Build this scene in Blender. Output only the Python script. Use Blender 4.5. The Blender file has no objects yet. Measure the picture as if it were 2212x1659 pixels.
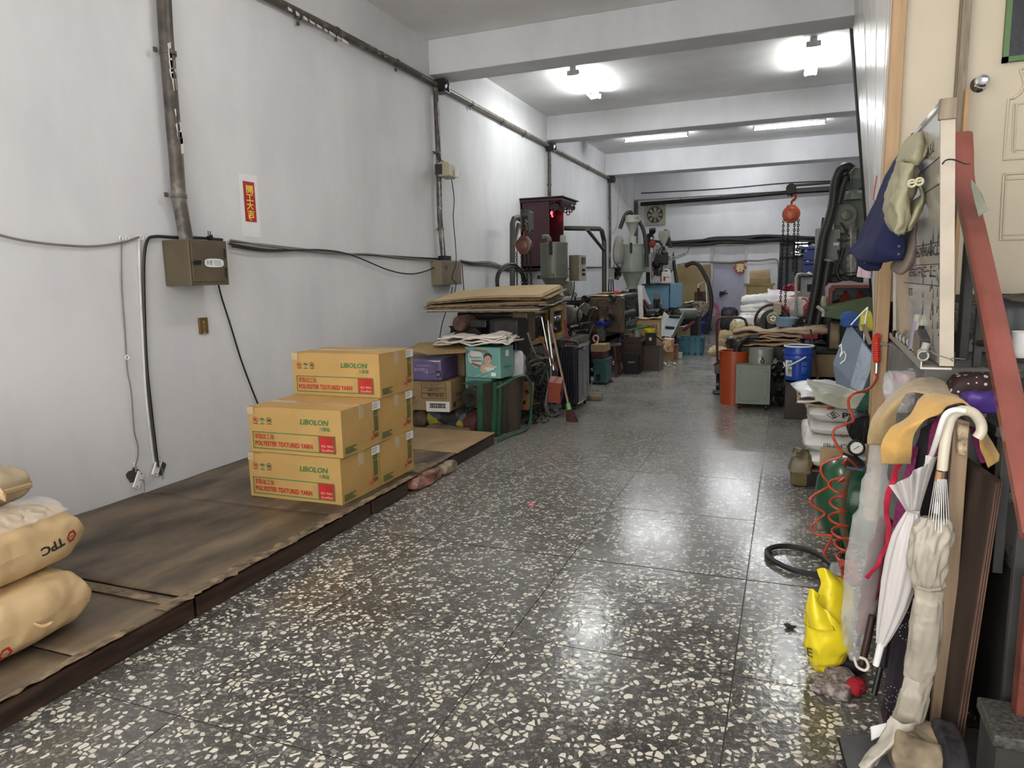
import bpy,bmesh,math,random
from mathutils import Vector,Matrix,Euler,noise
PI=math.pi
SC=bpy.context.scene
COL=SC.collection
random.seed(7)

# ------------------------------------------------------------------ camera, world, exposure
CAM_F,YAW,PITCH,ROLL,EYE=1522.0,-0.3744,0.1480,0.02255,Vector((0,0,1.5))
_f=Vector((math.sin(YAW)*math.cos(PITCH),math.cos(YAW)*math.cos(PITCH),-math.sin(PITCH)))
_r0=Vector((math.cos(YAW),-math.sin(YAW),0));_d0=_f.cross(_r0)
_r=_r0*math.cos(ROLL)+_d0*math.sin(ROLL)
_d=-_r0*math.sin(ROLL)+_d0*math.cos(ROLL)
cam_data=bpy.data.cameras.new('camera');cam=bpy.data.objects.new('camera',cam_data);COL.objects.link(cam)
cam_data.sensor_fit='HORIZONTAL';cam_data.sensor_width=36;cam_data.lens=CAM_F/2212*36
cam_data.clip_start=0.02;cam_data.clip_end=200
cam.matrix_world=Matrix(((_r.x,-_d.x,-_f.x,0),(_r.y,-_d.y,-_f.y,0),(_r.z,-_d.z,-_f.z,1.5),(0,0,0,1)))
SC.camera=cam
world=bpy.data.worlds.new('overcast_street');SC.world=world;world.use_nodes=True
_bg=world.node_tree.nodes['Background'];_bg.inputs[0].default_value=(1.0,0.985,0.96,1);_bg.inputs[1].default_value=1.5
SC.view_settings.view_transform='Standard';SC.view_settings.look='None'
SC.view_settings.exposure=1.55;SC.view_settings.gamma=1.0;SC.view_settings.use_curve_mapping=False
TUBE_POWER=27.0

def at(u,v,x=None,y=None,z=None):
 """measured photo point -> world point on the given real plane"""
 D=_r*((u-1106)/CAM_F)+_d*((v-829.5)/CAM_F)+_f
 k,val=(0,x)if x is not None else(1,y)if y is not None else(2,z)
 return EYE+D*((val-EYE[k])/D[k])
def rectY(y,u0,v0,u1,v1):
 um,vm=(u0+u1)/2,(v0+v1)/2
 return at(u0,vm,y=y).x,at(u1,vm,y=y).x,at(um,v1,y=y).z,at(um,v0,y=y).z
def rectX(x,u0,v0,u1,v1):
 um,vm=(u0+u1)/2,(v0+v1)/2
 return at(u0,vm,x=x).y,at(u1,vm,x=x).y,at(um,v1,x=x).z,at(um,v0,x=x).z

# ------------------------------------------------------------------ materials
MATS={}
def mat(name,col,rough=0.6,metal=0.0,var=0.12,scale=6.0,bump=0.12,bscale=60.0,dirt=0.0,dirtcol=(0.05,0.04,0.03),dscale=3.0,
  crumple=0.0,cscale=9.0,emit=None,estr=0,alpha=1.0,trans=0.0,stretch=None,sheen=0.0,coat=0.0,spec=0.5,sub=0.0,ior=1.45):
 if name in MATS:return MATS[name]
 m=bpy.data.materials.new(name);m.use_nodes=True;MATS[name]=m
 n,l=m.node_tree.nodes,m.node_tree.links
 b=n['Principled BSDF']
 c=(*col,1)
 b.inputs['Roughness'].default_value=rough;b.inputs['Metallic'].default_value=metal
 b.inputs['Alpha'].default_value=alpha;b.inputs['Transmission Weight'].default_value=trans
 b.inputs['Coat Weight'].default_value=coat;b.inputs['Specular IOR Level'].default_value=spec
 b.inputs['IOR'].default_value=ior
 if sheen:b.inputs['Sheen Weight'].default_value=sheen
 if emit:b.inputs['Emission Color'].default_value=(*emit,1);b.inputs['Emission Strength'].default_value=estr
 tc=n.new('ShaderNodeTexCoord');mp=n.new('ShaderNodeMapping');l.new(tc.outputs['Object'],mp.inputs[0])
 if stretch:mp.inputs['Scale'].default_value=stretch
 no=n.new('ShaderNodeTexNoise');no.inputs['Scale'].default_value=scale;no.inputs['Detail'].default_value=6
 l.new(mp.outputs[0],no.inputs[0])
 rp=n.new('ShaderNodeValToRGB');l.new(no.outputs[0],rp.inputs[0])
 rp.color_ramp.elements[0].position=0.3;rp.color_ramp.elements[1].position=0.72
 rp.color_ramp.elements[0].color=(*[max(0,k*(1-var*1.6))for k in col],1)
 rp.color_ramp.elements[1].color=(*[min(1,k*(1+var))for k in col],1)
 out=rp.outputs[0]
 if dirt>0:
  n2=n.new('ShaderNodeTexNoise');n2.inputs['Scale'].default_value=dscale;n2.inputs['Detail'].default_value=8;n2.inputs['Roughness'].default_value=0.65
  l.new(mp.outputs[0],n2.inputs[0])
  r2=n.new('ShaderNodeValToRGB');l.new(n2.outputs[0],r2.inputs[0])
  r2.color_ramp.elements[0].position=0.62-0.25*dirt;r2.color_ramp.elements[1].position=0.78
  mx=n.new('ShaderNodeMix');mx.data_type='RGBA'
  ma=n.new('ShaderNodeMath');ma.operation='MULTIPLY';ma.inputs[1].default_value=min(1,dirt+0.25)
  l.new(r2.outputs[0],ma.inputs[0]);l.new(ma.outputs[0],mx.inputs[0]);l.new(out,mx.inputs[6]);mx.inputs[7].default_value=(*dirtcol,1)
  out=mx.outputs[2]
 l.new(out,b.inputs['Base Color'])
 prev=None
 if crumple>0:
  v=n.new('ShaderNodeTexNoise');v.inputs['Scale'].default_value=cscale;v.inputs['Detail'].default_value=3;v.inputs['Distortion'].default_value=1.2
  try:v.noise_type='RIDGED_MULTIFRACTAL'
  except Exception:pass
  l.new(mp.outputs[0],v.inputs[0])
  bp=n.new('ShaderNodeBump');bp.inputs['Strength'].default_value=min(1,crumple);bp.inputs['Distance'].default_value=0.02
  l.new(v.outputs[0],bp.inputs['Height']);prev=bp
 if bump>0:
  nb=n.new('ShaderNodeTexNoise');nb.inputs['Scale'].default_value=bscale;nb.inputs['Detail'].default_value=3
  l.new(mp.outputs[0],nb.inputs[0])
  bp=n.new('ShaderNodeBump');bp.inputs['Strength'].default_value=bump;bp.inputs['Distance'].default_value=0.004
  l.new(nb.outputs[0],bp.inputs['Height'])
  if prev:l.new(prev.outputs[0],bp.inputs['Normal'])
  prev=bp
 if prev:l.new(prev.outputs[0],b.inputs['Normal'])
 return m

# ------------------------------------------------------------------ mesh builder (world coordinates unless the parent is local)
class MB:
 def __init__(s):s.v=[];s.f=[];s.m=[];s.mi=0
 def add(s,vs,fs):
  o=len(s.v);s.v+=[Vector(p)for p in vs]
  for f in fs:s.f.append([i+o for i in f]);s.m.append(s.mi)
  return s
 def box(s,x0,x1,y0,y1,z0,z1,M=None):
  vs=[Vector((x,y,z))for x in(x0,x1)for y in(y0,y1)for z in(z0,z1)]
  if M is not None:vs=[M@p for p in vs]
  return s.add(vs,[(0,1,3,2),(4,6,7,5),(0,4,5,1),(2,3,7,6),(0,2,6,4),(1,5,7,3)])
 def cbox(s,c,sz,rot=(0,0,0)):
  M=Matrix.Translation(Vector(c))@Euler(rot).to_matrix().to_4x4()
  return s.box(-sz[0]/2,sz[0]/2,-sz[1]/2,sz[1]/2,-sz[2]/2,sz[2]/2,M)
 def hexa(s,bot,top):
  """eight-corner solid from two quads"""
  return s.add(list(bot)+list(top),[(3,2,1,0),(4,5,6,7),(0,1,5,4),(1,2,6,5),(2,3,7,6),(3,0,4,7)])
 def prism(s,pts,vec):
  n=len(pts);vec=Vector(vec);P=[Vector(p)for p in pts]
  return s.add(P+[p+vec for p in P],[tuple(range(n-1,-1,-1)),tuple(range(n,2*n))]+[(i,(i+1)%n,n+(i+1)%n,n+i)for i in range(n)])
 def tube(s,pts,r,n=8,closed=False,caps=True,prof=None,sy=1.0,up=None):
  P=[Vector(p)for p in pts];k=len(P)
  R=r if isinstance(r,(list,tuple))else[r]*k
  T=[]
  for i in range(k):
   a=P[(i-1)%k]if(closed or i>0)else P[i];b=P[(i+1)%k]if(closed or i<k-1)else P[i]
   t=(b-a);T.append(t.normalized()if t.length>1e-9 else Vector((0,0,1)))
  ref=Vector(up)if up is not None else(Vector((0,0,1))if abs(T[0].z)<0.9 else Vector((1,0,0)))
  N=(ref-T[0]*ref.dot(T[0])).normalized()
  vs=[]
  for i in range(k):
   if i>0:
    N=N-T[i]*N.dot(T[i])
    N=N.normalized()if N.length>1e-6 else T[i].orthogonal().normalized()
   B=T[i].cross(N)
   for j in range(n):
    a=2*PI*j/n
    q=prof(i/(k-1)if k>1 else 0,a)if prof else 1.0
    vs.append(P[i]+(N*math.cos(a)+B*math.sin(a)*sy)*R[i]*q)
  fs=[]
  for i in range(k if closed else k-1):
   for j in range(n):
    a,b=i*n+j,i*n+(j+1)%n
    c,d=((i+1)%k)*n+(j+1)%n,((i+1)%k)*n+j
    fs.append((a,b,c,d))
  if caps and not closed:fs+=[tuple(range(n-1,-1,-1)),tuple(range((k-1)*n,k*n))]
  return s.add(vs,fs)
 def cyl(s,p0,p1,r,r1=None,n=16,caps=True):return s.tube([p0,p1],[r,r if r1 is None else r1],n,caps=caps)
 def lathe(s,prof,c=(0,0,0),n=24,axis=None,sx=1,sy=1,caps=True):
  c=Vector(c);q=Vector((0,0,1)).rotation_difference(Vector(axis))if axis else None
  vs=[]
  for r,z in prof:
   for j in range(n):
    a=2*PI*j/n;p=Vector((r*math.cos(a)*sx,r*math.sin(a)*sy,z))
    if q:p=q@p
    vs.append(p+c)
  fs=[]
  for i in range(len(prof)-1):
   for j in range(n):fs.append((i*n+j,i*n+(j+1)%n,(i+1)*n+(j+1)%n,(i+1)*n+j))
  if caps and prof[0][0]>1e-4:fs.append(tuple(range(n-1,-1,-1)))
  if caps and prof[-1][0]>1e-4:fs.append(tuple(range((len(prof)-1)*n,len(prof)*n)))
  return s.add(vs,fs)
 def torus(s,c,R,r,axis=(0,0,1),n=24,m=8,a0=0,a1=2*PI):
  q=Vector((0,0,1)).rotation_difference(Vector(axis));full=abs(a1-a0-2*PI)<1e-6
  k=n if full else n+1
  return s.tube([Vector(c)+q@Vector((R*math.cos(a0+(a1-a0)*i/n),R*math.sin(a0+(a1-a0)*i/n),0))for i in range(k)],r,m,closed=full,up=q@Vector((0,0,1)))
 def sphere(s,c,r,n=12,sc=(1,1,1)):
  return s.add_l([(math.sin(PI*i/(n//2))*r,-math.cos(PI*i/(n//2))*r)for i in range(n//2+1)],c,n,sc)
 def add_l(s,prof,c,n,sc):
  o=len(s.v);s.lathe(prof,(0,0,0),n)
  for i in range(o,len(s.v)):p=s.v[i];s.v[i]=Vector((p.x*sc[0],p.y*sc[1],p.z*sc[2]))+Vector(c)
  return s
 def grid(s,fn,nu,nv,closeu=False):
  vs=[fn(i/nu,j/nv)for j in range(nv+1)for i in range(nu if closeu else nu+1)]
  w=nu if closeu else nu+1
  fs=[(j*w+i,j*w+(i+1)%w,(j+1)*w+(i+1)%w,(j+1)*w+i)for j in range(nv)for i in range(nu)]
  return s.add(vs,fs)
 def jitter(s,amp,scale,seed=0):
  for i,p in enumerate(s.v):s.v[i]=p+noise.noise_vector(p*scale+Vector((seed*3.7,seed,1.3)))*amp
  return s

PM={}
def T(name,label,cat,loc=(0,0,0),group=None,rz=0,kind=None):
 o=bpy.data.objects.new(name,None);COL.objects.link(o);o.empty_display_size=0.1
 o.location=loc;o.rotation_euler=(0,0,rz)
 PM[o]=Matrix.Translation(Vector(loc))@Matrix.Rotation(rz,4,'Z')
 if kind=='structure':o['kind']=kind
 if label:o['label']=label
 if cat:o['category']=cat
 if group:o['group']=group
 return o
def tag(o,label=None,cat=None,group=None,kind=None):
 if label:o['label']=label
 if cat:o['category']=cat
 if group:o['group']=group
 if kind:o['kind']=kind
 return o
def part(name,mb,m,parent=None,smooth=False,bev=0,solid=0,subs=0,label=None,cat=None,group=None,kind=None,local=False,origin=None,autos=40):
 me=bpy.data.meshes.new(name)
 vs=mb.v
 if parent is not None and not local:
  inv=PM[parent].inverted();vs=[inv@p for p in vs]
 off=Vector((0,0,0))
 if parent is None and vs:
  lo=Vector([min(p[k]for p in vs)for k in range(3)]);hi=Vector([max(p[k]for p in vs)for k in range(3)])
  off=Vector(((lo.x+hi.x)/2,(lo.y+hi.y)/2,lo.z))if origin is None else Vector(origin)
  vs=[p-off for p in vs]
 me.from_pydata([tuple(p)for p in vs],[],mb.f)
 ms=m if isinstance(m,(list,tuple))else[m]
 for q in ms:me.materials.append(q)
 for p,k in zip(me.polygons,mb.m):p.material_index=min(k,len(ms)-1)
 bm=bmesh.new();bm.from_mesh(me);bmesh.ops.recalc_face_normals(bm,faces=bm.faces)
 if smooth:
  for f in bm.faces:f.smooth=True
  lim=math.radians(autos)
  for e in bm.edges:
   if len(e.link_faces)==2 and e.calc_face_angle(0)>lim:e.smooth=False
 bm.to_mesh(me);bm.free()
 o=bpy.data.objects.new(name,me);COL.objects.link(o)
 o.parent=parent;o.location=off
 PM[o]=(PM[parent]if parent is not None else Matrix.Translation(off)).copy()
 if subs:q=o.modifiers.new('s','SUBSURF');q.levels=q.render_levels=subs
 if solid:q=o.modifiers.new('t','SOLIDIFY');q.thickness=solid;q.offset=0
 if bev:q=o.modifiers.new('b','BEVEL');q.width=bev;q.segments=2;q.limit_method='ANGLE'
 return tag(o,label,cat,group,kind)
def dup(root,loc=None,rz=None,label=None,group=None):
 def cp(o,par):
  c=o.copy();COL.objects.link(c);c.parent=par
  for ch in list(o.children):cp(ch,c)
  return c
 r=cp(root,root.parent)
 if loc is not None:r.location=loc
 if rz is not None:r.rotation_euler=(0,0,rz)
 if label:r['label']=label
 if group:r['group']=group
 PM[r]=Matrix.Translation(r.location)@Matrix.Rotation(r.rotation_euler.z,4,'Z')
 return r
def text(name,s,loc,xd,yd,h,m,parent=None,align='LEFT',wid=None,ext=0.0006,label=None,bold=0,shear=0.0):
 """flat print: lettering standing on the plane spanned by xd (reading direction) and yd (up)"""
 cu=bpy.data.curves.new(name,'FONT');cu.body=s;cu.size=1;cu.align_x=align;cu.extrude=0;cu.resolution_u=2;cu.offset=bold;cu.shear=shear
 o=bpy.data.objects.new(name,cu);COL.objects.link(o)
 dg=bpy.context.evaluated_depsgraph_get();me=bpy.data.meshes.new_from_object(o.evaluated_get(dg))
 COL.objects.unlink(o);bpy.data.objects.remove(o)
 xs=[v.co.x for v in me.vertices];
 if not xs:return None
 xd=Vector(xd).normalized();yd=Vector(yd).normalized();zd=xd.cross(yd).normalized()
 cap=0.72;k=h/cap;kx=k if wid is None else wid/max(1e-6,(max(xs)-min(xs)))
 mb=MB();mb.add([Vector(loc)+xd*(v.co.x*kx)+yd*(v.co.y*k)+zd*ext for v in me.vertices],[list(p.vertices)for p in me.polygons])
 bpy.data.meshes.remove(me)
 return part(name,mb,m,parent,label=label)
def cr(P,t):
 """Catmull-Rom through control points"""
 k=len(P)-1;i=min(int(t*k),k-1);f=t*k-i
 p0,p1,p2,p3=P[max(i-1,0)],P[i],P[i+1],P[min(i+2,k)]
 return 0.5*((2*p1)+(p2-p0)*f+(2*p0-5*p1+4*p2-p3)*f*f+(3*p1-p0-3*p2+p3)*f**3)
def curve(pts,n=6):
 P=[Vector(p)for p in pts];N=n*(len(P)-1)
 return[cr(P,i/N)for i in range(N+1)]
def drape(name,rows,m,parent=None,nu=20,nv=20,amp=0.006,sc=9,seed=1,solid=0.004,ridge=None,**kw):
 """cloth or film through a grid of control points, with folds"""
 R=[[Vector(p)for p in r]for r in rows]
 def fn(u,v):
  p=cr([cr(r,u)for r in R],v)
  q=noise.noise_vector(p*sc+Vector((seed*5.1,seed,0)))*amp+noise.noise_vector(p*sc*2.7+Vector((seed,2,0)))*amp*0.45
  return p+q
 mb=MB().grid(fn,nu,nv)
 return part(name,mb,m,parent,smooth=True,solid=solid,autos=80,**kw)
def crate_sack(c,L,W,H,seed=0,amp=0.012,rz=0,tilt=(0,0),pinch=0.75,nu=26,nv=16,sc=7):
 """a filled sack: a pillow with pinched ends"""
 mb=MB();M=Matrix.Translation(Vector(c))@Euler((tilt[0],tilt[1],rz)).to_matrix().to_4x4()
 def surf(sg):
  def fn(u,v):
   x,y=[math.copysign(1-(1-min(1,abs(k*2-1)))**1.7,k-.5)for k in(u,v)]
   e=(1-abs(x)**(11-6*pinch))**.36*(1-abs(y)**6)**.38
   edge=max(abs(x),abs(y))
   h=H*0.5*max(0.02,e)if edge<0.999 else 0.004
   wq=1-0.05*abs(x)**3
   p=Vector((x*L/2*(1-0.03*abs(y)**3),y*W/2*wq,sg*h*(1.0 if sg>0 else 0.97)+H/2))
   q=noise.noise_vector(p*sc+Vector((seed*7.3,sg,seed)))*amp+noise.noise_vector(p*sc*3+Vector((seed,5,1)))*amp*0.4;rd=1-abs(noise.noise(p*sc*1.6+Vector((seed,1,7))))*3;q=q+Vector((0,0,sg*amp*.55))*max(0,rd)
   if sg<0 and h>0.1*H:q.z*=0.2
   return M@(p+q*(1 if edge<0.999 else 0.6))
  return fn
 o=len(mb.v);mb.grid(surf(1),nu,nv);mb.grid(surf(-1),nu,nv)
 # weld rim
 w=nu+1;k=w*(nv+1)
 for j in range(nv+1):
  for i in range(nu+1):
   if i in(0,nu)or j in(0,nv):
    a,b=o+j*w+i,o+k+j*w+i;p=(mb.v[a]+mb.v[b])/2;mb.v[a]=p;mb.v[b]=p.copy()
 return mb
def flat_sack(c,L,W,th=0.012,rz=0,seed=0,amp=0.012,sag=0.0,nu=18,nv=10,sc=5,tilt=(0,0)):
 M=Matrix.Translation(Vector(c))@Euler((tilt[0],tilt[1],rz)).to_matrix().to_4x4()
 def fn(u,v):
  x,y=(u-.5)*L,(v-.5)*W
  z=noise.noise(Vector((x*sc+seed*3.1,y*sc,seed)))*amp*1.6+noise.noise(Vector((x*sc*3,y*sc*3+seed,2)))*amp*.5-sag*max(0,abs(u-.5)*2-.55)**2
  e=noise.noise(Vector((x*9,y*9,seed+9)))*0.012
  return M@Vector((x+e,y+e,z))
 return MB().grid(fn,nu,nv)
def chain(p0,p1,link=0.035,r=0.004,mbs=None):
 mb=mbs or MB();p0,p1=Vector(p0),Vector(p1);d=(p1-p0);n=max(2,int(d.length/(link*.75)))
 for i in range(n):
  c=p0+d*((i+.5)/n);ax=Vector((1,0,0))if i%2 else Vector((0,1,0));q=ax.cross(d.normalized())
  pts=[c+d.normalized()*(math.cos(a)*link/2)+q*(math.sin(a)*link*.28)for a in[2*PI*j/8 for j in range(8)]]
  mb.tube(pts,r,4,closed=True,up=ax)
 return mb
# ------------------------------------------------------------------ shared materials
def plaster(name,col,tint,streak=0.5):
 m=mat(name,col,rough=0.85,var=0.02,bump=0.0);n,l=m.node_tree.nodes,m.node_tree.links;b=n['Principled BSDF']
 g=n.new('ShaderNodeNewGeometry');mp=n.new('ShaderNodeMapping');l.new(g.outputs['Position'],mp.inputs[0]);mp.inputs['Scale'].default_value=(1,1,0.45)
 a=n.new('ShaderNodeTexNoise');a.inputs['Scale'].default_value=1.3;a.inputs['Detail'].default_value=9;a.inputs['Roughness'].default_value=0.6;l.new(mp.outputs[0],a.inputs[0])
 r=n.new('ShaderNodeValToRGB');l.new(a.outputs[0],r.inputs[0]);r.color_ramp.elements[0].position=.38;r.color_ramp.elements[1].position=.62
 r.color_ramp.elements[0].color=(*tint,1);r.color_ramp.elements[1].color=(*col,1)
 a2=n.new('ShaderNodeTexNoise');a2.inputs['Scale'].default_value=7;a2.inputs['Detail'].default_value=8;a2.inputs['Roughness'].default_value=.7;l.new(g.outputs['Position'],a2.inputs[0])
 r2=n.new('ShaderNodeValToRGB');l.new(a2.outputs[0],r2.inputs[0]);r2.color_ramp.elements[0].position=.66;r2.color_ramp.elements[1].position=.80
 mx=n.new('ShaderNodeMix');mx.data_type='RGBA';ma=n.new('ShaderNodeMath');ma.operation='MULTIPLY';ma.inputs[1].default_value=.45*streak
 l.new(r2.outputs[0],ma.inputs[0]);l.new(ma.outputs[0],mx.inputs[0]);l.new(r.outputs[0],mx.inputs[6]);mx.inputs[7].default_value=(*[k*.62 for k in tint],1)
 l.new(mx.outputs[2],b.inputs['Base Color'])
 bp=n.new('ShaderNodeBump');bp.inputs['Strength'].default_value=.25;bp.inputs['Distance'].default_value=.02;l.new(a.outputs[0],bp.inputs['Height'])
 bp2=n.new('ShaderNodeBump');bp2.inputs['Strength'].default_value=.12;bp2.inputs['Distance'].default_value=.004
 a3=n.new('ShaderNodeTexNoise');a3.inputs['Scale'].default_value=40;l.new(g.outputs['Position'],a3.inputs[0]);l.new(a3.outputs[0],bp2.inputs['Height']);l.new(bp.outputs[0],bp2.inputs['Normal'])
 l.new(bp2.outputs[0],b.inputs['Normal']);return m
M_wall=plaster('white_plaster',(0.69,0.69,0.70),(0.60,0.60,0.615),.5)
M_ceil=plaster('ceiling_plaster',(0.80,0.79,0.78),(0.72,0.71,0.705),.6)
def terrazzo():
 m=mat('terrazzo',(0.07,0.065,0.06),rough=0.2,bump=0);n,l=m.node_tree.nodes,m.node_tree.links;b=n['Principled BSDF']
 g=n.new('ShaderNodeNewGeometry')
 no=n.new('ShaderNodeTexNoise');no.inputs['Scale'].default_value=30;no.inputs['Detail'].default_value=1;l.new(g.outputs['Position'],no.inputs[0])
 mixv=n.new('ShaderNodeVectorMath');mixv.operation='MULTIPLY_ADD';mixv.inputs[1].default_value=(.022,.022,0);l.new(no.outputs['Color'],mixv.inputs[0]);l.new(g.outputs['Position'],mixv.inputs[2])
 def layer(scale,th,sel,col0,col1,prev):
  v=n.new('ShaderNodeTexVoronoi');v.voronoi_dimensions='2D';v.inputs['Scale'].default_value=scale;l.new(mixv.outputs[0],v.inputs['Vector'])
  e=n.new('ShaderNodeTexVoronoi');e.voronoi_dimensions='2D';e.feature='DISTANCE_TO_EDGE';e.inputs['Scale'].default_value=scale;l.new(mixv.outputs[0],e.inputs['Vector'])
  s=n.new('ShaderNodeSeparateColor');l.new(v.outputs['Color'],s.inputs[0])
  # chips vary in size: edge distance against a random threshold per cell
  tr=n.new('ShaderNodeMath');tr.operation='MULTIPLY_ADD';tr.inputs[1].default_value=.22;tr.inputs[2].default_value=th;l.new(s.outputs[1],tr.inputs[0])
  gt=n.new('ShaderNodeMath');gt.operation='GREATER_THAN';l.new(e.outputs['Distance'],gt.inputs[0]);l.new(tr.outputs[0],gt.inputs[1])
  se=n.new('ShaderNodeMath');se.operation='LESS_THAN';se.inputs[1].default_value=sel;l.new(s.outputs[0],se.inputs[0])
  mu=n.new('ShaderNodeMath');mu.operation='MULTIPLY';l.new(gt.outputs[0],mu.inputs[0]);l.new(se.outputs[0],mu.inputs[1])
  cm=n.new('ShaderNodeMix');cm.data_type='RGBA';l.new(s.outputs[2],cm.inputs[0]);cm.inputs[6].default_value=(*col0,1);cm.inputs[7].default_value=(*col1,1)
  mx=n.new('ShaderNodeMix');mx.data_type='RGBA';l.new(mu.outputs[0],mx.inputs[0]);mx.inputs[7].default_value=(1,1,1,1)
  if prev is None:mx.inputs[6].default_value=(.040,.036,.030,1)
  else:l.new(prev,mx.inputs[6])
  l.new(cm.outputs[2],mx.inputs[7]);return mx.outputs[2]
 a=layer(95,.06,.5,(.06,.06,.058),(.15,.14,.125),None)
 a=layer(50,.08,.45,(.07,.07,.075),(.30,.275,.22),a)
 a=layer(39,.09,.42,(.62,.57,.46),(.82,.77,.65),a)
 # random traffic grime; far floor also paled, its grazing sheen put into the colour
 d=n.new('ShaderNodeTexNoise');d.inputs['Scale'].default_value=1.1;d.inputs['Detail'].default_value=10;d.inputs['Roughness'].default_value=.68;l.new(g.outputs['Position'],d.inputs[0])
 r=n.new('ShaderNodeValToRGB');l.new(d.outputs[0],r.inputs[0]);r.color_ramp.elements[0].position=.36;r.color_ramp.elements[1].position=.68
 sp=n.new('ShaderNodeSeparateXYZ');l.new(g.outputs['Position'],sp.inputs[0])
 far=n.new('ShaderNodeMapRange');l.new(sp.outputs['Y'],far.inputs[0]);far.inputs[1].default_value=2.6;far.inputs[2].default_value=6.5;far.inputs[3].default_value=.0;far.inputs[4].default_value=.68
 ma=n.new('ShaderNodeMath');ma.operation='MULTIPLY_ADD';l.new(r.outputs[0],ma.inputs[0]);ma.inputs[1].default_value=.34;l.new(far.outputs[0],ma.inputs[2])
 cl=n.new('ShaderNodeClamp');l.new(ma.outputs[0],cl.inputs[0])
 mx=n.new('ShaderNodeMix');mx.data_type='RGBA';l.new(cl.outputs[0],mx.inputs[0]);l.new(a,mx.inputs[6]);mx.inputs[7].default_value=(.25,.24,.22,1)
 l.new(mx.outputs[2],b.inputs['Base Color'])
 rr=n.new('ShaderNodeMapRange');l.new(d.outputs[0],rr.inputs[0]);rr.inputs[1].default_value=.3;rr.inputs[2].default_value=.7;rr.inputs[3].default_value=.10;rr.inputs[4].default_value=.27
 l.new(rr.outputs[0],b.inputs['Roughness'])
 nb=n.new('ShaderNodeTexNoise');nb.inputs['Scale'].default_value=30;nb.inputs['Detail'].default_value=3;l.new(g.outputs['Position'],nb.inputs[0])
 bp=n.new('ShaderNodeBump');bp.inputs['Strength'].default_value=.35;bp.inputs['Distance'].default_value=.004;l.new(nb.outputs[0],bp.inputs['Height'])
 l.new(bp.outputs[0],b.inputs['Normal']);b.inputs['Specular IOR Level'].default_value=.5
 return m
M_terr=terrazzo()
M_grout=mat('dark_divider',(0.03,0.027,0.022),rough=.6)
M_conc=mat('concrete',(0.16,0.155,0.145),rough=.8,var=.15,scale=9,dirt=.4,bump=.3,bscale=40)
M_chip=mat('stair_terrazzo',(0.15,0.14,0.125),rough=.55,var=.55,scale=90,dirt=.3,bump=.2)
M_dark=mat('dark_iron',(0.013,0.012,0.011),rough=.5,metal=.3,var=.4,dirt=.3,dirtcol=(.035,.025,.018),bump=.2)
M_greasy=mat('greasy_machine_grey',(0.026,0.026,0.023),rough=.42,metal=.3,var=.5,scale=8,dirt=.5,dirtcol=(.025,.02,.015),bump=.3,bscale=25)
M_brass=mat('zinc_strip',(0.10,.09,.07),rough=.45)
M_beige=mat('beige_painted_board',(0.53,0.46,0.345),rough=.6,var=.04,scale=2.2,dirt=.12,dirtcol=(.36,.29,.2),bump=.08,bscale=200)
M_post=mat('brown_wood_post',(0.42,0.27,0.14),rough=.55,var=.12,scale=5,stretch=(6,6,.5),bump=.1)
M_frame=mat('dirty_frame',(0.23,0.18,0.12),rough=.55,var=.3,scale=9,dirt=.3,stretch=(5,5,.6))
M_black=mat('black_plastic',(0.012,0.012,0.014),rough=.35,var=.3)
M_steel=mat('steel',(0.55,0.55,0.55),rough=.28,metal=1,var=.1)
M_chrome=mat('chrome',(0.8,0.8,0.82),rough=.08,metal=1,var=.02,bump=0)
M_wire=mat('black_cable',(0.015,0.014,0.014),rough=.5)
M_wireg=mat('grey_cable',(0.2,0.185,0.165),rough=.6)
M_kraft=mat('carton_kraft',(0.47,0.29,0.095),rough=.7,var=.07,scale=3.5,dirt=.12,dirtcol=(.30,.19,.085),bump=.08,bscale=140)
M_kraft2=mat('dull_kraft',(0.36,0.25,0.13),rough=.75,var=.12,scale=4,dirt=.3,dirtcol=(.16,.11,.06),bump=.1)
M_white=mat('white_paper',(0.78,0.77,0.74),rough=.6,var=.04)
M_green=mat('green_ink',(0.03,0.19,0.05),rough=.7,bump=0)
M_dkgreen=mat('dark_green_ink',(0.03,0.10,0.03),rough=.7,bump=0)
M_red=mat('red_ink',(0.45,0.02,0.015),rough=.6,bump=0)
M_ink=mat('black_ink',(0.02,0.02,0.02),rough=.7,bump=0)

RX=1.95 # inner face of the right wall
BY=20.0 # back wall
CZ=4.31
# floor: a slab and its terrazzo panels, divided by metal strips
fl=part('floor',MB().box(-4.3,RX+.2,-2.2,BY+1.6,-.12,-.0012),M_grout,kind='structure',origin=(0,0,0))
PW=.9065;gx=[-4.07]+[-1.055+PW*k for k in range(-3,4)if-4.05<-1.055+PW*k<RX]+[RX]
gy=[1.72-PW*4+.9*k for k in range(0,26)]
pm={}
for i in range(len(gx)-1):
 for j in range(len(gy)-1):
  w,h=gx[i+1]-gx[i],gy[j+1]-gy[j];k=round(w,3)
  g2=.0055
  if k not in pm:
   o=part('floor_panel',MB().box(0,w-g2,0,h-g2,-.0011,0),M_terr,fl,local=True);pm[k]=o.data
  else:
   o=bpy.data.objects.new('floor_panel',pm[k]);COL.objects.link(o);o.parent=fl
  o.location=(gx[i]+g2/2,gy[j]+g2/2,0)
part('floor_groove',MB().box(-2.47,.45,3.4905,3.4995,0,.0004),M_grout,fl)
part('floor_groove',MB().box(-2.2,.2,7.79,7.798,0,.0004),M_grout,fl)
part('floor_border',MB().box(.33,RX,1.0,2.52,0,.003),M_conc,fl)

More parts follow.
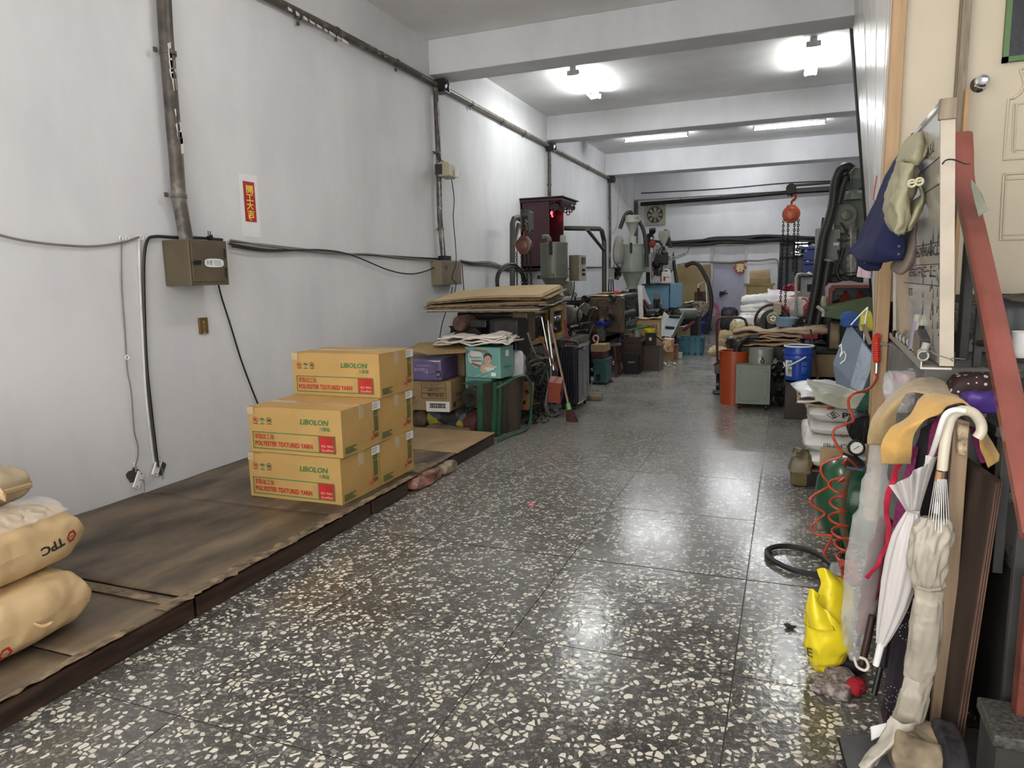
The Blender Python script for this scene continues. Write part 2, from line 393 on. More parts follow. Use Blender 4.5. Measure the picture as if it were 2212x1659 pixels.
ceil=part('ceiling',MB().box(-4.3,RX+.2,-2.2,BY+.2,CZ,CZ+.2),M_ceil,kind='structure')
wl=part('wall_left',MB().box(-4.3,-4.07,-2.2,BY+.2,-.1,CZ),M_wall,kind='structure')
for i,(y0,y1,z0)in enumerate(((7.88,8.29,3.915),(12.28,12.65,3.90),(16.58,17.07,3.83),(19.93,BY+.1,3.58))):
 part('trim_%d'%(i+1),MB().box(-4.07,RX,y0,y1,z0,CZ),M_wall if i else M_wall,kind='structure',bev=.012,label='plastered concrete ceiling beam')
part('wall_right',MB().box(RX,RX+.2,-2.2,BY+.2,-.1,CZ),M_wall,kind='structure')
# back wall with a doorway, a dark metal door and a little window
D0,D1=at(1535,600,y=BY).x,at(1613,600,y=BY).x;DT=2.31
G0,G1=at(1682,600,y=BY).x,.72;
mb=MB();mb.box(-4.07,D0,BY,BY+.2,0,CZ);mb.box(D1,G0,BY,BY+.2,0,CZ);mb.box(G1,RX,BY,BY+.2,0,CZ)
mb.box(D0,D1,BY,BY+.2,DT,CZ);mb.box(G0,G1,BY,BY+.2,2.29,CZ)
part('wall_back',mb,M_wall,kind='structure')
M_lav=mat('lavender_door',(0.36,0.36,0.45),rough=.5,var=.05,dirt=.15)
M_alu=mat('dull_aluminium',(0.42,0.39,0.33),rough=.45,metal=.4,var=.1)
M_frost=mat('frosted_glass',(0.5,0.5,0.54),rough=.35,bump=.6,bscale=40,var=.06)
dr=T('door_1',None,None,(D0,BY,0),kind='structure');dr['label']='lavender back door with frosted transom pane and diamond poster'
mb=MB();mb.box(D0,D0+.06,BY-.04,BY+.1,0,DT);mb.box(D1-.06,D1,BY-.04,BY+.1,0,DT);mb.box(D0,D1,BY-.04,BY+.1,DT-.05,DT);mb.box(D0,D1,BY-.04,BY+.1,1.80,1.86);mb.box(D0,D1,BY-.04,BY+.1,0,.05)
part('door_frame',mb,M_alu,dr)
part('glass_pane',MB().box(D0+.06,D1-.06,BY+.02,BY+.03,1.86,DT-.05),M_frost,dr)
part('door_leaf',MB().box(D0+.06,D1-.06,BY+.03,BY+.07,.05,1.80),M_lav,dr)
mb=MB();hp=at(1556,632,y=BY-.02);mb.box(hp.x-.02,hp.x+.12,BY-.06,BY+.03,hp.z-.03,hp.z+.03);mb.cyl(hp+Vector((0,0,-.12)),hp+Vector((.15,-.03,.06)),.012);mb.cyl(hp+Vector((-.03,-.02,-.05)),hp+Vector((.2,-.02,-.02)),.015)
part('door_latch',mb,M_dark,dr)
M_slate=mat('slate_steel',(0.065,0.068,0.08),rough=.5,var=.1,dirt=.2)
dg=T('door_2',None,None,(G0,BY,0),kind='structure');dg['label']='dark slate metal back door beside the little bright window'
part('door_leaf',MB().box(G0,at(1716,600,y=BY).x,BY+.05,BY+.1,0,2.29),M_slate,dg)
part('door_leaf',MB().box(at(1716,600,y=BY).x,at(1737,600,y=BY).x+.05,BY+.03,BY+.08,0,1.9),M_slate,dg)
mb=MB()
for zz in(.1,.95,1.87,2.2):mb.box(G0,G1,BY,BY+.06,zz,zz+.05)
for uu in(1682,1699,1716,1735):xx=at(uu,600,y=BY).x;mb.box(xx,xx+.03,BY,BY+.06,0,1.9)
part('door_rail',mb,M_dark,dg)
M_day=mat('daylit_glass',(.8,.85,.9),emit=(.85,.93,1.0),estr=1.6,rough=.3)
wn=T('window_1',None,None,(.2,BY,1.9),kind='structure');wn['label']='little bright back window above the dark door'
x0,x1=at(1718,540,y=BY).x,at(1745,540,y=BY).x
part('glass_pane',MB().box(x0,x1,BY+.08,BY+.09,1.95,2.29),M_day,wn)
mb=MB();mb.box(x0-.03,x0,BY,BY+.1,1.93,2.29);mb.box(x1,x1+.03,BY,BY+.1,1.93,2.29);mb.box(x0-.03,x1+.03,BY,BY+.1,1.91,1.95);mb.box((x0+x1)/2-.01,(x0+x1)/2+.01,BY+.03,BY+.07,1.95,2.29)
part('window_frame',mb,M_dark,wn)
part('wall_panel',MB().box(x1+.03,G1,BY+.03,BY+.1,0,2.29),M_slate,dg)

# ---- stair enclosure: beige front wall, its door, the brown post and the ribbed panelling behind it
SY=3.72
ZD=1.355 # door sill height
px_=lambda u,v:at(u,v,y=SY).x
XP0,XP1=px_(1912,300),px_(1941,300)
XF0,XF1=px_(2063,150),px_(2083,150)
wf=part('wall_stair',MB().box(XP1,XF0,SY,SY+.1,ZD+.04,CZ),M_beige,kind='structure',label='beige board wall beside the upstairs door')
part('wall_base',MB().box(XP1+.02,RX,SY+.01,SY+.12,0,ZD-.005),M_chip,kind='structure')
part('trim_5',MB().box(XP1,XF0-.1,SY-.012,SY+.1,ZD,ZD+.04),M_beige,kind='structure',bev=.004)
part('trim_6',MB().box(XP0,XP1,SY-.04,SY+.10,.3,CZ),M_post,kind='structure',bev=.004,label='brown wooden corner post at the stair wall')
part('trim_7',MB().box(XF0,XF1,SY-.03,SY+.08,ZD-.0,CZ),M_frame,kind='structure',bev=.003,label='grimy door jamb upright beside the beige door')
part('trim_8',MB().box(XF1-.03,XF1+.004,SY-.045,SY+.02,ZD,CZ),M_frame,kind='structure',bev=.003)
M_pvc=mat('ribbed_pvc',(0.66,0.635,0.59),rough=.30,var=.05,scale=3,bump=.3,bscale=30,stretch=(1,1,.3))
# ribbed partition, warped: from the post to the first beam
pan=T('wall_partition',None,None,(XP0,SY,0),kind='structure');pan['label']='ribbed pale plastic partition behind the brown post'
nA=Vector((XP0+.002,SY+.02,1.0));nB=Vector((XP0-.0,SY+.02,CZ))
fA=at(1887,650,y=8.3);fB=at(1838,10,y=8.3)
fA=fA+(fA-fB)*((fA.z-.80)/(fB.z-fA.z));fB=fB+(fB-fA)*((CZ-fB.z)/(fB.z-fA.z))
nA.z=.80
NS=7
for k in range(NS):
 t0=(k/NS)**1.35;t1=((k+1)/NS)**1.35
 def pt(t,s):return nA.lerp(fA,t).lerp(nB.lerp(fB,t),s)
 mb=MB();e=.05*(t1-t0)
 off=Vector((-.004-.002*(k%2),0,0))
 for s0,s1 in[(i/6,(i+1)/6)for i in range(6)]:
  a,b,c,d=pt(t0+e,s0),pt(t1-e,s0),pt(t1-e,s1),pt(t0+e,s1)
  mb.hexa([a+off,b+off,c+off,d+off],[a+Vector((.02,0,0)),b+Vector((.02,0,0)),c+Vector((.02,0,0)),d+Vector((.02,0,0))])
 part('plastic_plank',mb,M_pvc,pan)
mb=MB();mb.tube([pt(1,0),pt(1,.5),pt(1,1)],.03,6)
part('edge_strip',mb,M_dark,pan)
# tidy wall closing the space behind the stair enclosure
part('wall_return',MB().box(.95,1.05,SY+.15,8.2,0,CZ),M_wall,kind='structure')

# upstairs door
d3=T('door_3',None,None,(XF1,SY,ZD),kind='structure');d3['label']='cream upstairs door with moulded panels and a chrome knob'
DX1=XF1+.86
part('door_leaf',MB().box(XF1+.008,DX1,SY+.01,SY+.05,ZD+.03,ZD+2.05),M_beige,d3,bev=.003)
kn=at(2115,182,y=SY)
mb=MB();mb.lathe([(.033,0),(.033,.006),(.026,.014),(.013,.02),(.013,.035),(.024,.045),(.0275,.058),(.0265,.072),(.018,.078),(.012,.074),(.001,.073)],kn+Vector((0,.01,0)),24,axis=(0,-1,0))
part('door_knob',mb,M_chrome,d3,smooth=True)
def mould(pts,r=.006,name='moulding'):
 mb=MB();mb.tube(pts,r,6);part(name,mb,M_beige,d3,smooth=True)
P3=lambda u,v:at(u,v,y=SY+.008)
a=P3(2178,215);q=P3(2168,345)
mould([P3(2212,148),P3(2203,150),P3(2208,162),P3(2213,180),P3(2205,200),P3(2190,212),a,q,q+Vector((.2,0,0))])
mould([P3(2190,225),P3(2186,325),P3(2186,325)+Vector((.2,0,0))],.004);mould([P3(2190,225),P3(2190,225)+Vector((.2,0,0))],.004)
mould([P3(2196,222),P3(2191,330)],.004)
mould([P3(2168,376),P3(2160,518),P3(2160,518)+Vector((.2,0,0))]);mould([P3(2168,376),P3(2168,376)+Vector((.2,0,0))])
mould([P3(2174,378),P3(2166,516)],.004);mould([P3(2166,388),P3(2166,388)+Vector((.2,0,0))],.004);mould([P3(2160,508),P3(2160,508)+Vector((.2,0,0))],.004)
M_gfr=mat('green_frame',(.09,.17,.06),rough=.5)
M_bglass=mat('black_door_glass',(.012,.014,.02),rough=.25,var=.1)
g0=P3(2163,137);g1=P3(2172,130)
mb=MB();zb=P3(2165,137).z
mb.box(g0.x,g0.x+.02,SY-.015,SY+.012,zb,zb+.6);mb.box(g0.x,DX1-.05,SY-.015,SY+.012,zb,zb+.02)
part('glass_frame',mb,M_gfr,d3);part('glass_pane',MB().box(g0.x+.02,DX1-.06,SY,SY+.009,zb+.02,zb+.6),M_bglass,d3)

# concrete stairs climbing away from the camera, up to the landing below the sill
st=T('wall_stairs',None,None,(.75,2.6,0),kind='structure');st['label']='dim concrete stairs behind the balusters'
M_rise=mat('shade_dark_riser',(.030,.027,.024),rough=.8,var=.3,dirt=.4,dirtcol=(.02,.02,.02));M_trd=mat('shade_dark_terrazzo',(.060,.057,.050),rough=.6,var=.5,scale=90)  # the stairwell shade is put into these dark riser and tread colours
ZL=1.17;nst=7;rz_=ZL/nst;y_top=2.75;run=.16
XS0=.635
for k in range(nst):
 z1=rz_*(k+1);y0=y_top-run*(nst-1-k)
 y1=SY if k==nst-1 else y0+run
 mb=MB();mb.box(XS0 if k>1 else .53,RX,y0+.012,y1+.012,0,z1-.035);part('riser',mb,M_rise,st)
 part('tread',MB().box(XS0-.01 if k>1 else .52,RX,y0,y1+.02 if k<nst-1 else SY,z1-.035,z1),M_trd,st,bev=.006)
part('stringer',MB().box(.44,XS0,2.74,SY+.01,0,ZL),M_conc,st,bev=.01)

# ---- ceiling lamps
M_tube=mat('fluorescent_tube',(1,1,1),emit=(.97,1.0,.98),estr=TUBE_POWER,bump=0)
M_fix=mat('lamp_housing',(.55,.55,.55),rough=.4)
M_tubf=mat('far_tube',(1,1,1),emit=(.95,.98,1.0),estr=TUBE_POWER*1.9,bump=0)
M_tubn=mat('added_fill_tube',(1,1,1),emit=(1.0,.97,.92),estr=TUBE_POWER*.8,bump=0)
def lamp(label,c,L,ang,twin,mt=None):
 t=T('ceiling_lamp',label,'lamp',c,rz=ang,group=None);c=Vector(c)
 M=PM[t]
 mb=MB();mb.box(-L/2,L/2,-.045,.045,-.05,0)
 part('housing',mb,M_fix,t,local=True,bev=.008)
 offs=(-.062,.062)if twin else(0,)
 for s in(-1,1):
  mb=MB();mb.box(s*(L/2-.02)-.02,s*(L/2-.02)+.02,-.085 if twin else-.03,.085 if twin else .03,-.11,-.045)
  part('lamp_holder',mb,M_fix,t,local=True,bev=.01)
 for o_ in offs:
  mb=MB();mb.cyl((-L/2+.02,o_,-.095),(L/2-.02,o_,-.095),.0165,n=12)
  part('tube',mb,mt or M_tube,t,local=True,smooth=True)
 return t
lamp('twin-tube lamp lit on the ceiling above the dark red shrine side',(-2.83,10.35,CZ),1.42,PI/2+.03,True)
lamp('twin-tube lamp lit on the ceiling near the ribbed partition',(.18,10.45,CZ),1.40,PI/2,True)
lamp('single-tube lamp across the bay above the green hopper dryers',(-2.58,14.73,CZ),1.28,0,False,M_tubf)
lamp('single-tube lamp across the bay above the orange hoist',(-.10,14.75,CZ),1.28,0,False,M_tubf)
lamp('added twin-tube fill lamp above the yarn cartons, out of view',(-1.6,4.3,CZ),1.28,PI/2,True,M_tubn)  # unseen lamp added to brighten the middle of the left wall
lamp('single-tube lamp in the last bay before the back wall',(-1.2,18.5,CZ),1.28,0,False,M_tubf)
# ------------------------------------------------------------------ left wall: conduits, boxes, cables, poster
WX=-4.07
W=lambda u,v,off=0.0:at(u,v,x=WX+off)
M_pipe=mat('painted_dark_conduit',(0.085,0.07,0.055),rough=.45,var=.35,scale=12,dirt=.35,dirtcol=(.5,.48,.44),dscale=5)
M_ebox=mat('brown_steel_box',(0.125,0.098,0.062),rough=.42,var=.12,dirt=.3,dirtcol=(.07,.055,.035),metal=.2)
M_ebox2=mat('khaki_steel_box',(0.20,0.165,0.11),rough=.5,var=.15,dirt=.4,dirtcol=(.10,.08,.05))
M_flake=mat('flaked_paint',(.62,.6,.58),rough=.8)
def pipe_run(name,label,pts,r,clamps=(),flakes=(),cat_='pipe',m=None):
 t=T(name,label,cat_,pts[0])
 part('pipe',MB().tube(pts,r,10),m or M_pipe,t,smooth=True)
 for c in clamps:
  c=Vector(c);k=min(range(len(pts)-1),key=lambda i:(Vector(pts[i])-c).length+(Vector(pts[i+1])-c).length)
  d=(Vector(pts[k+1])-Vector(pts[k])).normalized()
  mb=MB();mb.cyl(c-d*.012,c+d*.012,r*1.18,n=12);q=d.cross(Vector((1,0,0)))*r*1.9
  mb.cbox(c+q+Vector((-.015,0,0)),(.012,.03,.03));part('clamp',mb,M_pipe,t,smooth=True)
 if flakes:
  mb=MB()
  for(c,d,n_)in flakes:
   c=Vector(c);d=Vector(d)
   for i in range(n_):
    p=c+d*(i/n_)+Vector((r*.8,0,0));q=Vector(d).normalized();w=Vector((0,q.z,-q.y))*r*(.25+.3*random.random());l=q*r*(.6+random.random())
    mb.prism([p-w-l,p+w-l*.7,p+w*.8+l,p-w*.6+l*.8],(r*.15,0,0))
  part('paint_flakes',mb,M_flake,t,kind='stuff')
 return t
zt=3.88
pipe_run('conduit','long thick conduit climbing the left wall beneath the beams',[W(470,-60,.05),W(590,0,.05),W(725,67,.05),W(858,137,.05),W(942,183,.05)],.036,
   [W(645,32,.05),W(727,68,.05),W(857,136,.05)],[(W(620,22,.05),(0,.9,-.03),9),(W(800,106,.05),(0,.6,0),5)])
pipe_run('conduit','pale conduit run between the first and second ceiling beams',[W(953,188,.05),W(1187,316,.05)],.032,[W(1018,224,.05),W(1084,260,.05),W(1132,286,.05)],[(W(1130,285,.05),(0,1,0),8)],m=mat('worn_conduit',(.2,.18,.15),rough=.4,metal=.3,dirt=.5,dirtcol=(.5,.48,.44),dscale=8))
pipe_run('conduit','worn conduit run between the second and third ceiling beams',[W(1190,318,.05),W(1317,385,.05)],.03,[W(1212,330,.05),W(1270,360,.05)],m=MATS['worn_conduit'])
pipe_run('downpipe','thick brown downpipe entering the brown switch box',[W(352,-40,.07),W(358,70,.07),W(371,235,.07),W(381,350,.07),W(386,425,.07),W(402,517,.07)],.048,
   [W(363,115,.07),W(386,424,.07)],[(W(358,110,.07),(0,.01,-.25),5),(W(372,250,.07),(0,.02,-.25),5)])
pipe_run('downpipe','flaking dark downpipe beside the small wall speaker',[W(941,190,.06),W(947,330,.06),W(950,470,.06),W(958,560,.06)],.033,[W(944,330,.06),W(952,495,.06)],
   [(W(942,225,.06),(0,.01,-.4),9),(W(945,400,.06),(0,.01,-.3),7),(W(951,500,.06),(0,.01,-.3),7)])
pipe_run('downpipe','slim dark downpipe behind the dark red shrine',[W(1187,320,.06),W(1187,520,.06)],.033,[W(1187,400,.06)],[(W(1187,330,.06),(0,0,-.6),10)])
pipe_run('downpipe','slim dark downpipe left of the tall grey hopper',[W(1317,388,.06),W(1318,505,.06),W(1317,580,.06)],.03,[W(1317,470,.06)])
pipe_run('downpipe','dark corner downpipe beside the extractor fan',[(WX+.06,BY-.1,3.55),(WX+.06,BY-.1,.3)],.05)
for(lab,u,v)in(('black junction box under the first ceiling beam',950,188),('black junction box under the second ceiling beam',1187,318),('black junction box under the third ceiling beam',1318,388)):
 c=W(u,v,.06);t=T('junction_box',lab,'box',c)
 part('body',MB().cbox(c+Vector((.03,0,0)),(.14,.15,.15)),M_black,t,bev=.006)
 mb=MB()
 for k in range(6):mb.tube(curve([c+Vector((.1,-.07+.02*k,.06)),c+Vector((.13,-.04+.03*random.random(),.0)),c+Vector((.1,.05-.02*k,-.06))],4),.006,5)
 part('wires',mb,M_wire,t)
# brown electrical box
y0,y1,z0,z1=3.86,4.40,1.50,1.845
f0=at(408,530,x=WX+.24);
y0=at(410,570,x=WX+.24).y;y1=at(492,570,x=WX+.24).y;z1=at(450,519,x=WX+.24).z;z0=at(450,616,x=WX+.24).z
t=T('switch_box','large brown steel switch box on the white wall with oval sticker','electrical box',(WX,(y0+y1)/2,z0))
part('body',MB().box(WX+.005,WX+.24,y0,y1,z0,z1),M_ebox,t,bev=.004)
dt=part('door',MB().box(WX+.238,WX+.246,y0+.02,y1-.03,z0+.025,z1-.02),M_ebox,t,bev=.002)
mb=MB();p=at(427,567,x=WX+.25);mb.cbox(p,(.012,.055,.028));mb.cbox(p+Vector((.006,-.04,0)),(.012,.03,.008));part('latch',mb,M_dark,dt)
for zz in(z0+.09,z1-.09):part('hinge',MB().cyl((WX+.248,y1-.035,zz-.035),(WX+.248,y1-.035,zz+.035),.008,n=8),M_dark,dt)
c=at(463,568,x=WX+.2475);mb=MB();mb.prism([c+Vector((0,(.055+.035*(abs(math.cos(a))**.01))*(1 if math.cos(a)>0 else-1)if False else .09*math.copysign(abs(math.cos(a))**.6,math.cos(a)),.03*math.copysign(abs(math.sin(a))**.6,math.sin(a))))for a in[2*PI*k/24 for k in range(24)]],(.0008,0,0))
stk=part('sticker',mb,M_white,dt,label='white oval sticker')
M_bluei=mat('blue_ink',(.03,.14,.32),rough=.6,bump=0)
text('lettering','新豐',c+Vector((.001,-.075,-.012)),(0,1,0),(0,0,1),.026,M_bluei,dt,wid=.055)
for k in range(4):part('print_line',MB().box(c.x+.001,c.x+.0014,c.y-.01+.004*k,c.y+.065,c.z+.015-k*.011,c.z+.018-k*.011),M_bluei,dt)
# second box
y0,y1,z0,z1=rectX(WX+.14,957,563,995,615)
t=T('switch_box','smaller khaki switch box beneath the wall speaker','electrical box',(WX,(y0+y1)/2,z0))
part('body',MB().box(WX+.005,WX+.15,y0-.05,y1,z0,z1),M_ebox2,t,bev=.004)
part('door',MB().box(WX+.149,WX+.156,y0+.16,y1-.02,z0+.03,z1-.03),M_ebox2,t,bev=.002)
part('knockout',MB().torus((WX+.152,y0+.06,z1-.09),.028,.003,(1,0,0),16,5),M_dark,t)
part('relay',MB().box(WX+.02,WX+.12,y0+.12,y0+.28,z1,z1+.06),M_black,t,bev=.004)
# wall speaker/timer
c=W(965,369,.16);M_buff=mat('aged_plastic',(.42,.36,.25),rough=.5,dirt=.3)
t=T('wall_speaker','small yellowed speaker box wired to the flaking downpipe','speaker',c)
part('body',MB().cbox(c,(.14,.30,.17),(0,0,.15)),M_buff,t,bev=.02)
part('grille',MB().cbox(c+Vector((-.03,-.155,0)),(.09,.01,.12),(0,0,.15)),M_black,t)
part('grille',MB().cbox(c+Vector((.07,-.06,0)),(.01,.12,.12),(0,0,.15)),M_black,t)
part('cap',MB().cbox(c+Vector((.06,.13,-.02)),(.06,.05,.09)),M_white,t,bev=.005)
mb=MB();mb.tube(curve([c+Vector((0,-.1,.08)),c+Vector((-.04,-.14,.18)),W(947,345,.08)],5),.004,5);mb.tube(curve([c+Vector((0,-.02,.08)),c+Vector((-.03,-.1,.12)),W(947,358,.08)],5),.004,5)
part('tie_wire',mb,M_wire,t)
# cables along the wall
def cable(name,label,pts,r,m=M_wire,n=8,cat_='cable',group=None):
 return part(name,MB().tube(curve(pts,n),r,6),m,None,smooth=True,label=label,cat=cat_,group=group)
cable('cable','grey cable running to the left picture edge above the sacks',[W(-60,488,.02),W(0,508,.02),W(60,521,.02),W(130,529,.02),W(200,532,.02),W(262,524,.02),W(300,512,.02)],.007,M_wireg)
cable('cable','thick black cable hanging down to the open wall socket',[W(480,518,.03),W(430,514,.03),W(380,513,.03),W(335,511,.03),W(318,520,.03),W(311,560,.03),W(311,640,.025),W(316,780,.02),W(328,900,.02),W(338,985,.03),W(341,1008,.04)],.011)
cable('cable','thin grey cable stapled down the wall to the hanging socket',[W(262,516,.015),W(263,620,.012),W(270,720,.01),W(275,800,.01),W(283,845,.02),W(290,930,.01),W(297,960,.012),W(298,985,.015),W(293,1005,.02),W(294,1020,.03)],.0045,M_wireg)
cable('cable','painted-over pale cable beside the thick black cable',[W(300,515,.012),W(302,600,.01),W(308,720,.01),W(315,850,.01),W(327,960,.01),W(333,1000,.01)],.008,M_flake)
cable('cable','black cable slanting down behind the yarn cartons',[W(470,605,.03),W(478,640,.02),W(497,700,.02),W(520,775,.02),W(542,835,.02),W(562,885,.02)],.007)
bundle=[([W(490,522),W(560,528),W(640,537),W(720,546),W(800,552),W(880,560),W(945,561)],M_wireg,'grey cable topmost in the bundle from the brown box'),
    ([W(490,527),W(570,540),W(640,541),W(720,548),W(800,551),W(880,556),W(945,559)],M_wire,'black cable sagging lowest in the wall bundle'),
    ([W(490,519),W(580,533),W(650,541),W(730,549),W(790,549),W(870,558),W(940,564)],M_wireg,'grey cable in the middle of the wall bundle'),
    ([W(492,533),W(570,543),W(680,540),W(750,551),W(830,583),W(880,592),W(920,583),W(945,568)],M_wire,'black cable drooping before the khaki box')]
for k,(p,m,lab)in enumerate(bundle):cable('cable',lab,[q+Vector((.02+.008*k,0,0))for q in p],.0075 if k!=1 else .009,m)
for k in range(3):
 cable('cable',['grey bundle cable right of the khaki box, upper','black bundle cable right of the khaki box, middle','black bundle cable right of the khaki box, lower'][k],
    [W(994,562+k*2,.03),W(1020,566+k*3,.03),W(1060,566+k*4,.03),W(1095,578+k*3,.03),W(1140,582+k*2,.03),W(1200,582,.03),W(1260,577+k,.03),W(1310,577,.03)],.009,(M_wireg,M_wire,M_wire)[k])
cable('cable','pair of thin cords dropping from the wall speaker',[W(974,378,.1),W(981,430,.05),W(979,470,.05),W(984,530,.05),W(985,570,.17),W(976,600,.19),W(985,612,.17),W(980,640,.1)],.006)
cable('cable','thin black cable down from the khaki box',[W(998,572,.05),W(1000,600,.05),W(1003,650,.05),W(1000,700,.05)],.006)
cable('cable','thin black flex falling left of the cardboard pile',[W(978,620,.1),W(968,660,.1),W(955,700,.1),W(948,745,.1)],.006)
cable('wire_loop','fine wire curled on the wall near the corner',[W(1340,400,.02),W(1336,440,.02),W(1334,480,.03),W(1328,500,.04),W(1323,505,.05),W(1330,492,.05)],.004,M_wireg)
# staples, hooks
mb=MB()
for u,v in((262,515),(275,515),(300,513),(306,514),(492,519),(512,526),(628,534),(640,538),(275,772),(293,1003)):
 mb.torus(W(u,v,.015),.014,.004,(1,0,0),8,4)
part('cable_staples',mb,M_white,None,label='small white cable staples dotted along the wall cables',cat='staples',kind='stuff')
t=T('plug','small black plug hooked above the brown switch box','plug',W(452,520,.05))
c=W(454,514,.05);part('body',MB().cbox(c,(.03,.04,.04),(0.4,0,0)),M_black,t,bev=.005)
mb=MB();mb.cbox(c+Vector((0,-.015,.035)),(.003,.006,.03));mb.cbox(c+Vector((0,.005,.035)),(.003,.006,.03));part('prong',mb,M_dark,t)
# broken wall sockets at the bottom
M_hole=mat('knocked_out_plaster',(.06,.055,.05),rough=.95)
for lab,u,v,hu,hv in(('white socket plate hanging from its hole, left one',299,1037,288,1028),('white socket plate hanging under the thick black cable',339,1010,345,1012)):
 c=W(u,v,.03);t=T('socket',lab,'socket',c);M=Euler((-.55,0,.1)).to_matrix()
 h=W(hu,hv,.004);part('wall_hole',MB().prism([h+Vector((0,.05*math.cos(a)*(1+.25*math.sin(3*a)),.05*math.sin(a)*(1+.2*math.cos(5*a))))for a in[2*PI*i/14 for i in range(14)]],(.003,0,0)),M_hole,t)
 part('plate',MB().cbox(c,(.012,.055,.115),(-.55,0,.1)),M_white,t,bev=.003)
 mb=MB();mb.cyl(c+M@Vector((0,0,.045)),c+M@Vector((.01,0,.045)),.004,n=8);mb.cyl(c+M@Vector((0,0,-.045)),c+M@Vector((.01,0,-.045)),.004,n=8);part('screw',mb,M_dark,t)
 part('lead',MB().tube(curve([c+Vector((.008,0,0)),c+Vector((.02,.02,-.005)),c+Vector((.015,.03,-.05)),c+Vector((.02,.02,-.09))],4),.003,5),M_wireg,t)
# little brown plate with characters, and a screw
y0,y1,z0,z1=rectX(WX,428,686,446,721)
M_gold=mat('brass_plate',(.17,.105,.03),rough=.4,metal=.3,dirt=.2)
t=T('wall_sign','small brass-brown plate under the brown switch box','sign',(WX,y0,z0))
part('plate',MB().box(WX,WX+.018,y0,y1,z0,z1),M_gold,t,bev=.003)
M_pale=mat('pale_ink',(.6,.55,.42),rough=.6,bump=0)
for k,ch in enumerate('直上八樓'):text('lettering',ch,(WX+.019,(y0+y1)/2-.015,z1-.042-k*.027),(0,1,0),(0,0,1),.017,M_pale,t)
# red spring poster on its paper backing
y0,y1,z0,z1=rectX(WX,519,378,559,511)
t=T('paper_poster','narrow red poster with yellow characters on white backing paper','poster',(WX,y0,z0))
part('backing_paper',MB().box(WX,WX+.002,y0+.01,y1,z0,z1),mat('backing_paper',(.76,.76,.77),rough=.6,var=.02),t)
y0,y1,z0,z1=rectX(WX,527,393,551,479)
M_pred=mat('poster_red',(.42,.012,.015),rough=.5,var=.1);M_yel=mat('poster_yellow',(.95,.72,.06),rough=.5,bump=0)
part('red_sheet',MB().box(WX+.002,WX+.004,y0,y1,z0,z1),M_pred,t)
hh=(z1-z0)
for k,ch in enumerate('開工大吉'):text('lettering',ch,(WX+.0045,y0+.022,z1-hh*(.27+.205*k)),(0,1,0),(0,0,1),hh*.155,M_yel,t,wid=(y1-y0)*.62,bold=.02)
mb=MB();c=Vector((WX+.0048,(y0+y1)/2,z0+.035));mb.torus(c,.022,.003,(1,0,0),16,4,PI*.9,2.1*PI);mb.torus(c+Vector((0,0,.004)),.014,.003,(1,0,0),12,4,PI*.9,2*PI)
part('ingot_print',mb,M_yel,t)
for k in range(8):part('sprig_print',MB().cbox((WX+.0047,y1-.012,z1-.03-.04*k),(.0004,.008,.016),(0,0,0)),mat('light_red',(.6,.08,.06),bump=0),t)

# ------------------------------------------------------------------ pallet platform with stained board and paper
PX=-2.47;PZ=.10
M_platw=mat('dark_stained_timber',(0.042,0.022,0.014),rough=.4,var=.5,scale=4,stretch=(3,.6,6),dirt=.25,dirtcol=(.10,.07,.045),bump=.2)
M_board=mat('oil_stained_board',(0.135,0.098,0.060),rough=.5,var=.55,scale=2.2,dirt=.6,dirtcol=(.045,.034,.025),dscale=3.2,stretch=(1.8,.7,1),bump=.25,bscale=14,crumple=.25,cscale=2.2)
M_board2=mat('torn_kraft_edge',(0.23,0.165,0.095),rough=.8,var=.5,scale=20,dirt=.6,dirtcol=(.12,.09,.06))
pl=T('timber_platform','low dark timber platform along the white wall','platform',(-3.2,3,0))
segs=[(-1.0,2.28),(2.30,3.75),(3.77,4.22),(4.93,5.82)]
for a,b in segs:part('edge_beam',MB().box(PX-.07,PX+random.uniform(-.008,.004),a,b,.0,PZ-.006),M_platw,pl,bev=.006)
for k in range(9):part('joist',MB().box(WX+.02,PX-.07,-.9+.78*k,-.82+.78*k,0,PZ-.02),M_platw,pl)
ys=[-1.0,0.6,1.72,2.25,3.42,4.40,5.05]
for k in range(len(ys)-1):
 a,b=ys[k],ys[k+1]
 mb=MB();sd=k*1.7
 def fn(u,v,a=a,b=b,sd=sd):
  x=WX+.005+(PX-.012-WX)*u;y=a+.006+(b-a-.012)*v
  if u>.97:x+=noise.noise(Vector((0,y*14,sd)))*.012
  return Vector((x,y,PZ+.003+.004*(k%2)+max(0,noise.noise(Vector((x*1.7,y*2.3,sd))))*.012))
 mb.grid(fn,26,18);part('covering_board',mb,M_board,pl,smooth=True,solid=.009)
# torn paper and frayed kraft at the edge
def ragged(name,x0,x1,y0,y1,z,m,sd,parent,n=26,amp=.02,th=.003,lift=0.0):
 mb=MB();A=[];B=[]
 for i in range(n+1):
  y=y0+(y1-y0)*i/n
  A.append(Vector((x0+noise.noise(Vector((y*9,sd,0)))*amp*2,y,z+th+lift*abs(noise.noise(Vector((y*5,sd,3)))))))
  B.append(Vector((x1+noise.noise(Vector((y*22,sd,5)))*amp,y,z+th+lift*noise.noise(Vector((y*7,sd,8))))))
 for i in range(n):mb.add([A[i],B[i],B[i+1],A[i+1]],[(0,1,2,3)])
 return part(name,mb,m,parent,solid=.0012)
ragged('torn_edge',PX-.025,PX+.012,.9,1.98,PZ+.010,M_board2,1,pl,n=60,amp=.014)
ragged('torn_edge',PX-.055,PX+.01,2.12,3.5,PZ+.012,M_board2,4,pl,n=120,amp=.035,lift=.004)
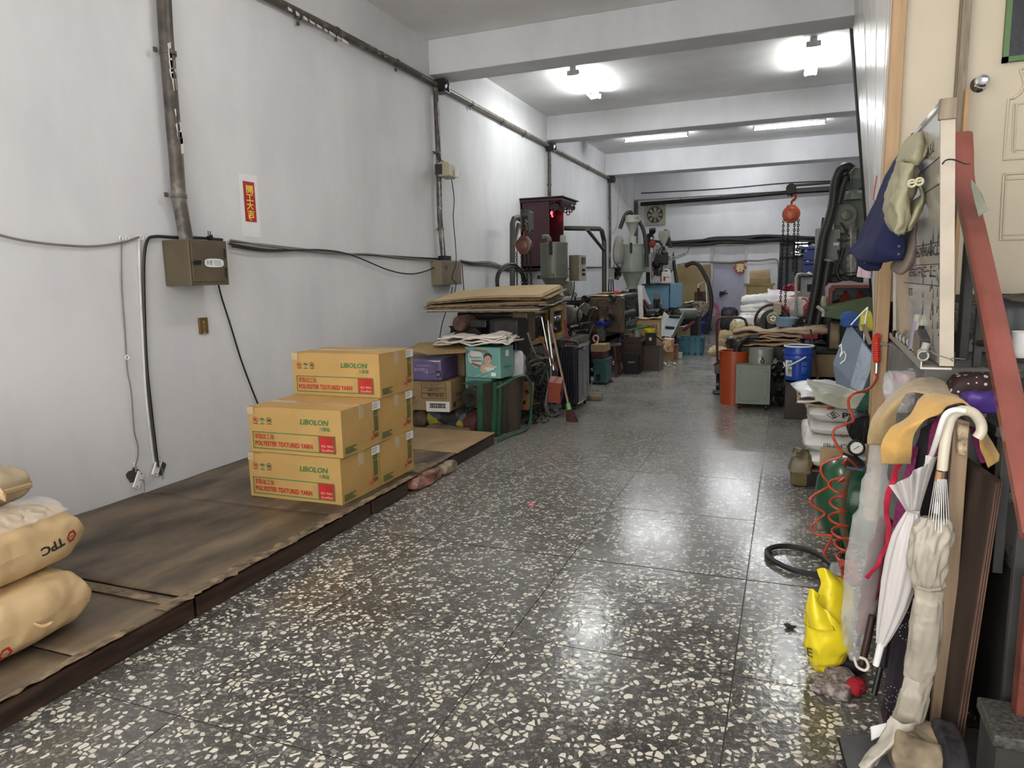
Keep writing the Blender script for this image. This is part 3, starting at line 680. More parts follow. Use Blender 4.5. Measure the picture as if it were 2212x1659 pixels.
ragged('torn_edge',PX-.03,PX+.02,2.9,4.3,PZ+.015,M_board2,7,pl,n=60,amp=.02,lift=.004)
ragged('torn_edge',-3.45,-2.5,2.16,2.21,PZ+.014,M_board2,9,pl,n=6,amp=.01)
# kraft carton sheets at the far end
t=part('carton_sheet',MB().box(-3.95,PX+.01,5.02,5.80,PZ+.008,PZ+.02),M_kraft2,None,bev=.003,label='flat brown carton sheet covering the far platform end',cat='cardboard')
t=T('carton_sheet','grimy flattened carton between the yarn cartons and platform end','cardboard',(-3,4.7,PZ+.008))
part('sheet',MB().box(-3.5,PX+.0,4.42,5.0,PZ+.008,PZ+.014),M_board2,t)
part('crease',MB().box(-3.4,PX-.06,4.78,4.785,PZ+.014,PZ+.016),M_board,t)
# litter stuffed in the gap of the platform edge
M_lit=mat('crumpled_wrap',(.30,.24,.17),rough=.5,var=.5,scale=12,crumple=.8,dirt=.4)
M_litr=mat('red_print_wrap',(.32,.13,.09),rough=.4,var=.6,scale=18,crumple=.8,dirt=.4,dirtcol=(.25,.23,.2))
for lab,c,L,m in(('crumpled red-printed plastic wrap stuffed into the platform gap',(PX-.03,4.48,.04),.40,M_litr),('crumpled brown paper wad filling the platform gap',(PX-.02,4.82,.04),.2,M_lit)):
 mb=crate_sack((c[0],c[1],0.005),L,.16,.085,seed=L*9,amp=.02,rz=PI/2);part('wrap_wad',mb,m,None,smooth=True,label=lab,cat='litter')

# ------------------------------------------------------------------ yarn cartons
def carton(loc):
 t=T('carton','','carton',loc,group='yarn cartons stacked on the platform')
 Lx,Ly,Lz=.72,.45,.298
 mb=MB().grid(lambda u,v:Vector((u*Lx,-.004*math.sin(PI*u)*math.sin(PI*v),v*Lz)),6,4)
 mb.grid(lambda u,v:Vector((Lx+.004*math.sin(PI*u)*math.sin(PI*v),u*Ly,v*Lz)),4,4)
 mb.add([(0,0,0),(0,Ly,0),(0,Ly,Lz),(0,0,Lz)],[(0,1,2,3)]);mb.add([(0,Ly,0),(Lx,Ly,0),(Lx,Ly,Lz),(0,Ly,Lz)],[(0,1,2,3)]);mb.add([(0,0,0),(0,Ly,0),(Lx,Ly,0),(Lx,0,0)],[(0,1,2,3)])
 part('body',mb,M_kraft,t,local=True,smooth=True)
 for k,(a,b)in enumerate(((0,Ly/2-.002),(Ly/2+.002,Ly))):
  part('top_flap',MB().box(0,Lx,a,b,Lz-.004,Lz+.002-.001*k),M_kraft,t,local=True,bev=.001)
 M_tape=mat('clear_tape',(.55,.42,.25),rough=.15,var=.1,coat=.5)
 part('tape',MB().box(-.001,Lx+.002,Ly/2-.03,Ly/2+.03,Lz+.002,Lz+.0028),M_tape,t,local=True)
 part('tape',MB().box(Lx+.003,Lx+.0045,Ly/2-.03,Ly/2+.03,Lz-.09,Lz+.001),M_tape,t,local=True)
 part('tape',MB().box(-.0015,.05,-.0055,-.004,Lz-.05,Lz),M_tape,t,local=True)
 y=-.0055
 kw=dict(local=True)
 # front print, flat
 def tx(s,x,z,h,m,wid=None,**k):
  return text2(t,s,(x,y,z),(1,0,0),(0,0,1),h,m,wid,**k)
 tx('LIBOLON',.41,.203,.034,M_green,.215,bold=.02,shear=.15);tx('力寶龍',.555,.168,.02,M_green,.08)
 mb=MB()
 for(a,b,c,d)in((.03,.67,.132,.137),(.03,.67,.024,.029),(.03,.035,.024,.137),(.665,.67,.024,.137),(.545,.55,.024,.137)):mb.box(a,b,y-.0004,y,c,d)
 part('green_frame',mb,M_green,t,**kw)
 part('red_square',MB().box(.55,.665,y-.0004,y,.029,.132),M_red,t,**kw)
 tx('聚酯加工絲',.045,.092,.029,M_red,.155);tx('POLYESTER TEXTURED YARN',.045,.046,.031,M_red,.45,bold=.02)
 tx('ISO 9001',.565,.062,.016,mat('pink_print',(.75,.45,.4),bump=0),.085);tx('Qualified',.565,.037,.016,MATS['pink_print'],.085)
 for k,x in enumerate((.06,.115,.17)):
  mb=MB()
  if k!=1:
   mb.torus((x,y-.0002,.215),.019,.0013,(0,1,0),18,4);mb.cbox((x,y-.0002,.215),(.034,.0006,.0022),(0,.75,0));mb.cbox((x,y-.0002,.215),(.018,.0006,.010),(0,-.5,0))
   part('handling_mark',mb,M_ink if k else M_red,t,**kw)
  else:
   mb.prism([(x+.02*math.cos(a),y,.215+.014*math.sin(a))for a in[PI*i/10 for i in range(11)]],(0,-.0005,0));mb.box(x-.0015,x+.0015,y-.0005,y,.193,.215)
   part('handling_mark',mb,M_green,t,**kw)
  part('mark_caption',MB().box(x-.018,x+.018,y-.0005,y,.188,.191),M_ink,t,**kw)
 # end print
 x=Lx+.0045
 mb=MB();rnd=random.Random(4)
 for i in range(30):
  for j in range(4):
   if i in(4,5,22):continue
   mb.box(x,x+.0004,Ly-.085+j*.014,Ly-.074+j*.014-.002*rnd.random(),.055+i*.0066,.0595+i*.0066)
 part('size_table',mb,M_dkgreen,t,**kw)
 mb=MB()
 for i in range(4):mb.box(x,x+.0004,.02,.15-.02*(i%3),.02+i*.011,.026+i*.011)
 part('address_print',mb,M_dkgreen,t,**kw)
 mb=MB();mb.tube(curve([(x,.33,.045),(x,.35,.075),(x,.352,.10)],4),.004,4);mb.tube(curve([(x,.315,.062),(x,.345,.055),(x,.36,.078)],4),.0025,4)
 part('red_tick',mb,M_red,t,**kw)
 part('paper_label',MB().box(x,x+.001,Ly-.10,Ly-.0,Lz-.058,Lz-.005),M_white,t,**kw)
 mb=MB();rnd=random.Random(9)
 for i in range(3):mb.box(x+.001,x+.0013,Ly-.095,Ly-.095+.05+.035*rnd.random(),Lz-.02-i*.013,Lz-.0165-i*.013)
 part('label_print',mb,M_ink,t,**kw)
 return t
def text2(parent,s,loc,xd,yd,h,m,wid=None,**k):
 a=PM[parent];PM[parent]=Matrix.Identity(4)
 o=text('lettering',s,loc,xd,yd,h,m,parent,wid=wid,**k);PM[parent]=a;return o
z0=PZ+.012
c0=carton((-3.292,3.585,z0));c0['label']='bottom yarn carton in front of the carton stack'
dup(c0,(-3.292,4.05,z0),0,'bottom yarn carton of the rear column, mostly hidden');
dup(c0,(-3.28,3.60,z0+.302),.006,'middle-height yarn carton stacked on the front one')
dup(c0,(-3.295,4.07,z0+.302),-.004,'middle yarn carton beneath the top one')
dup(c0,(-3.288,4.09,z0+.604),-.01,'topmost yarn carton of the whole stack')
M_patch=mat('paler_patch',(.55,.38,.19),rough=.4)
for(yy,zz)in((4.32,z0+.72),(4.33,z0+.41)):
 pass

# ------------------------------------------------------------------ resin sacks on the platform
M_sack=mat('resin_sack_paper',(0.60,0.42,0.22),rough=.5,var=.06,scale=3,crumple=.55,cscale=7,bump=.06)
M_sack2=mat('dusty_sack_paper',(0.46,0.36,0.23),rough=.7,var=.15,scale=5,crumple=.6,cscale=6,dirt=.3,dirtcol=(.22,.18,.13))
M_film=mat('clear_wrap',(.9,.85,.75),rough=.08,alpha=.22,crumple=.9,cscale=14,bump=0)
def hexlogo(t,c,xd,yd,R):
 xd=Vector(xd).normalized();yd=Vector(yd).normalized();zd=xd.cross(yd);c=Vector(c)
 P=lambda a,r:c+xd*r*math.cos(a)+yd*r*math.sin(a)+zd*.002
 mb=MB()
 for i in range(6):
  a,b=i*PI/3,(i+1)*PI/3
  mb.add([P(a,R),P(b,R),P(b,R*.62),P(a,R*.62)],[(0,1,2,3)])
 part('red_hexagon',mb,M_red,t);text('lettering','TPC',c-xd*R*.38-yd*R*.2+zd*.002,xd,yd,R*.4,M_ink,t,wid=R*.76)
def resin_sack(lab,c,L,Wd,H,seed,rz,logos,m=None):
 t=T('resin_sack',lab,'sack',c,group='full resin sacks on the platform')
 part('body',crate_sack(c,L,Wd,H,seed=seed,rz=rz,amp=.017,pinch=.35,nu=56,nv=32),m or M_sack,t,smooth=True,autos=80)
 return t
CX,CY=-3.13,1.72
rzs=.10
s1=resin_sack('bottom full kraft sack lying on the platform',(-3.12,1.64,PZ+.012),.94,.58,.24,3,rzs,1)
s2=resin_sack('middle full kraft sack with shiny clear wrap on its end',(-3.20,1.70,PZ+.255),.94,.58,.25,5,rzs+.02,1)
s3=resin_sack('top dusty sack with a sewn ear on the pile',(-3.37,1.68,PZ+.505),.88,.5,.17,8,rzs,0,M_sack2)
def on_end(c,L,rz,lx,ly,lz):# local point of a sack
 return Vector(c)+Euler((0,0,rz)).to_matrix()@Vector((lx,ly,lz))
# end ears and stitching
mb=MB()
e=on_end((-3.37,1.68,PZ+.59),0,rzs,.44,0,0)
mb.tube(curve([e+Vector((-.02,-.2,0)),e+Vector((.01,0,.005)),e+Vector((0,.2,0))],5),[.012]*11,6);mb.tube(curve([e,e+Vector((.05,.03,.01)),e+Vector((.10,.03,.02))],4),[.012,.011,.01,.01,.013,.018,.024,.03,.012],6,sy=.4)
part('sewn_ear',mb,mat('ear_paper',(.42,.30,.15),rough=.7),s3,smooth=True)
e=on_end((-3.12,1.64,PZ+.135),0,rzs,.47,0,0)
mb=MB();mb.tube(curve([e,e+Vector((.03,.01,-.01)),e+Vector((.06,.015,0)),e+Vector((.075,.02,.01))],4),.006,5);part('sewn_ear',mb,MATS['ear_paper'],s1,smooth=True)
from mathutils.bvhtree import BVHTree
def cling(o,tgt,off=.002):
 """press a flat print onto the surface it is printed on"""
 dg=bpy.context.evaluated_depsgraph_get();M=PM[o]
 bt=BVHTree.FromPolygons([v.co for v in tgt.data.vertices],[list(p.vertices)for p in tgt.data.polygons])
 cen=sum((v.co for v in tgt.data.vertices),Vector())/len(tgt.data.vertices)
 for v in o.data.vertices:
  h=bt.find_nearest(v.co)
  if h[0]is not None:n=h[1]if h[1].dot(h[0]-cen)>0 else-h[1];v.co=h[0]+n*off
def sack_hit(t,u,v):
 body=[c for c in t.children if c.name.startswith('body')][0]
 bt=BVHTree.FromPolygons([PM[t]@q.co for q in body.data.vertices],[list(p.vertices)for p in body.data.polygons])
 p=at(u,v,x=-2.9);h=bt.ray_cast(EYE,(p-EYE).normalized());return body,h[0],h[1]
for(t,hexp,word)in((s2,(153,1158),((146,1157),(105,1187))),(s1,(10,1413),None)):
 body,h,n=sack_hit(t,*hexp)
 if h is None:print('no hit',hexp);continue
 _,h2,_n=sack_hit(t,*(word[1]if word else(-25,1430)))
 xd=((h2 or h+Vector((-1,-.2,0)))-h).normalized();yd=-(Vector((0,0,1))-xd*xd.z).normalized()
 hexlogo(t,h,xd,yd,.027)
 if word:text('lettering','TPC',h+xd*.042-yd*.018,xd,yd,.036,M_ink,t,wid=.105,bold=.03)
 for c in t.children:
  if c.name.startswith(('red_hexagon','lettering')):
   bm=bmesh.new();bm.from_mesh(c.data);bmesh.ops.triangulate(bm,faces=bm.faces);bmesh.ops.subdivide_edges(bm,edges=bm.edges,cuts=2 if c.name.startswith('lett')else 4,use_grid_fill=True);bm.to_mesh(c.data);bm.free();cling(c,body,.003)
drape('clear_wrap',[[on_end((-3.20,1.70,PZ+.255),0,rzs,lx,ly,lz)for ly in(-.12,.0,.12,.22)]for(lx,lz)in((.27,.285),(.38,.270),(.455,.235))],M_film,s2,nu=14,nv=10,amp=.01,sc=14,solid=.0006)
for(t,c,rr)in((s2,(-3.20,1.70,PZ+.255),rzs),(s1,(-3.12,1.64,PZ+.012),rzs)):
 p=on_end(c,0,rr,.13 if t is s2 else .14,-.02,.256 if t is s2 else .246)
 part('paper_label',MB().cbox(p,(.07,.05,.002),(-.05,0,rr)),M_white,t)
# ------------------------------------------------------------------ left row: boxes, trolley, machines
def pb(mb,y,u0,v0,u1,v1,dy,bx=0):
 a,b,c,d=rectY(y,u0,v0,u1,v1);return mb.box(a,b,y,y+dy,c,d)
def xb(mb,x,u0,v0,u1,v1,dx):
 a,b,c,d=rectX(x,u0,v0,u1,v1);return mb.box(min(x,x+dx),max(x,x+dx),a,b,c,d)
M_gr=mat('hopper_green_grey',(0.125,0.135,0.105),rough=.4,var=.14,scale=5,dirt=.3,dirtcol=(.05,.05,.04),metal=.1)
M_gr2=mat('pale_grey_green',(0.21,0.24,0.205),rough=.42,var=.1,scale=5,dirt=.2,dirtcol=(.09,.09,.07))
M_gr3=mat('light_cream_grey',(0.36,0.36,0.31),rough=.45,var=.1,dirt=.25,dirtcol=(.15,.14,.11))
M_yelm=mat('mustard_enamel',(0.34,0.22,0.035),rough=.4,var=.2,dirt=.4,dirtcol=(.10,.07,.03))
M_mesh=mat('oily_mesh',(.02,.02,.018),rough=.5)
M_rust=mat('rusty_iron',(.08,.038,.024),rough=.65,var=.5,scale=14,dirt=.4,dirtcol=(.04,.025,.02))
M_ochre=mat('oily_brown_plate',(.085,.052,.028),rough=.5,var=.4,dirt=.5)
M_rubber=mat('black_rubber_hose',(.018,.017,.016),rough=.45)
M_ly=[None]
def litter_bits(name,lab,lo,hi,n,ms,smin,smax,seed=1,cat_='litter'):
 """heap of tools and scraps too small to pick apart"""
 r=random.Random(seed);mb=MB()
 for i in range(n):
  mb.mi=r.randrange(len(ms));c=[r.uniform(lo[k],hi[k])for k in range(3)];s=[r.uniform(smin,smax)for _ in range(3)]
  if r.random()<.45:mb.tube([c,[c[0]+r.uniform(-1,1)*smax*2,c[1]+r.uniform(-1,1)*smax*2,c[2]+r.uniform(-.6,.6)*smax]],r.uniform(.25,.5)*smin,6)
  else:mb.cbox(c,s,(r.random(),r.random(),r.random()*3))
 return part(name,mb,ms,None,label=lab,cat=cat_,kind='stuff')

# bags and waste under the diaper boxes
M_waste=mat('crumpled_waste_paper',(.20,.15,.095),rough=.7,var=.4,crumple=.9,dirt=.4)
M_wasteb=mat('dark_printed_bag',(.05,.05,.055),rough=.3,var=.8,scale=5,crumple=.9)
def patchy(name,base,cols,scale=6):
 m=mat(name,base,rough=.35,crumple=.7);n,l=m.node_tree.nodes,m.node_tree.links;b=n['Principled BSDF']
 tc=n.new('ShaderNodeTexCoord');v=n.new('ShaderNodeTexVoronoi');v.inputs['Scale'].default_value=scale;l.new(tc.outputs['Object'],v.inputs['Vector'])
 s=n.new('ShaderNodeSeparateColor');l.new(v.outputs['Color'],s.inputs[0]);r=n.new('ShaderNodeValToRGB');r.color_ramp.interpolation='CONSTANT';l.new(s.outputs[0],r.inputs[0])
 k=len(cols);r.color_ramp.elements[0].position=0;r.color_ramp.elements[0].color=(*cols[0],1)
 r.color_ramp.elements[1].position=1/k;r.color_ramp.elements[1].color=(*cols[1],1)
 for i in range(2,k):e=r.color_ramp.elements.new(i/k);e.color=(*cols[i],1)
 l.new(r.outputs[0],b.inputs['Base Color']);return m
M_ybag=patchy('yellow_black_print',(.04,.04,.05),[(.03,.03,.035),(.035,.035,.04),(.05,.05,.06),(.42,.38,.05),(.03,.03,.03),(.10,.10,.10)],9)
def bag(lab,u0,v0,u1,v1,y,m,seed,dz=.9,name='waste_bag',cat_='bag',amp=.03):
 a,b,c,d=rectY(y,u0,v0,u1,v1)
 return part(name,crate_sack(((a+b)/2,y+.22,c),b-a,.45,d-c,seed=seed,amp=amp,pinch=.5,sc=6),m,None,smooth=True,autos=80,label=lab,cat=cat_)
bag('dark plastic bag with yellow print under the kraft diaper carton',918,884,1012,930,6.05,M_ybag,3)
bag('crumpled brown paper wad between the yarn cartons and dark bag',886,888,920,926,6.1,M_waste,5)
bag('flattened brown paper bundle on the platform end under dark bag',905,926,1010,946,5.92,M_waste,7,amp=.02)
bag('crumpled dark red rag pressed beside the green trolley',1000,896,1030,944,6.0,mat('dark_rust_rag',(.09,.03,.025),rough=.8,crumple=.8),9)

def print_box(t,x0,x1,y0,y1,z0,z1,m,rz=0):
 return part('body',MB().box(x0,x1,y0,y1,z0,z1),m,t,bev=.003)
# kraft diaper carton
M_kr=mat('sturdy_kraft',(0.30,0.205,0.105),rough=.75,var=.08,dirt=.15,dirtcol=(.18,.12,.06))
yk=5.98;x0,x1,z0,z1=rectY(yk,868,830,975,885)
zb=at(900,884,y=yk).z;zt_=at(900,822,y=yk).z
tk=T('diaper_carton','kraft carton with white barcode label under the purple tissue pack','carton',(x0,yk,zb))
M_=Matrix.Translation((x1,yk,0))@Matrix.Rotation(.10,4,'Z')@Matrix.Translation((-x1,-yk,0))
DPT=.42
part('body',MB().box(x0-.1,x1,yk,yk+DPT,zb,zt_,M_),M_kr,tk,bev=.004)
fx=M_.to_3x3()@Vector((1,0,0));fy=M_.to_3x3()@Vector((0,1,0));Z=Vector((0,0,1));F0=M_@Vector((x0,yk,zb));wk=x1-x0;hk=zt_-zb
def onf(fu,fv):return F0+fx*(fu*wk)+Z*(fv*hk)-fy*.002
text('lettering','Pampers',onf(.03,.38),fx,Z,.05,M_ink,tk,wid=.15,bold=.01);text('lettering','おやすみパンツ',onf(.03,.22),fx,Z,.032,M_ink,tk,wid=.17)
text('lettering','パンツ XL ビッグ',onf(.48,.84),fx,Z,.026,M_ink,tk,wid=.16);text('lettering','26枚×4コ',onf(.55,.66),fx,Z,.03,M_ink,tk,wid=.12);text('lettering','90776167',onf(.55,.48),fx,Z,.036,M_ink,tk,wid=.17,bold=.02)
mb=MB()
for fv in(.42,.60,.78,.97):mb.cbox(onf(.67,fv),(.24,.002,.003),(0,0,.10))
for fu in(.44,.90):mb.cbox(onf(fu,.69),(.003,.002,.55*hk),(0,0,.10))
part('printed_frame',mb,M_ink,tk)
mb=MB();mb.torus(onf(.22,.61),.018,.0025,fy,14,4);part('heart_print',mb,M_ink,tk)
mb=MB();mb.prism([onf(.06,.08)+fx*.03*math.cos(a)+Z*.03*math.sin(a)for a in[2*PI*k/16 for k in range(16)]],-fy*.0006);part('round_mark',mb,M_ink,tk)
part('barcode_label',MB().cbox(onf(.74,.14),(.24,.003,.10),(0,0,.10)),M_white,tk)
mb=MB();r=random.Random(3);xx=-.08
while xx<.08:w=r.choice((.003,.005,.008));mb.cbox(onf(.74,.17)+fx*xx-fy*.002,(w,.001,.045),(0,0,.10));xx+=w+r.choice((.003,.005))
mb.cbox(onf(.74,.235)-fy*.002,(.175,.001,.005),(0,0,.1));mb.cbox(onf(.74,.105)-fy*.002,(.175,.001,.005),(0,0,.1))
part('barcode',mb,M_ink,tk)
R0=M_@Vector((x1+.002,yk,zb))
text('lettering','Pampers',R0+fy*.12+Z*.30*hk*1.4,fy,Z,.045,M_ink,tk,wid=.2);text('lettering','おやすみパンツ',R0+fy*.12+Z*.2*hk,fy,Z,.03,M_ink,tk,wid=.24)
part('round_mark',MB().prism([R0+fy*(.08+.03*math.cos(a))+Z*(.05+.03*math.sin(a))for a in[2*PI*k/16 for k in range(16)]],fx*.0006),M_ink,tk)
# purple tissue pack, lying upside down
M_pur=mat('purple_film_pack',(0.13,0.10,0.22),rough=.3,var=.12,crumple=.25,cscale=5)
M_purl=mat('lilac_print',(.45,.42,.55),bump=0)
yt=5.95;x0,x1,z0,z1=rectY(yt,866,772,953,822)
tp=T('tissue_pack','purple multipack of tissues printed upside down on the kraft carton','tissues',(x0,yt,z0))
ztp=zt_+.004;z1=at(920,776,y=yt).z
part('body',MB().box(x0-.08,x1,yt,yt+.42,ztp,z1,Matrix.Translation((x1,yt,0))@Matrix.Rotation(.05,4,'Z')@Matrix.Translation((-x1,-yt,0))),M_pur,tp,bev=.02)
up=Vector((0,0,-1));xr=Vector((-1,-.05,0))
text('lettering','Tissue',Vector((x1-.13,yt-.0125,z1-.055-.03)),xr,up,.045,M_purl,tp,wid=.15);text('lettering','Interfold De',Vector((x1-.11,yt-.0115,z1-.055)),xr,up,.018,M_purl,tp,wid=.14)
text('lettering','24',Vector((x1-.012,yt-.006,z1-.13)),xr,up,.03,M_white,tp,wid=.03);part('dark_patch',MB().box(x1-.05,x1-.005,yt-.003,yt-.0015,z1-.17,z1-.11),M_ink,tp)
mb=MB();mb.tube(curve([(x0-.05,yt-.004,z1-.03),(x1-.09,yt-.004,z1-.04),(x1-.06,yt-.004,z1-.09),(x1-.09,yt-.004,z1-.14),(x0-.05,yt-.004,z1-.15)],5),.0025,4);part('printed_frame',mb,M_ink,tp)
part('cream_band',MB().box(x0-.07,x1-.005,yt-.004,yt-.001,z1-.022,z1-.012),mat('cream_band',(.7,.6,.5)),tp)
# flaps of the open brown carton over them
M_flap=mat('carton_flap',(0.33,0.22,0.095),rough=.7,var=.1)
t=T('open_carton','opened brown carton behind the tissue pack with spread flaps','carton',(x0,6.4,ztp))
yo=6.45;xa,xb_,za,zb2=rectY(yo,880,760,1004,845)
part('body',MB().box(xa-.1,xb_,yo,yo+.35,ztp-.05,zb2+.02),M_kr,t,bev=.003)
P=lambda u,v,y:at(u,v,y=y)
mb=MB();mb.prism([P(921,767,5.95),P(1005,762,6.05),P(1022,742,6.45),P(940,738,6.45)],(0,0,.006));part('flap',mb,M_flap,t)
mb=MB();mb.prism([P(884,757,6.0),P(925,767,6.0),P(960,740,6.5),P(905,741,6.5)],(0,0,.006));part('flap',mb,M_flap,t)
cc=P(980,749,6.2)+Vector((0,-.06,.012));
text('lettering','27',cc+Vector((.04,.03,.02)),(-1,0,0),(0,-.9,-.3),.03,M_ink,t)
# mint diaper box, on top of another, beside
M_mint=mat('mint_box',(0.16,0.35,0.31),rough=.35,var=.10,scale=4)
ym=6.15;x0,x1,z0,z1=rectY(ym,1003,745,1081,817)
z0=at(1078,818,y=ym).z;z1=at(1085,751,y=ym).z
Mm=Matrix.Translation((x1,ym,0))@Matrix.Rotation(-.06,4,'Z')@Matrix.Translation((-x1,-ym,0))
tm=T('diaper_box','mint green diaper box with a baby picture on its front','box',(x0,ym,z0))
part('body',MB().box(x0,x1,ym,ym+.30,z0,z1,Mm),M_mint,tm,bev=.004)
mx_=Mm.to_3x3()@Vector((1,0,0));my_=Mm.to_3x3()@Vector((0,1,0));G0_=Mm@Vector((x0,ym,z0));wm,hm=x1-x0,z1-z0
O_=lambda a,b,d=.002:G0_+mx_*(a*wm)+Z*(b*hm)-my_*d
def blob(name,parent,pts,m,d=.002,lab=None):
 mb=MB();mb.prism([O_(a,b,d)for a,b in pts],-my_*.0006);return part(name,mb,m,parent,label=lab)
M_mintl=mat('pale_mint',(.42,.62,.57),bump=0);M_skin=mat('printed_skin',(.55,.34,.24),bump=0);M_hair=mat('printed_hair',(.05,.03,.025),bump=0)
M_bronze=mat('bronze_print',(.28,.17,.12),rough=.3,metal=.3)
blob('heart_print',tm,[(.10,.55),(.08,.75),(.18,.88),(.32,.86),(.42,.88),(.50,.78),(.52,.62),(.46,.45),(.32,.32),(.2,.4)],mat('pale_heart',(.55,.56,.53),bump=0))
text('lettering','Pampers',O_(.12,.63,.0035),mx_,Z,.03,mat('teal_ink',(.03,.2,.17),bump=0),tm,wid=wm*.36,bold=.02)
for k in range(2):part('caption',MB().cbox(O_(.33,.57-.035*k,.003),(wm*.3,.001,.006),(0,0,-.06)),M_ink,tm)
blob('brown_ribbon',tm,[(.16,.44),(.2,.5),(.46,.42),(.44,.36),(.3,.37)],M_bronze,.0035)
blob('bronze_banner',tm,[(.3,.93),(.62,.90),(.66,.86),(.62,.82),(.3,.87),(.22,.91)],M_bronze)
el=lambda cx,cy,rx,ry,n=18:[(cx+rx*math.cos(2*PI*k/n),cy+ry*math.sin(2*PI*k/n))for k in range(n)]
bb=blob('baby_picture',tm,[(.42,.24),(.45,.40),(.55,.47),(.72,.47),(.80,.40),(.90,.42),(.90,.36),(.78,.33),(.72,.22),(.5,.16)],M_skin,.0038)
blob('baby_head',tm,el(.65,.62,.10,.15),M_skin,.0045);blob('baby_hair',tm,[(.55,.62),(.54,.74),(.6,.82),(.7,.82),(.77,.73),(.75,.6),(.73,.70),(.66,.745),(.58,.70)],M_hair,.0052)
blob('baby_eye',tm,el(.62,.64,.012,.012,8),M_hair,.0052);blob('baby_eye',tm,el(.69,.635,.012,.012,8),M_hair,.0052);blob('baby_mouth',tm,el(.65,.55,.02,.01,8),mat('lip',(.4,.12,.1),bump=0),.0052)
blob('towel_print',tm,[(.52,.32),(.62,.37),(.78,.34),(.88,.38),(.8,.28),(.62,.24)],M_mintl,.0048)
for k in range(3):blob('pale_swoosh',tm,[(.02+.2*k,.02),(.12+.22*k,.05),(.30+.3*k,.22),(.2+.25*k,.12)],M_mintl,.0022)
part('barcode_label',MB().cbox(O_(.80,.13,.003),(.05,.001,.035),(0,0,-.06)),M_white,tm)
rs=Mm@Vector((x1+.002,ym,z0));part('paper_label',MB().cbox(rs+my_*.15+Z*hm*.78,(.003,.07,.06),(0,0,-.06)),M_white,tm)
text('lettering','Pampers',rs+my_*.06+Z*hm*.3,my_,Z,.03,MATS['teal_ink'],tm,wid=.18)
t=T('diaper_box','lower mint green diaper box mostly hidden behind the green trolley','box',(x0,ym,z0-.25))
part('body',MB().box(x0-.02,x1-.12,ym+.05,ym+.34,z0-.30,z0-.003),M_mint,t,bev=.004)
part('bronze_banner',MB().box(x0+.03,x0+.2,ym+.005,ym+.009,z0-.10,z0-.065),M_bronze,t)
# white folded woven sacks heap on top
M_wov=mat('woven_white_sack',(.66,.60,.54),rough=.5,var=.08,crumple=.5,cscale=8,dirt=.15,dirtcol=(.35,.3,.25))
zz=at(1000,742,y=6.3).z
for k in range(4):
 mb=flat_sack((at(1028,735,y=6.3).x,6.35,zz+.012+.020*k),.80-.06*k,.42,seed=k+2,amp=.026,rz=.06*k-.05,tilt=(0,-.03),nu=24,nv=12)
 part('folded_sack',mb,M_wov,None,smooth=True,solid=.012,autos=80,cat='sack',label='white woven sack folded flat over the mint box, %s'%('lowest of four','second from below','third from below','topmost of four')[k])
# frosted tub leaning
c=at(1112,790,y=6.55)
part('plastic_bag',crate_sack((c.x,c.y,c.z-.12),.22,.12,.26,seed=4,amp=.02),mat('cloudy_bag',(.42,.42,.42),rough=.3,crumple=.5),None,smooth=True,label='cloudy white plastic bag right of the mint box',cat='bag',autos=80)

# green tipped-up platform trolley
M_gen=mat('green_enamel_pipe',(0.02,0.095,0.045),rough=.3,var=.2,dirt=.25,dirtcol=(.06,.05,.03),coat=.2)
M_bedb=mat('worn_trolley_bed',(0.05,0.045,0.035),rough=.5,var=.5,scale=3,stretch=(5,5,.5),dirt=.4,dirtcol=(.14,.08,.04))
tt=T('platform_trolley','green platform trolley standing on edge beside the mint boxes','trolley',(-2.6,6.2,0))
A=at(1032,830,y=5.88);B=at(1032,905,y=5.88)
# bed plane through measured corners
bl=at(1035,948,z=.12);br=at(1066,958,z=0.0)
q0=at(1036,945,y=5.90);q1=at(1036,832,y=5.90);r0_=at(1122,932,y=6.50);r1_=at(1133,812,y=6.62)
mb=MB();n_=Vector((.03,.0,0));mb.hexa([q0-n_,r0_-n_,r0_,q0],[q1-n_,r1_-n_,r1_,q1]);part('deck',mb,M_bedb,tt)
for f in(0,.30,.42):
 a,b=q0.lerp(r0_,f),q1.lerp(r1_,f);mb=MB();mb.hexa([a-Vector((.01,.012,0)),a+Vector((.03,-.012,0)),a+Vector((.03,.012,0)),a+Vector((-.01,.012,0))],[b-Vector((.01,.012,0)),b+Vector((.03,-.012,0)),b+Vector((.03,.012,0)),b+Vector((-.01,.012,0))]);part('rail',mb,M_gen,tt)
loop=[at(1058,838,y=5.93),at(1080,826,y=6.0),at(1102,814,y=6.15),at(1118,812,y=6.3),at(1129,822,y=6.42),at(1133,842,y=6.48),at(1133,880,y=6.5),at(1131,910,y=6.5),at(1122,925,y=6.42),at(1108,934,y=6.3),at(1085,944,y=6.12),at(1066,956,y=5.95),at(1062,962,y=5.9)]
loop=[p+Vector((.07,0,0))for p in loop];loop[-1].z=.016;loop[-2].z=max(.016,loop[-2].z)
for p in loop:p.z=max(p.z,.016)
part('push_handle',MB().tube(curve(loop,5),.015,8),M_gen,tt,smooth=True)
part('top_plate',MB().hexa([q1+Vector((0,0,-.01)),r1_+Vector((0,0,-.01)),r1_+Vector((-.35,0,-.01)),q1+Vector((-.22,.1,-.01))],[q1,r1_,r1_+Vector((-.35,0,0)),q1+Vector((-.22,.1,0))]),M_gen,tt)
w=at(1018,858,y=5.93);mb=MB();mb.lathe([(.03,-.02),(.085,-.02),(.095,-.01),(.095,.01),(.085,.02),(.03,.02)],w,20,axis=(0,1,0));part('wheel',mb,M_rubber,tt,smooth=True)
part('wheel_hub',MB().lathe([(.001,-.022),(.04,-.025),(.04,.02),(.001,.02)],w,12,axis=(0,1,0)),M_dark,tt)
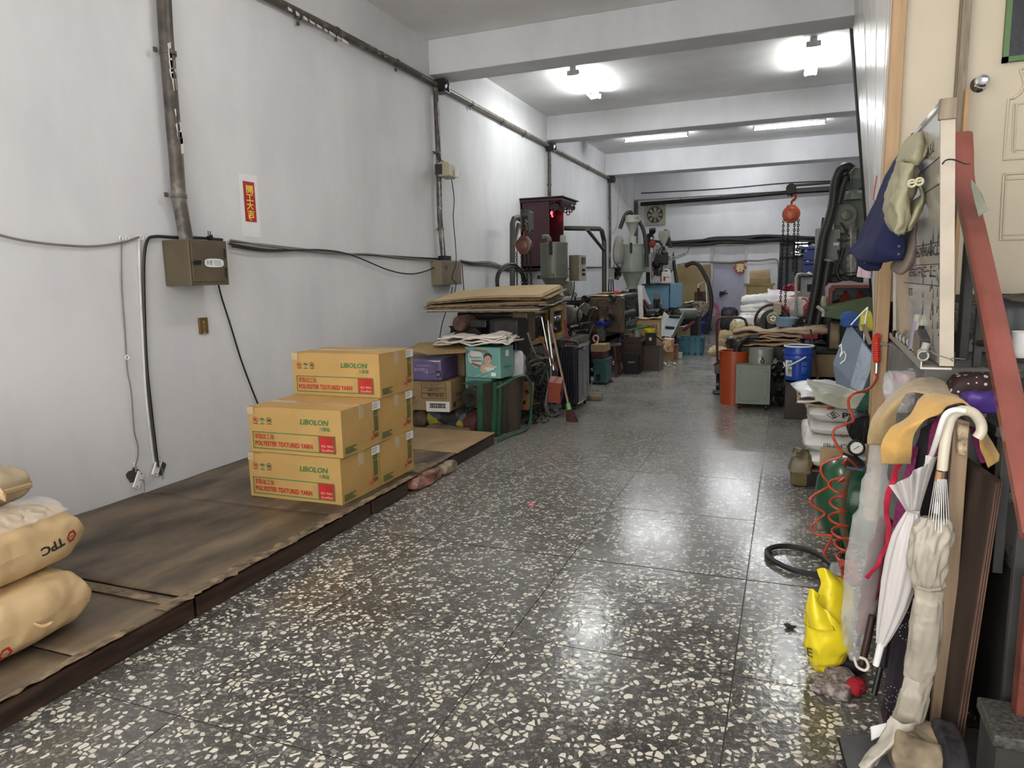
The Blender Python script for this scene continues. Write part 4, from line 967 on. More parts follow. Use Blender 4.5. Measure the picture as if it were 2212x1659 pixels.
# brown paper-and-carton leaf behind the trolley
part('carton_leaf',MB().cbox(at(1140,855,y=6.8),(.12,.02,.30),(0,.08,.2)),mat('orange_kraft',(.22,.09,.035),rough=.7,var=.2),None,bev=.002,label='orange-brown carton leaf wedged behind the green trolley',cat='cardboard')

# ---- cardboard pile on machine one
zc=at(1040,668,y=6.9).z
mb=MB()
tp_=None
for k in range(15):
 zz=zc+.0118*k;r=random.Random(k);L=(1.25 if k<5 else 1.35)+r.uniform(-.12,.12);Wd=.62+r.uniform(-.06,.06)
 xx=at(1050,645,y=6.9).x+r.uniform(-.07,.07)-(.0 if k<12 else .02)
 M=Matrix.Translation((xx,7.15+r.uniform(-.05,.08),zz))@Euler((.07+.004*k,-.0-.003*k,r.uniform(-.04,.04)+.02)).to_matrix().to_4x4()
 m=(M_kraft2,M_board2,M_kr,M_gr3)[0 if k>11 else(1+k%2 if k!=2 and k!=5 else 3)]
 q=part('cardboard_sheet',MB().grid(lambda u,v:M@Vector(((u-.5)*L,(v-.5)*Wd,.022*math.sin(PI*u)*(k>8)+.006*noise.noise(Vector((u*3,v*3,k))))),8,3),m if k<13 else mat('fresh_kraft',(.50,.37,.20),rough=.7,var=.05),None,solid=.0095,label=('topmost fresh kraft sheet of the cardboard pile on the first machine' if k==14 else '%s cardboard sheet from the top of the pile on the first machine'%('second third fourth fifth sixth seventh eighth ninth tenth eleventh twelfth thirteenth fourteenth lowest'.split()[13-k])),cat='cardboard',group='cardboard sheets piled on the first machine')
a,b=at(940,655,y=6.9),at(1155,643,y=7.2)

# ---- machine one
m1=T('moulding_machine','oily injection moulding machine under the cardboard pile with mustard guard','machine',(-3.1,8,0))
XA=-2.62
yA,yB=at(1050,800,x=XA).y,at(1268,740,x=XA).y
zt1=at(1230,752,x=XA).z
part('bed',MB().box(-3.55,XA,6.62,yB,0,zt1-.02),M_greasy,m1,bev=.01)
part('bed_rail',MB().box(-3.6,XA+.05,6.62,yB,zt1-.02,zt1+.02),mat('worn_steel_edge',(.16,.15,.12),rough=.4,metal=.5,dirt=.4),m1,bev=.005)
part('clamp_block',MB().box(-3.5,XA-.05,7.62,8.05,zt1,zt1+.46),M_ochre,m1,bev=.02)
for zz in(.10,.38):
 for xx in(-3.38,-2.80):part('tie_bar',MB().cyl((xx,6.75,zt1+zz),(xx,9.1,zt1+zz),.04),M_steel if zz>.2 else M_greasy,m1,smooth=True)
part('clamp_cylinder',MB().cyl((-3.1,6.66,zt1+.24),(-3.1,7.62,zt1+.24),.19,n=24),M_greasy,m1,smooth=True)
part('motor',MB().lathe([(.001,0),(.07,0),(.085,.02),(.085,.28),(.07,.3),(.001,.3)],at(992,700,y=6.55),18,axis=(0,1,0)),M_rust,m1,smooth=True)
mb=MB();pb(mb,6.6,1012,692,1050,708,.1);part('gauge_box',mb,M_greasy,m1,bev=.01)
mb=MB();pb(mb,6.6,1055,690,1118,790,.4);part('end_housing',mb,M_dark,m1,bev=.03)
mb=MB();pb(mb,6.9,1106,672,1140,740,.25);part('brown_cover',mb,M_ochre,m1,bev=.02)
mb=MB();pb(mb,6.95,985,672,1110,690,.5);part('top_housing',mb,M_greasy,m1,bev=.04)
mb=MB();pb(mb,6.58,1067,692,1118,740,.05);part('cover_plate',mb,M_greasy,m1,bev=.012)
mb=MB();xb(mb,XA+.02,1120,752,1190,806,-.1);part('side_panel',mb,M_gr,m1,bev=.006)
# mustard guard door
XG=XA+.04
gy0,gy1,gz0,gz1=rectX(XG,1138,664,1218,738)
def roundframe(name,y0,y1,z0,z1,w,x,m,par,th=.03,rr=.04):
 mb=MB();N=24
 def ring(hy,hz,rr):
  out=[]
  for k in range(N):
   a=2*PI*k/N+PI/N;cx=math.copysign(1,math.cos(a));cz=math.copysign(1,math.sin(a))
   out.append(((y0+y1)/2+cx*(hy-rr)+rr*math.cos(a),(z0+z1)/2+cz*(hz-rr)+rr*math.sin(a)))
  return out
 o=ring((y1-y0)/2,(z1-z0)/2,.012);i=ring((y1-y0)/2-w,(z1-z0)/2-w,rr)
 vs=[(x,a,b)for a,b in o]+[(x,a,b)for a,b in i]+[(x-th,a,b)for a,b in o]+[(x-th,a,b)for a,b in i]
 fs=[]
 for k in range(N):
  j=(k+1)%N
  fs+=[(k,j,N+j,N+k),(2*N+k,3*N+k,3*N+j,2*N+j),(k,2*N+k,2*N+j,j),(N+k,N+j,3*N+j,3*N+k)]
 mb.add(vs,fs);return part(name,mb,m,par)
ymid=at(1187,700,x=XG).y
roundframe('guard_frame',gy0,ymid+.0,gz0,gz1,.06,XG,M_yelm,m1);roundframe('guard_frame',ymid+.01,gy1+.03,gz0,gz1,.06,XG,M_yelm,m1)
mb=MB()
for k in range(14):y=gy0+.05+(gy1-gy0-.1)*k/13;mb.box(XG-.02,XG-.015,y,y+.006,gz0+.05,gz1-.05)
for k in range(12):z=gz0+.05+(gz1-gz0-.1)*k/11;mb.box(XG-.02,XG-.015,gy0+.04,gy1-.02,z,z+.006)
part('guard_mesh',mb,M_mesh,m1,kind='stuff')
part('guard_backing',MB().box(XG-.35,XG-.3,gy0,gy1,gz0,gz1),M_dark,m1)
part('guard_post',MB().hexa([at(u,v,x=XG+.03)for u,v in((1188,742),(1195,742),(1197,650),(1189,650))],[at(u,v,x=XG-.05)for u,v in((1188,742),(1195,742),(1197,650),(1189,650))]),M_frame,m1)
part('guard_post',MB().box(XG-.03,XG+.03,gy1-.03,gy1+.03,gz0+.0,at(1217,652,x=XG).z),M_frame,m1)
part('top_cover',MB().hexa([at(1170,636,x=XG-.3),at(1188,648,x=XG+.02),at(1217,648,x=XG+.02),at(1203,635,x=XG-.3)],[p+Vector((0,0,.012))for p in(at(1170,636,x=XG-.3),at(1188,648,x=XG+.02),at(1217,648,x=XG+.02),at(1203,635,x=XG-.3))]),M_gr3,m1)
part('barrel_throat',MB().box(-3.2,-2.85,9.05,9.35,zt1,zt1+.5),M_greasy,m1,bev=.02)
b0=at(1222,680,y=9.4);b1=at(1252,690,y=10.0)
part('injection_cylinder',MB().lathe([(.001,0),(.12,0),(.14,.02),(.14,.28),(.10,.40),(.05,.5),(.001,.5)],(b0.x,9.35,b0.z),22,axis=(.12,1,-.06)),mat('cast_grey',(.16,.15,.13),rough=.5,dirt=.4,metal=.2),m1,smooth=True)
g=at(1242,637,y=9.5);mb=MB();mb.lathe([(.001,0),(.032,0),(.032,.025),(.001,.026)],g,16,axis=(0,-1,0));gg=part('gauge',mb,M_gr3,m1);part('gauge_rim',MB().torus(g+Vector((0,-.024,0)),.032,.005,(0,1,0),16,5),M_black,gg)
part('gauge_stem',MB().tube([g+Vector((0,.01,-.03)),g+Vector((0,.01,-.16)),g+Vector((0,.02,-.24))],.012,6),M_dark,m1);part('valve',MB().cyl(g+Vector((-.01,0,-.12)),g+Vector((.09,0,-.12)),.013),M_dark,m1)
part('cross_bar',MB().tube([at(1158,652,x=-3.2),at(1245,656,x=-3.2)],.02,6),M_black,m1)
for k,(u,v)in enumerate(((1232,706),(1240,716),(1252,700))):part('linkage',MB().tube([at(u,v,x=-2.7),at(u+24,v-4,x=-2.7)],.012,6),M_steel if k==0 else M_greasy,m1)
mb=MB();xb(mb,XA+.03,1230,728,1272,745,-.7);part('drip_tray',mb,MATS['worn_steel_edge'],m1,bev=.004)
mb=MB();xb(mb,XA+.02,1250,745,1276,850,-.5);part('rear_cabinet',mb,M_greasy,m1,bev=.006)
litter_bits('oily_fittings','jumble of oily pipes and fittings along the first machine',(-3.3,9.2,zt1+.02),(-2.65,10.0,zt1+.16),60,[M_greasy,M_dark,M_steel,M_dark],.02,.07,3)
litter_bits('cable_jumble','tangle of hoses and scraps at the first machine foot',(-2.56,6.72,.01),(-2.42,7.5,.62),110,[M_dark,M_greasy,M_black,M_rust,M_black],.015,.05,5)
for k,(pts,r,lab)in enumerate((
 ([(1140,720),(1160,770),(1185,775),(1190,810),(1180,860),(1190,900),(1215,905),(1225,880)],.010,'grey hose looping down before the first machine'),
 ([(1143,800),(1137,780),(1150,764),(1172,766),(1180,790),(1165,830)],.012,'black hose curled at the first machine corner'),
 ([(1150,790),(1175,785),(1185,830),(1178,880),(1200,912),(1222,908)],.008,'thin black hose trailing to the floor by the brooms'),
 ([(1155,820),(1160,860),(1172,890),(1190,912)],.006,'thin grey wire hanging before the first machine'))):
 cable('hose',lab,[at(u,v,x=-2.40-.01*k)for u,v in pts],r,M_rubber if k%2 else M_wireg)
cable('hose','double black hose arching above the cardboard pile',[at(u,v,x=-3.25)for u,v in((1074,622),(1073,600),(1080,583),(1095,572),(1112,572),(1128,588),(1134,606),(1134,625))],.020,M_rubber)
cable('hose','second thinner black hose arching above the cardboard pile',[at(u,v,x=-3.2)for u,v in((1077,622),(1077,602),(1084,586),(1097,577),(1110,577),(1123,588),(1130,606),(1129,625))],.011,M_rubber)

# hopper dryers
def hopper(lab,cu,y,vt,vf,vb,wt,wb,m,vcone=None,parts=()):
 """cylinder from vt to flange vf, cone down to vb"""
 c=at(cu,(vt+vf)/2,y=y);k=(at(cu+10,vf,y=y)-at(cu,vf,y=y)).x/10*1.04
 R=wt/2*k;r=wb/2*k;zt=at(cu,vt,y=y).z;zf=at(cu,vf,y=y).z;zb=at(cu,vb,y=y).z
 t=T('hopper_dryer',lab,'hopper',(c.x,y,zb))
 part('drum',MB().lathe([(.001,zt+.015),(R*.4,zt+.012),(R*1.03,zt),(R*1.03,zt-.02),(R,zt-.022),(R,zf+.02),(R*1.06,zf+.02),(R*1.06,zf)],(c.x,y,0),32),m,t,smooth=True)
 part('cone',MB().lathe([(R*1.06,zf-.001),(R*1.06,zf-.015),(R*.97,zf-.018),(r,zb+.05),(r,zb),(r*1.3,zb),(r*1.3,zb-.015),(.001,zb-.015)],(c.x,y,0),32),m,t,smooth=True)
 part('lid_latch',MB().box(c.x-.02+R*.1,c.x+.02+R*.1,y-R-.03,y-R,zt-.16,zt+.02),M_dark,t,bev=.006)
 part('flange_clamp',MB().cbox((c.x+R*.15,y-R*1.05,zf+.01),(.05,.05,.07)),m,t,bev=.008)
 part('flange_clamp',MB().cbox((c.x-R*1.05,y-.02,zf+.0),(.08,.06,.05)),M_dark,t,bev=.008)
 return t,c,R,zt,zf,zb
t,c,R,zt,zf,zb=hopper('dark green-grey hopper dryer in front of the red shrine',1197,9.1,525,598,638,54,20,M_gr)
p=at(1180,516,y=9.1);part('elbow_pipe',MB().tube(curve([(p.x-.05,p.y-.02,p.z+.02),(p.x,p.y,p.z+.025),(p.x+.035,p.y,p.z),(p.x+.04,p.y,zt-.01)],5),.034,12),M_gr,t,smooth=True)
p=at(1216,520,y=9.1);part('vent_cap',MB().lathe([(.001,.10),(.03,.10),(.04,.08),(.04,.0),(.06,-.02),(.001,-.02)],(p.x,p.y,zt),14),M_gr3,t,smooth=True)
part('blower',MB().lathe([(.001,0),(.09,0),(.10,.02),(.10,.09),(.001,.1)],(c.x+R*.7,9.15,zf-.16),18,axis=(1,0,0)),M_gr,t,smooth=True)
t,c,R,zt,zf,zb=hopper('tall grey-green hopper dryer with a filter bag',1366,12.6,528,585,622,46,22,M_gr2)
part('feed_cup',MB().lathe([(.001,.50),(.135,.50),(.135,.38),(.12,.37),(.035,.18),(.035,.14),(.07,.14),(.07,.0),(.001,0)],(c.x,12.6,zt),22),M_gr3,t,smooth=True)
text('lettering','V2',(c.x+.06,12.6-.13,zt+.42),(1,0,0),(0,0,1),.05,M_ink,t)
mb=MB();mb.tube(curve([(c.x-.0,12.6,zt+.50),(c.x-.03,12.58,zt+.56),(c.x-.12,12.55,zt+.50),(c.x-.2,12.5,zt+.28)],5),.035,10);part('feed_hose',mb,M_rubber,t,smooth=True)
mb=MB();mb.tube(curve([(c.x+.12,12.6,zt+.40),(c.x+.20,12.6,zt+.22),(c.x+.24,12.6,zt-.05),(c.x+.26,12.6,zt-.4)],5),.035,10);part('feed_hose',mb,M_rubber,t,smooth=True)
p=at(1341,515,y=12.5);q=at(1337,572,y=12.5)
mb=MB();mb.tube(curve([(p.x+.04,12.45,p.z),(p.x-.02,12.45,p.z-.05),(q.x,12.45,(p.z+q.z)/2),(q.x,12.45,q.z)],5),[.05,.06,.07,.075,.08,.085,.085,.09,.095,.1,.1,.1,.1,.09,.08,.05][:16],12,prof=lambda t_,a:1+.06*math.sin(5*a));part('filter_bag',mb,mat('grey_cloth',(.27,.26,.23),rough=.8),t,smooth=True)
mb=MB();pb(mb,12.75,1388,548,1402,588,.15);part('side_box',mb,M_gr2,t,bev=.004)
part('support_pipe',MB().cyl((c.x,12.6,zb-.01),(c.x,12.6,zb-.14),.06),M_greasy,t)
t,c,R,zt,zf,zb=hopper('small pale hopper dryer above the blue cabinet',1434,15.2,537,582,606,40,18,M_gr3)
part('feed_cup',MB().lathe([(.001,.36),(.12,.36),(.12,.24),(.03,.08),(.03,.05),(.08,.05),(.08,.0),(.001,0)],(c.x+.0,15.2,zt),18),M_gr3,t,smooth=True)
part('feed_hose',MB().tube(curve([at(1432,503,y=15.2),at(1440,500,y=15.2),at(1447,525,y=15.2),at(1456,570,y=15.15),at(1463,625,y=15.1)],5),.035,8),M_rubber,t,smooth=True)
for u in(1402,1408,1414):part('stand_pipe',MB().tube([at(u,545,y=15.0),at(u,618,y=15.0)],.02,6),M_steel,t,smooth=True)
part('elbow_pipe',MB().tube(curve([at(1414,560,y=15.05),at(1415,535,y=15.05),at(1421,528,y=15.05),at(1426,538,y=15.1)],4),.03,8),M_gr3,t,smooth=True)

# control box for machine one
y0,y1=9.2,9.45;x0,x1,z0,z1=rectY(9.3,1229,551,1251,607)
t=T('control_box','black control box with two knobs beside the dark hopper','control box',(x0,9.3,z0))
part('body',MB().box(x0,x1,9.3,9.62,z0,z1),M_ebox,t,bev=.004)
part('face_plate',MB().box(x1,x1+.012,9.3,9.62,z0,z1),M_gr3,t,bev=.002)
part('meter',MB().box(x1+.012,x1+.03,9.38,9.52,z1-.12,z1-.03),M_black,t,bev=.003)
for zz in(.42,.25):part('knob',MB().cyl((x1+.012,9.42,z0+(z1-z0)*zz),(x1+.05,9.42,z0+(z1-z0)*zz),.018),M_black,t)
cable('cable','cord dropping from the knobbed control box',[at(1240,608,y=9.4),at(1240,625,y=9.4),at(1235,645,y=9.4),at(1229,658,y=9.4)],.008)

# hoist gantry
M_gant=mat('olive_gantry_pipe',(.06,.06,.05),rough=.45,var=.2,dirt=.3)
t=T('gantry_frame','olive pipe gantry spanning behind the red shrine','frame',(-3.3,9,0))
pa=at(1107,640,x=-3.7);pa_t=at(1107,475,x=-3.7);pb_t=at(1303,500,x=-3.1);
mb=MB();mb.tube([pa,pa_t+Vector((0,0,-.05)),pa_t+Vector((.01,.04,.02)),pa_t+Vector((.04,.12,.04)),at(1137,482,x=-3.7)],.040,12);part('post',mb,M_gant,t,smooth=True)
mb=MB();mb.tube([at(1120,484,x=-3.7),at(1110,530,x=-3.7)],.03,8);part('brace',mb,M_gant,t,smooth=True)
ya=at(1219,493,y=12.2);yb_=at(1296,494,x=-3.1)
mb=MB();mb.tube([ya,yb_,yb_+Vector((0,.12,-.02)),yb_+Vector((0,.2,-.1)),at(1305,520,x=-3.1),(at(1305,520,x=-3.1).x,at(1305,520,x=-3.1).y,.7)],.042,12);part('beam',mb,M_gant,t,smooth=True)
mb=MB();mb.tube([at(1268,495,x=-3.1),at(1304,540,x=-3.1)],.03,8);part('brace',mb,M_gant,t,smooth=True)
part('post_foot',MB().cyl((pa.x,pa.y,.75),(pa.x,pa.y,pa.z),.042),M_gant,t)
part('post_foot',MB().cbox((-3.1,at(1305,520,x=-3.1).y,.6),(.5,.3,.9)),M_greasy,t)
def hoist(lab,c,m,s,chains,hang,ztop,hookdir=1,name='chain_hoist'):
 t=T(name,lab,'hoist',c);c=Vector(c)
 part('body',MB().lathe([(.001,-.06*s),(.06*s,-.06*s),(.115*s,-.04*s),(.125*s,0),(.115*s,.04*s),(.06*s,.06*s),(.001,.06*s)],c,20,axis=(0,1,0),sy=1),m,t,smooth=True)
 part('cover_ring',MB().torus(c+Vector((0,-.045*s,0)),.075*s,.014*s,(0,1,0),20,6),m,t,smooth=True)
 part('shackle',MB().prism([c+Vector((a*s,-.03*s,b*s))for a,b in((-.12,.03),(-.05,.13),(.05,.13),(.12,.03),(.06,-.13),(-.06,-.13))],(0,.06*s,0)),m,t,bev=.01)
 h=c+Vector((0,0,.13*s));pts=[h,h+Vector((0,0,.04*s))]+[h+Vector((.055*s*math.sin(a),0,.11*s+.055*s*-math.cos(a)))for a in[.2+i*.5 for i in range(10)]]
 part('hook',MB().tube(pts,[.016*s]*2+[.02*s]*6+[.018*s]*2+[.012*s]*2,8),m,t,smooth=True)
 for k,(dx,dy,zb)in enumerate(chains):part('chain',chain((c.x+dx,c.y+dy,c.z-.08*s),(c.x+dx*1.05,c.y+dy,zb),link=.045*s,r=.0055*s),M_dark,t)
 part('hanger',MB().box(c.x-.018,c.x+.018,c.y-.012,c.y+.012,c.z+.24*s,ztop),M_dark,t)
 return t
M_hred=mat('dull_red_hoist',(.10,.035,.022),rough=.4,var=.3,dirt=.3)
cH=at(1132,530,y=8.2);zch=at(1132,618,y=8.2).z
hoist('dull red chain hoist with chains before the dark red shrine',cH,M_hred,.85,[(-.09,-.02,zch),(-.035,0,zch),(.03,0,zch),(.07,.03,zch)],0,at(1132,452,y=8.2).z)
mb=MB();q=at(1130,478,y=8.2);mb.cbox(q,(.03,.16,.22));mb.cbox(q+Vector((.09,0,0)),(.03,.16,.22));
t=T('hoist_trolley','iron hoist trolley riding the gantry pipe','trolley',q);part('side_plate',MB().cbox(q,(.02,.16,.26)),M_gant,t,bev=.01);part('side_plate',MB().cbox(q+Vector((.10,0,-.02)),(.02,.16,.26)),M_gant,t,bev=.01)
part('roller',MB().cyl(q+Vector((0,0,.08)),q+Vector((.1,0,.08)),.05),M_gant,t,smooth=True);part('axle',MB().cyl(q+Vector((-.02,0,-.1)),q+Vector((.13,0,-.12)),.012),M_dark,t)

# red shrine cabinet on the wall
M_shr=mat('maroon_lacquer',(.045,.013,.02),rough=.35,var=.1)
M_carv=mat('black_carving',(.03,.022,.025),rough=.4)
XS=WX+.58;ys0=at(1140,520,x=XS-.3).y
ysf=10.9
x0=at(1141,520,y=ysf).x;x1=at(1186,520,y=ysf).x;z1=at(1165,436,y=ysf).z;z0=at(1165,580,y=ysf).z
ysb=at(1218,520,x=x1).y
t=T('wall_shrine','dark maroon wall shrine with carved fringe and red lamp','shrine',(x0,ysf,z0))
part('side_panel',MB().box(WX,x1,ysf,ysf+.03,z0,z1),M_shr,t,bev=.003);part('side_panel',MB().box(WX,x1,ysb-.03,ysb,z0,z1),M_shr,t,bev=.003)
part('floor_board',MB().box(WX,x1+.0,ysf,ysb,z0,z0+.04),M_shr,t);part('back_panel',MB().box(WX+.0,WX+.03,ysf,ysb,z0,z1),mat('red_lacquer_inner',(.16,.008,.01),rough=.5),t)
part('front_panel',MB().box(x1-.02,x1-.0,ysf+.03,ysb-.03,z0+.04,z0+.3),M_shr,t)
part('roof',MB().box(WX,x1+.22,ysf-.03,ysb+.03,z1,z1+.05),M_shr,t,bev=.01)
part('roof_edge',MB().box(WX,x1+.26,ysf-.05,ysb+.05,z1+.05,z1+.07),M_carv,t,bev=.006)
mb=MB()
for s,y in((0,ysf),(1,ysb)):
 for k in range(5):mb.torus((x1+.03+.05*(k%3),y-.0,z1-.04-.045*(k//2)),.028,.010,(0,1,0),12,5)
for k in range(7):mb.torus((x1+.20,ysf+(ysb-ysf)*(k+.5)/7,z1-.05-.02*(k%2)),.035,.012,(1,0,0),12,5)
for k in range(4):mb.torus((x1+.06,ysf+.06+.05*k*0,z1-.05-.05*k),.025,.009,(1,0,0),10,5)
part('carved_fringe',mb,M_carv,t,smooth=True)
lp=Vector((x1-.04,(ysf+ysb)/2-.12,z1-.16))
part('lamp_bulb',MB().sphere(lp,.022,12,(1,1,1.5)),mat('red_bulb',(1,.02,.02),emit=(1,.01,.015),estr=12,bump=0),t,smooth=True)
part('lamp_bulb',MB().sphere(lp+Vector((-.06,.22,-.02)),.018,12,(1,1,1.5)),MATS['red_bulb'],t,smooth=True)
part('lamp_holder',MB().cyl(lp+Vector((0,0,.03)),lp+Vector((0,0,.15)),.012),M_carv,t)
part('shelf',MB().box(x0-.2,x1-.05,ysf+.03,ysb-.03,z0+.30,z0+.32),M_shr,t)
part('valance',MB().box(x1-.02,x1,ysf+.03,ysb-.03,z1-.10,z1),M_shr,t)
# ---- brooms, cutter, suitcase and floor clutter in front of machine one
def stick(name,lab,cat_,p0,p1,r,m,extra=None):
 t=T(name,lab,cat_,p0);part('shaft',MB().cyl(p0,p1,r,n=10),m,t,smooth=True)
 if extra:extra(t,Vector(p0),Vector(p1))
 return t
M_wstick=mat('pinkish_wood_stick',(.34,.22,.17),rough=.6,var=.15,stretch=(4,4,.5))
M_rstick=mat('red_painted_stick',(.35,.02,.03),rough=.35)
M_bstick=mat('bamboo_stick',(.40,.24,.10),rough=.5)
def broom_head(t,p0,p1):
 d=(p0-p1).normalized();mb=MB();mb.tube([p0-d*.02,p0+d*.05,p0+d*.16],[.02,.05,.075],14,sy=.5);part('bristles',mb,mat('dark_red_bristle',(.07,.02,.018),rough=.9,var=.4,scale=40),t,smooth=True)
 part('binding',MB().tube([p0-d*.07,p0-d*.0],[.022,.026],10),mat('green_tape',(.15,.4,.12)),t,smooth=True)
yq=6.95
stick('broom','long pinkish broom with dark red head and green tape','broom',at(1230,885,x=-2.12),at(1190,700,x=-2.38),.012,M_wstick,broom_head)
stick('metal_tube','shiny chrome tube leaning left of the pinkish broom','tube',at(1196,800,x=-2.38),at(1182,693,x=-2.48),.018,M_chrome)
stick('metal_tube','thin chrome rod leaning leftmost among the brooms','tube',at(1190,790,x=-2.38),at(1170,685,x=-2.48),.010,M_chrome)
stick('squeegee_pole','thin reddish pole slanting left of the chrome tubes','pole',at(1204,800,x=-2.33),at(1166,728,x=-2.42),.012,mat('brick_wood',(.25,.10,.06)))
stick('red_stick','bright red stick standing behind the black suitcase','stick',at(1250,860,x=-2.35),at(1220,690,x=-2.5),.012,M_rstick)
stick('bamboo_stick','short bamboo handle behind the mint box','stick',at(1118,790,y=6.7),at(1109,715,y=6.8),.014,M_bstick)
c=at(1211,843,x=-2.2);t=T('cutter_box','dented orange-red metal box hanging on the brooms','box',c)
M_orb=mat('orange_red_box',(.26,.055,.03),rough=.5,var=.25,dirt=.3)
part('body',MB().cbox(c+Vector((-.06,.02,0)),(.14,.16,.24),(.30,.1,.15)),M_orb,t,bev=.006);part('slot',MB().cbox(c+Vector((.012,-.02,-.03)),(.012,.05,.12),(.30,.1,.15)),M_ink,t)
part('handle',MB().torus(c+Vector((.015,-.02,-.03)),.03,.005,(1,0,.1),14,5),M_dark,t)
M_suit=mat('black_glossy_shell',(.010,.011,.018),rough=.14,var=.1,coat=.6,bump=.02)
t=T('suitcase','black glossy ribbed suitcase standing on its wheels','suitcase',(-2.35,7.7,0))
sa=at(1251,888,z=.05);rz=-.30;cs=Vector((-2.34,7.72,0))
z1=at(1240,745,y=7.7).z
Ms=Matrix.Translation(cs)@Matrix.Rotation(rz,4,'Z')
w_,d_,h0=.36,.30,.07
x0=at(1204,820,y=7.6).x;x1=at(1248,820,y=7.6).x;y1=at(1272,820,x=x1).y
part('shell',MB().box(x0,x1,7.6,y1+.04,.06,z1),M_suit,t,bev=.03)
mb=MB()
for k in range(6):xx=x0+.05+(x1-x0-.1)*k/5;mb.cyl((xx,7.598,.12),(xx,7.598,z1-.05),.008,n=8)
for k in range(2):yy=7.68+(y1-7.6)*(.3+.4*k);mb.box(x1-.004,x1+.006,yy-.012,yy+.012,.15,z1-.08)
part('rib',mb,M_suit,t,smooth=True,kind='stuff')
part('zip_frame',MB().box(x1-.05,x1-.03,7.592,7.602,.08,z1-.02),M_dark,t)
part('carry_handle',MB().tube(curve([((x0+x1)/2-.09,7.75,z1),((x0+x1)/2-.06,7.75,z1+.03),((x0+x1)/2+.06,7.75,z1+.03),((x0+x1)/2+.09,7.75,z1)],4),.012,8),M_black,t,smooth=True)
part('side_handle',MB().tube(curve([(x1,7.66,z1-.03),(x1+.025,7.7,z1-.05),(x1+.025,7.8,z1-.05),(x1,7.84,z1-.03)],4),.009,8),M_dark,t,smooth=True)
for xx,yy in((x0+.05,7.66),(x1-.05,7.66),(x1-.05,y1-.0),(x0+.05,y1-.0)):part('wheel',MB().cyl((xx-.014,yy,.026),(xx+.014,yy,.026),.026,n=14),M_black,t);
# debris box behind the suitcase
part('carton_leaf',MB().cbox(at(1285,856,z=.03),(.18,.3,.05),(0,0,.2)),mat('grimy_kraft',(.16,.12,.08),rough=.9,var=.4),None,bev=.003,label='grimy flattened box on the floor behind the black suitcase',cat='cardboard')
# machine two, seen end on
m2=T('moulding_machine','second oily moulding machine, round tie-bar ends towards the camera','machine',(-3.1,11,0))
y2=10.55
mb=MB();pb(mb,y2,1262,642,1346,720,.14);part('end_plate',mb,M_ochre,m2,bev=.03)
mb=MB();c=at(1306,678,y=y2);mb.lathe([(.001,-.05),(.1,-.05),(.13,-.02),(.22,-.01),(.22,.02)],c,24,axis=(0,1,0));part('ram_boss',mb,M_rust,m2,smooth=True)
for u,v in((1268,645),(1323,644),(1321,685),(1266,690)):c=at(u,v,y=y2);part('tie_bar',MB().lathe([(.001,-.14),(.05,-.15),(.055,-.14),(.055,1.6)],c,16,axis=(0,1,0)),M_greasy,m2,smooth=True)
c=at(1264,665,y=y2-.05);part('hydraulic_motor',MB().lathe([(.001,-.22),(.075,-.22),(.08,-.2),(.08,.0),(.06,.02),(.001,.02)],c,20,axis=(-.2,1,0)),mat('grease_grey',(.09,.08,.065),rough=.5,dirt=.3),m2,smooth=True)
for k,pts in enumerate((((1265,680),(1272,668),(1284,664),(1290,668)),((1268,700),(1277,680),(1285,666),(1289,665)))):
 part('hydraulic_pipe',MB().tube(curve([at(u,v,y=y2-.1)for u,v in pts],5),.016,8),M_steel if k==0 else MATS['grease_grey'],m2,smooth=True)
mb=MB();pb(mb,y2-.06,1290,660,1312,672,.05);part('ejector',mb,M_rust,m2,bev=.01)
XB=-2.72
za=at(1350,640,x=XB).z;yb0=y2+.1;yb1=at(1386,690,x=XB).y
part('clamp_side',MB().box(-3.5,XB,yb0,yb1,.45,za),M_greasy,m2,bev=.01)
for k in range(7):
 y=at(1346+k*3.6,665,x=XB).y;part('cooling_fin',MB().box(XB,XB+.03,y,y+.03,za-.38,za-.16),M_gr,m2)
for k,pts in enumerate((((1342,640),(1348,655),(1350,700),(1345,740)),((1350,700),(1362,705),(1375,700)),((1343,655),(1352,645),(1368,645)),((1340,720),(1338,740),(1325,758),(1345,765)))):
 part('hydraulic_pipe',MB().tube(curve([at(u,v,x=XB+.05)for u,v in pts],5),.018 if k else .012,8),(M_rubber,M_greasy)[k%2],m2,smooth=True)
part('top_rod',MB().tube([at(1338,634,x=XB),at(1378,628,x=XB)],.02,8),M_greasy,m2)
part('bed',MB().box(-3.5,XB,10.4,yb1+.2,0,.55),M_greasy,m2,bev=.01)
mb=MB();xb(mb,XB+.03,1345,692,1385,720,-.1);part('side_panel',mb,M_gr,m2,bev=.004)
mb=MB();mb.hexa([at(u,v,y=12.0)for u,v in((1381,690),(1390,690),(1388,617),(1377,617))],[at(u,v,y=12.05)for u,v in((1381,690),(1390,690),(1388,617),(1377,617))]);part('white_plank',mb,mat('dirty_white_plank',(.6,.58,.55),rough=.6,dirt=.2),None,label='dirty white upright plank right of the second machine',cat='plank')
t=T('kraft_sheet','kraft paper spread on the second machine top','paper',at(1300,636,y=10.5));zk=at(1300,642,y=10.55).z
part('sheet',flat_sack((at(1305,640,y=10.55).x,10.75,zk+.02),.52,.36,amp=.012,seed=3),mat('fresh_kraft',(.5,.37,.2)),t,smooth=True,solid=.006)
c=at(1333,631,y=10.7);t=T('red_cap_tool','red-handled tool lying on the kraft paper','tool',c)
part('grip',MB().sphere(c,.035,12,(1.5,.8,.7)),mat('bright_red',(.65,.03,.02),rough=.35),t,smooth=True);part('blade',MB().cyl(c,c+Vector((-.3,0,-.01)),.01),M_bstick,t)
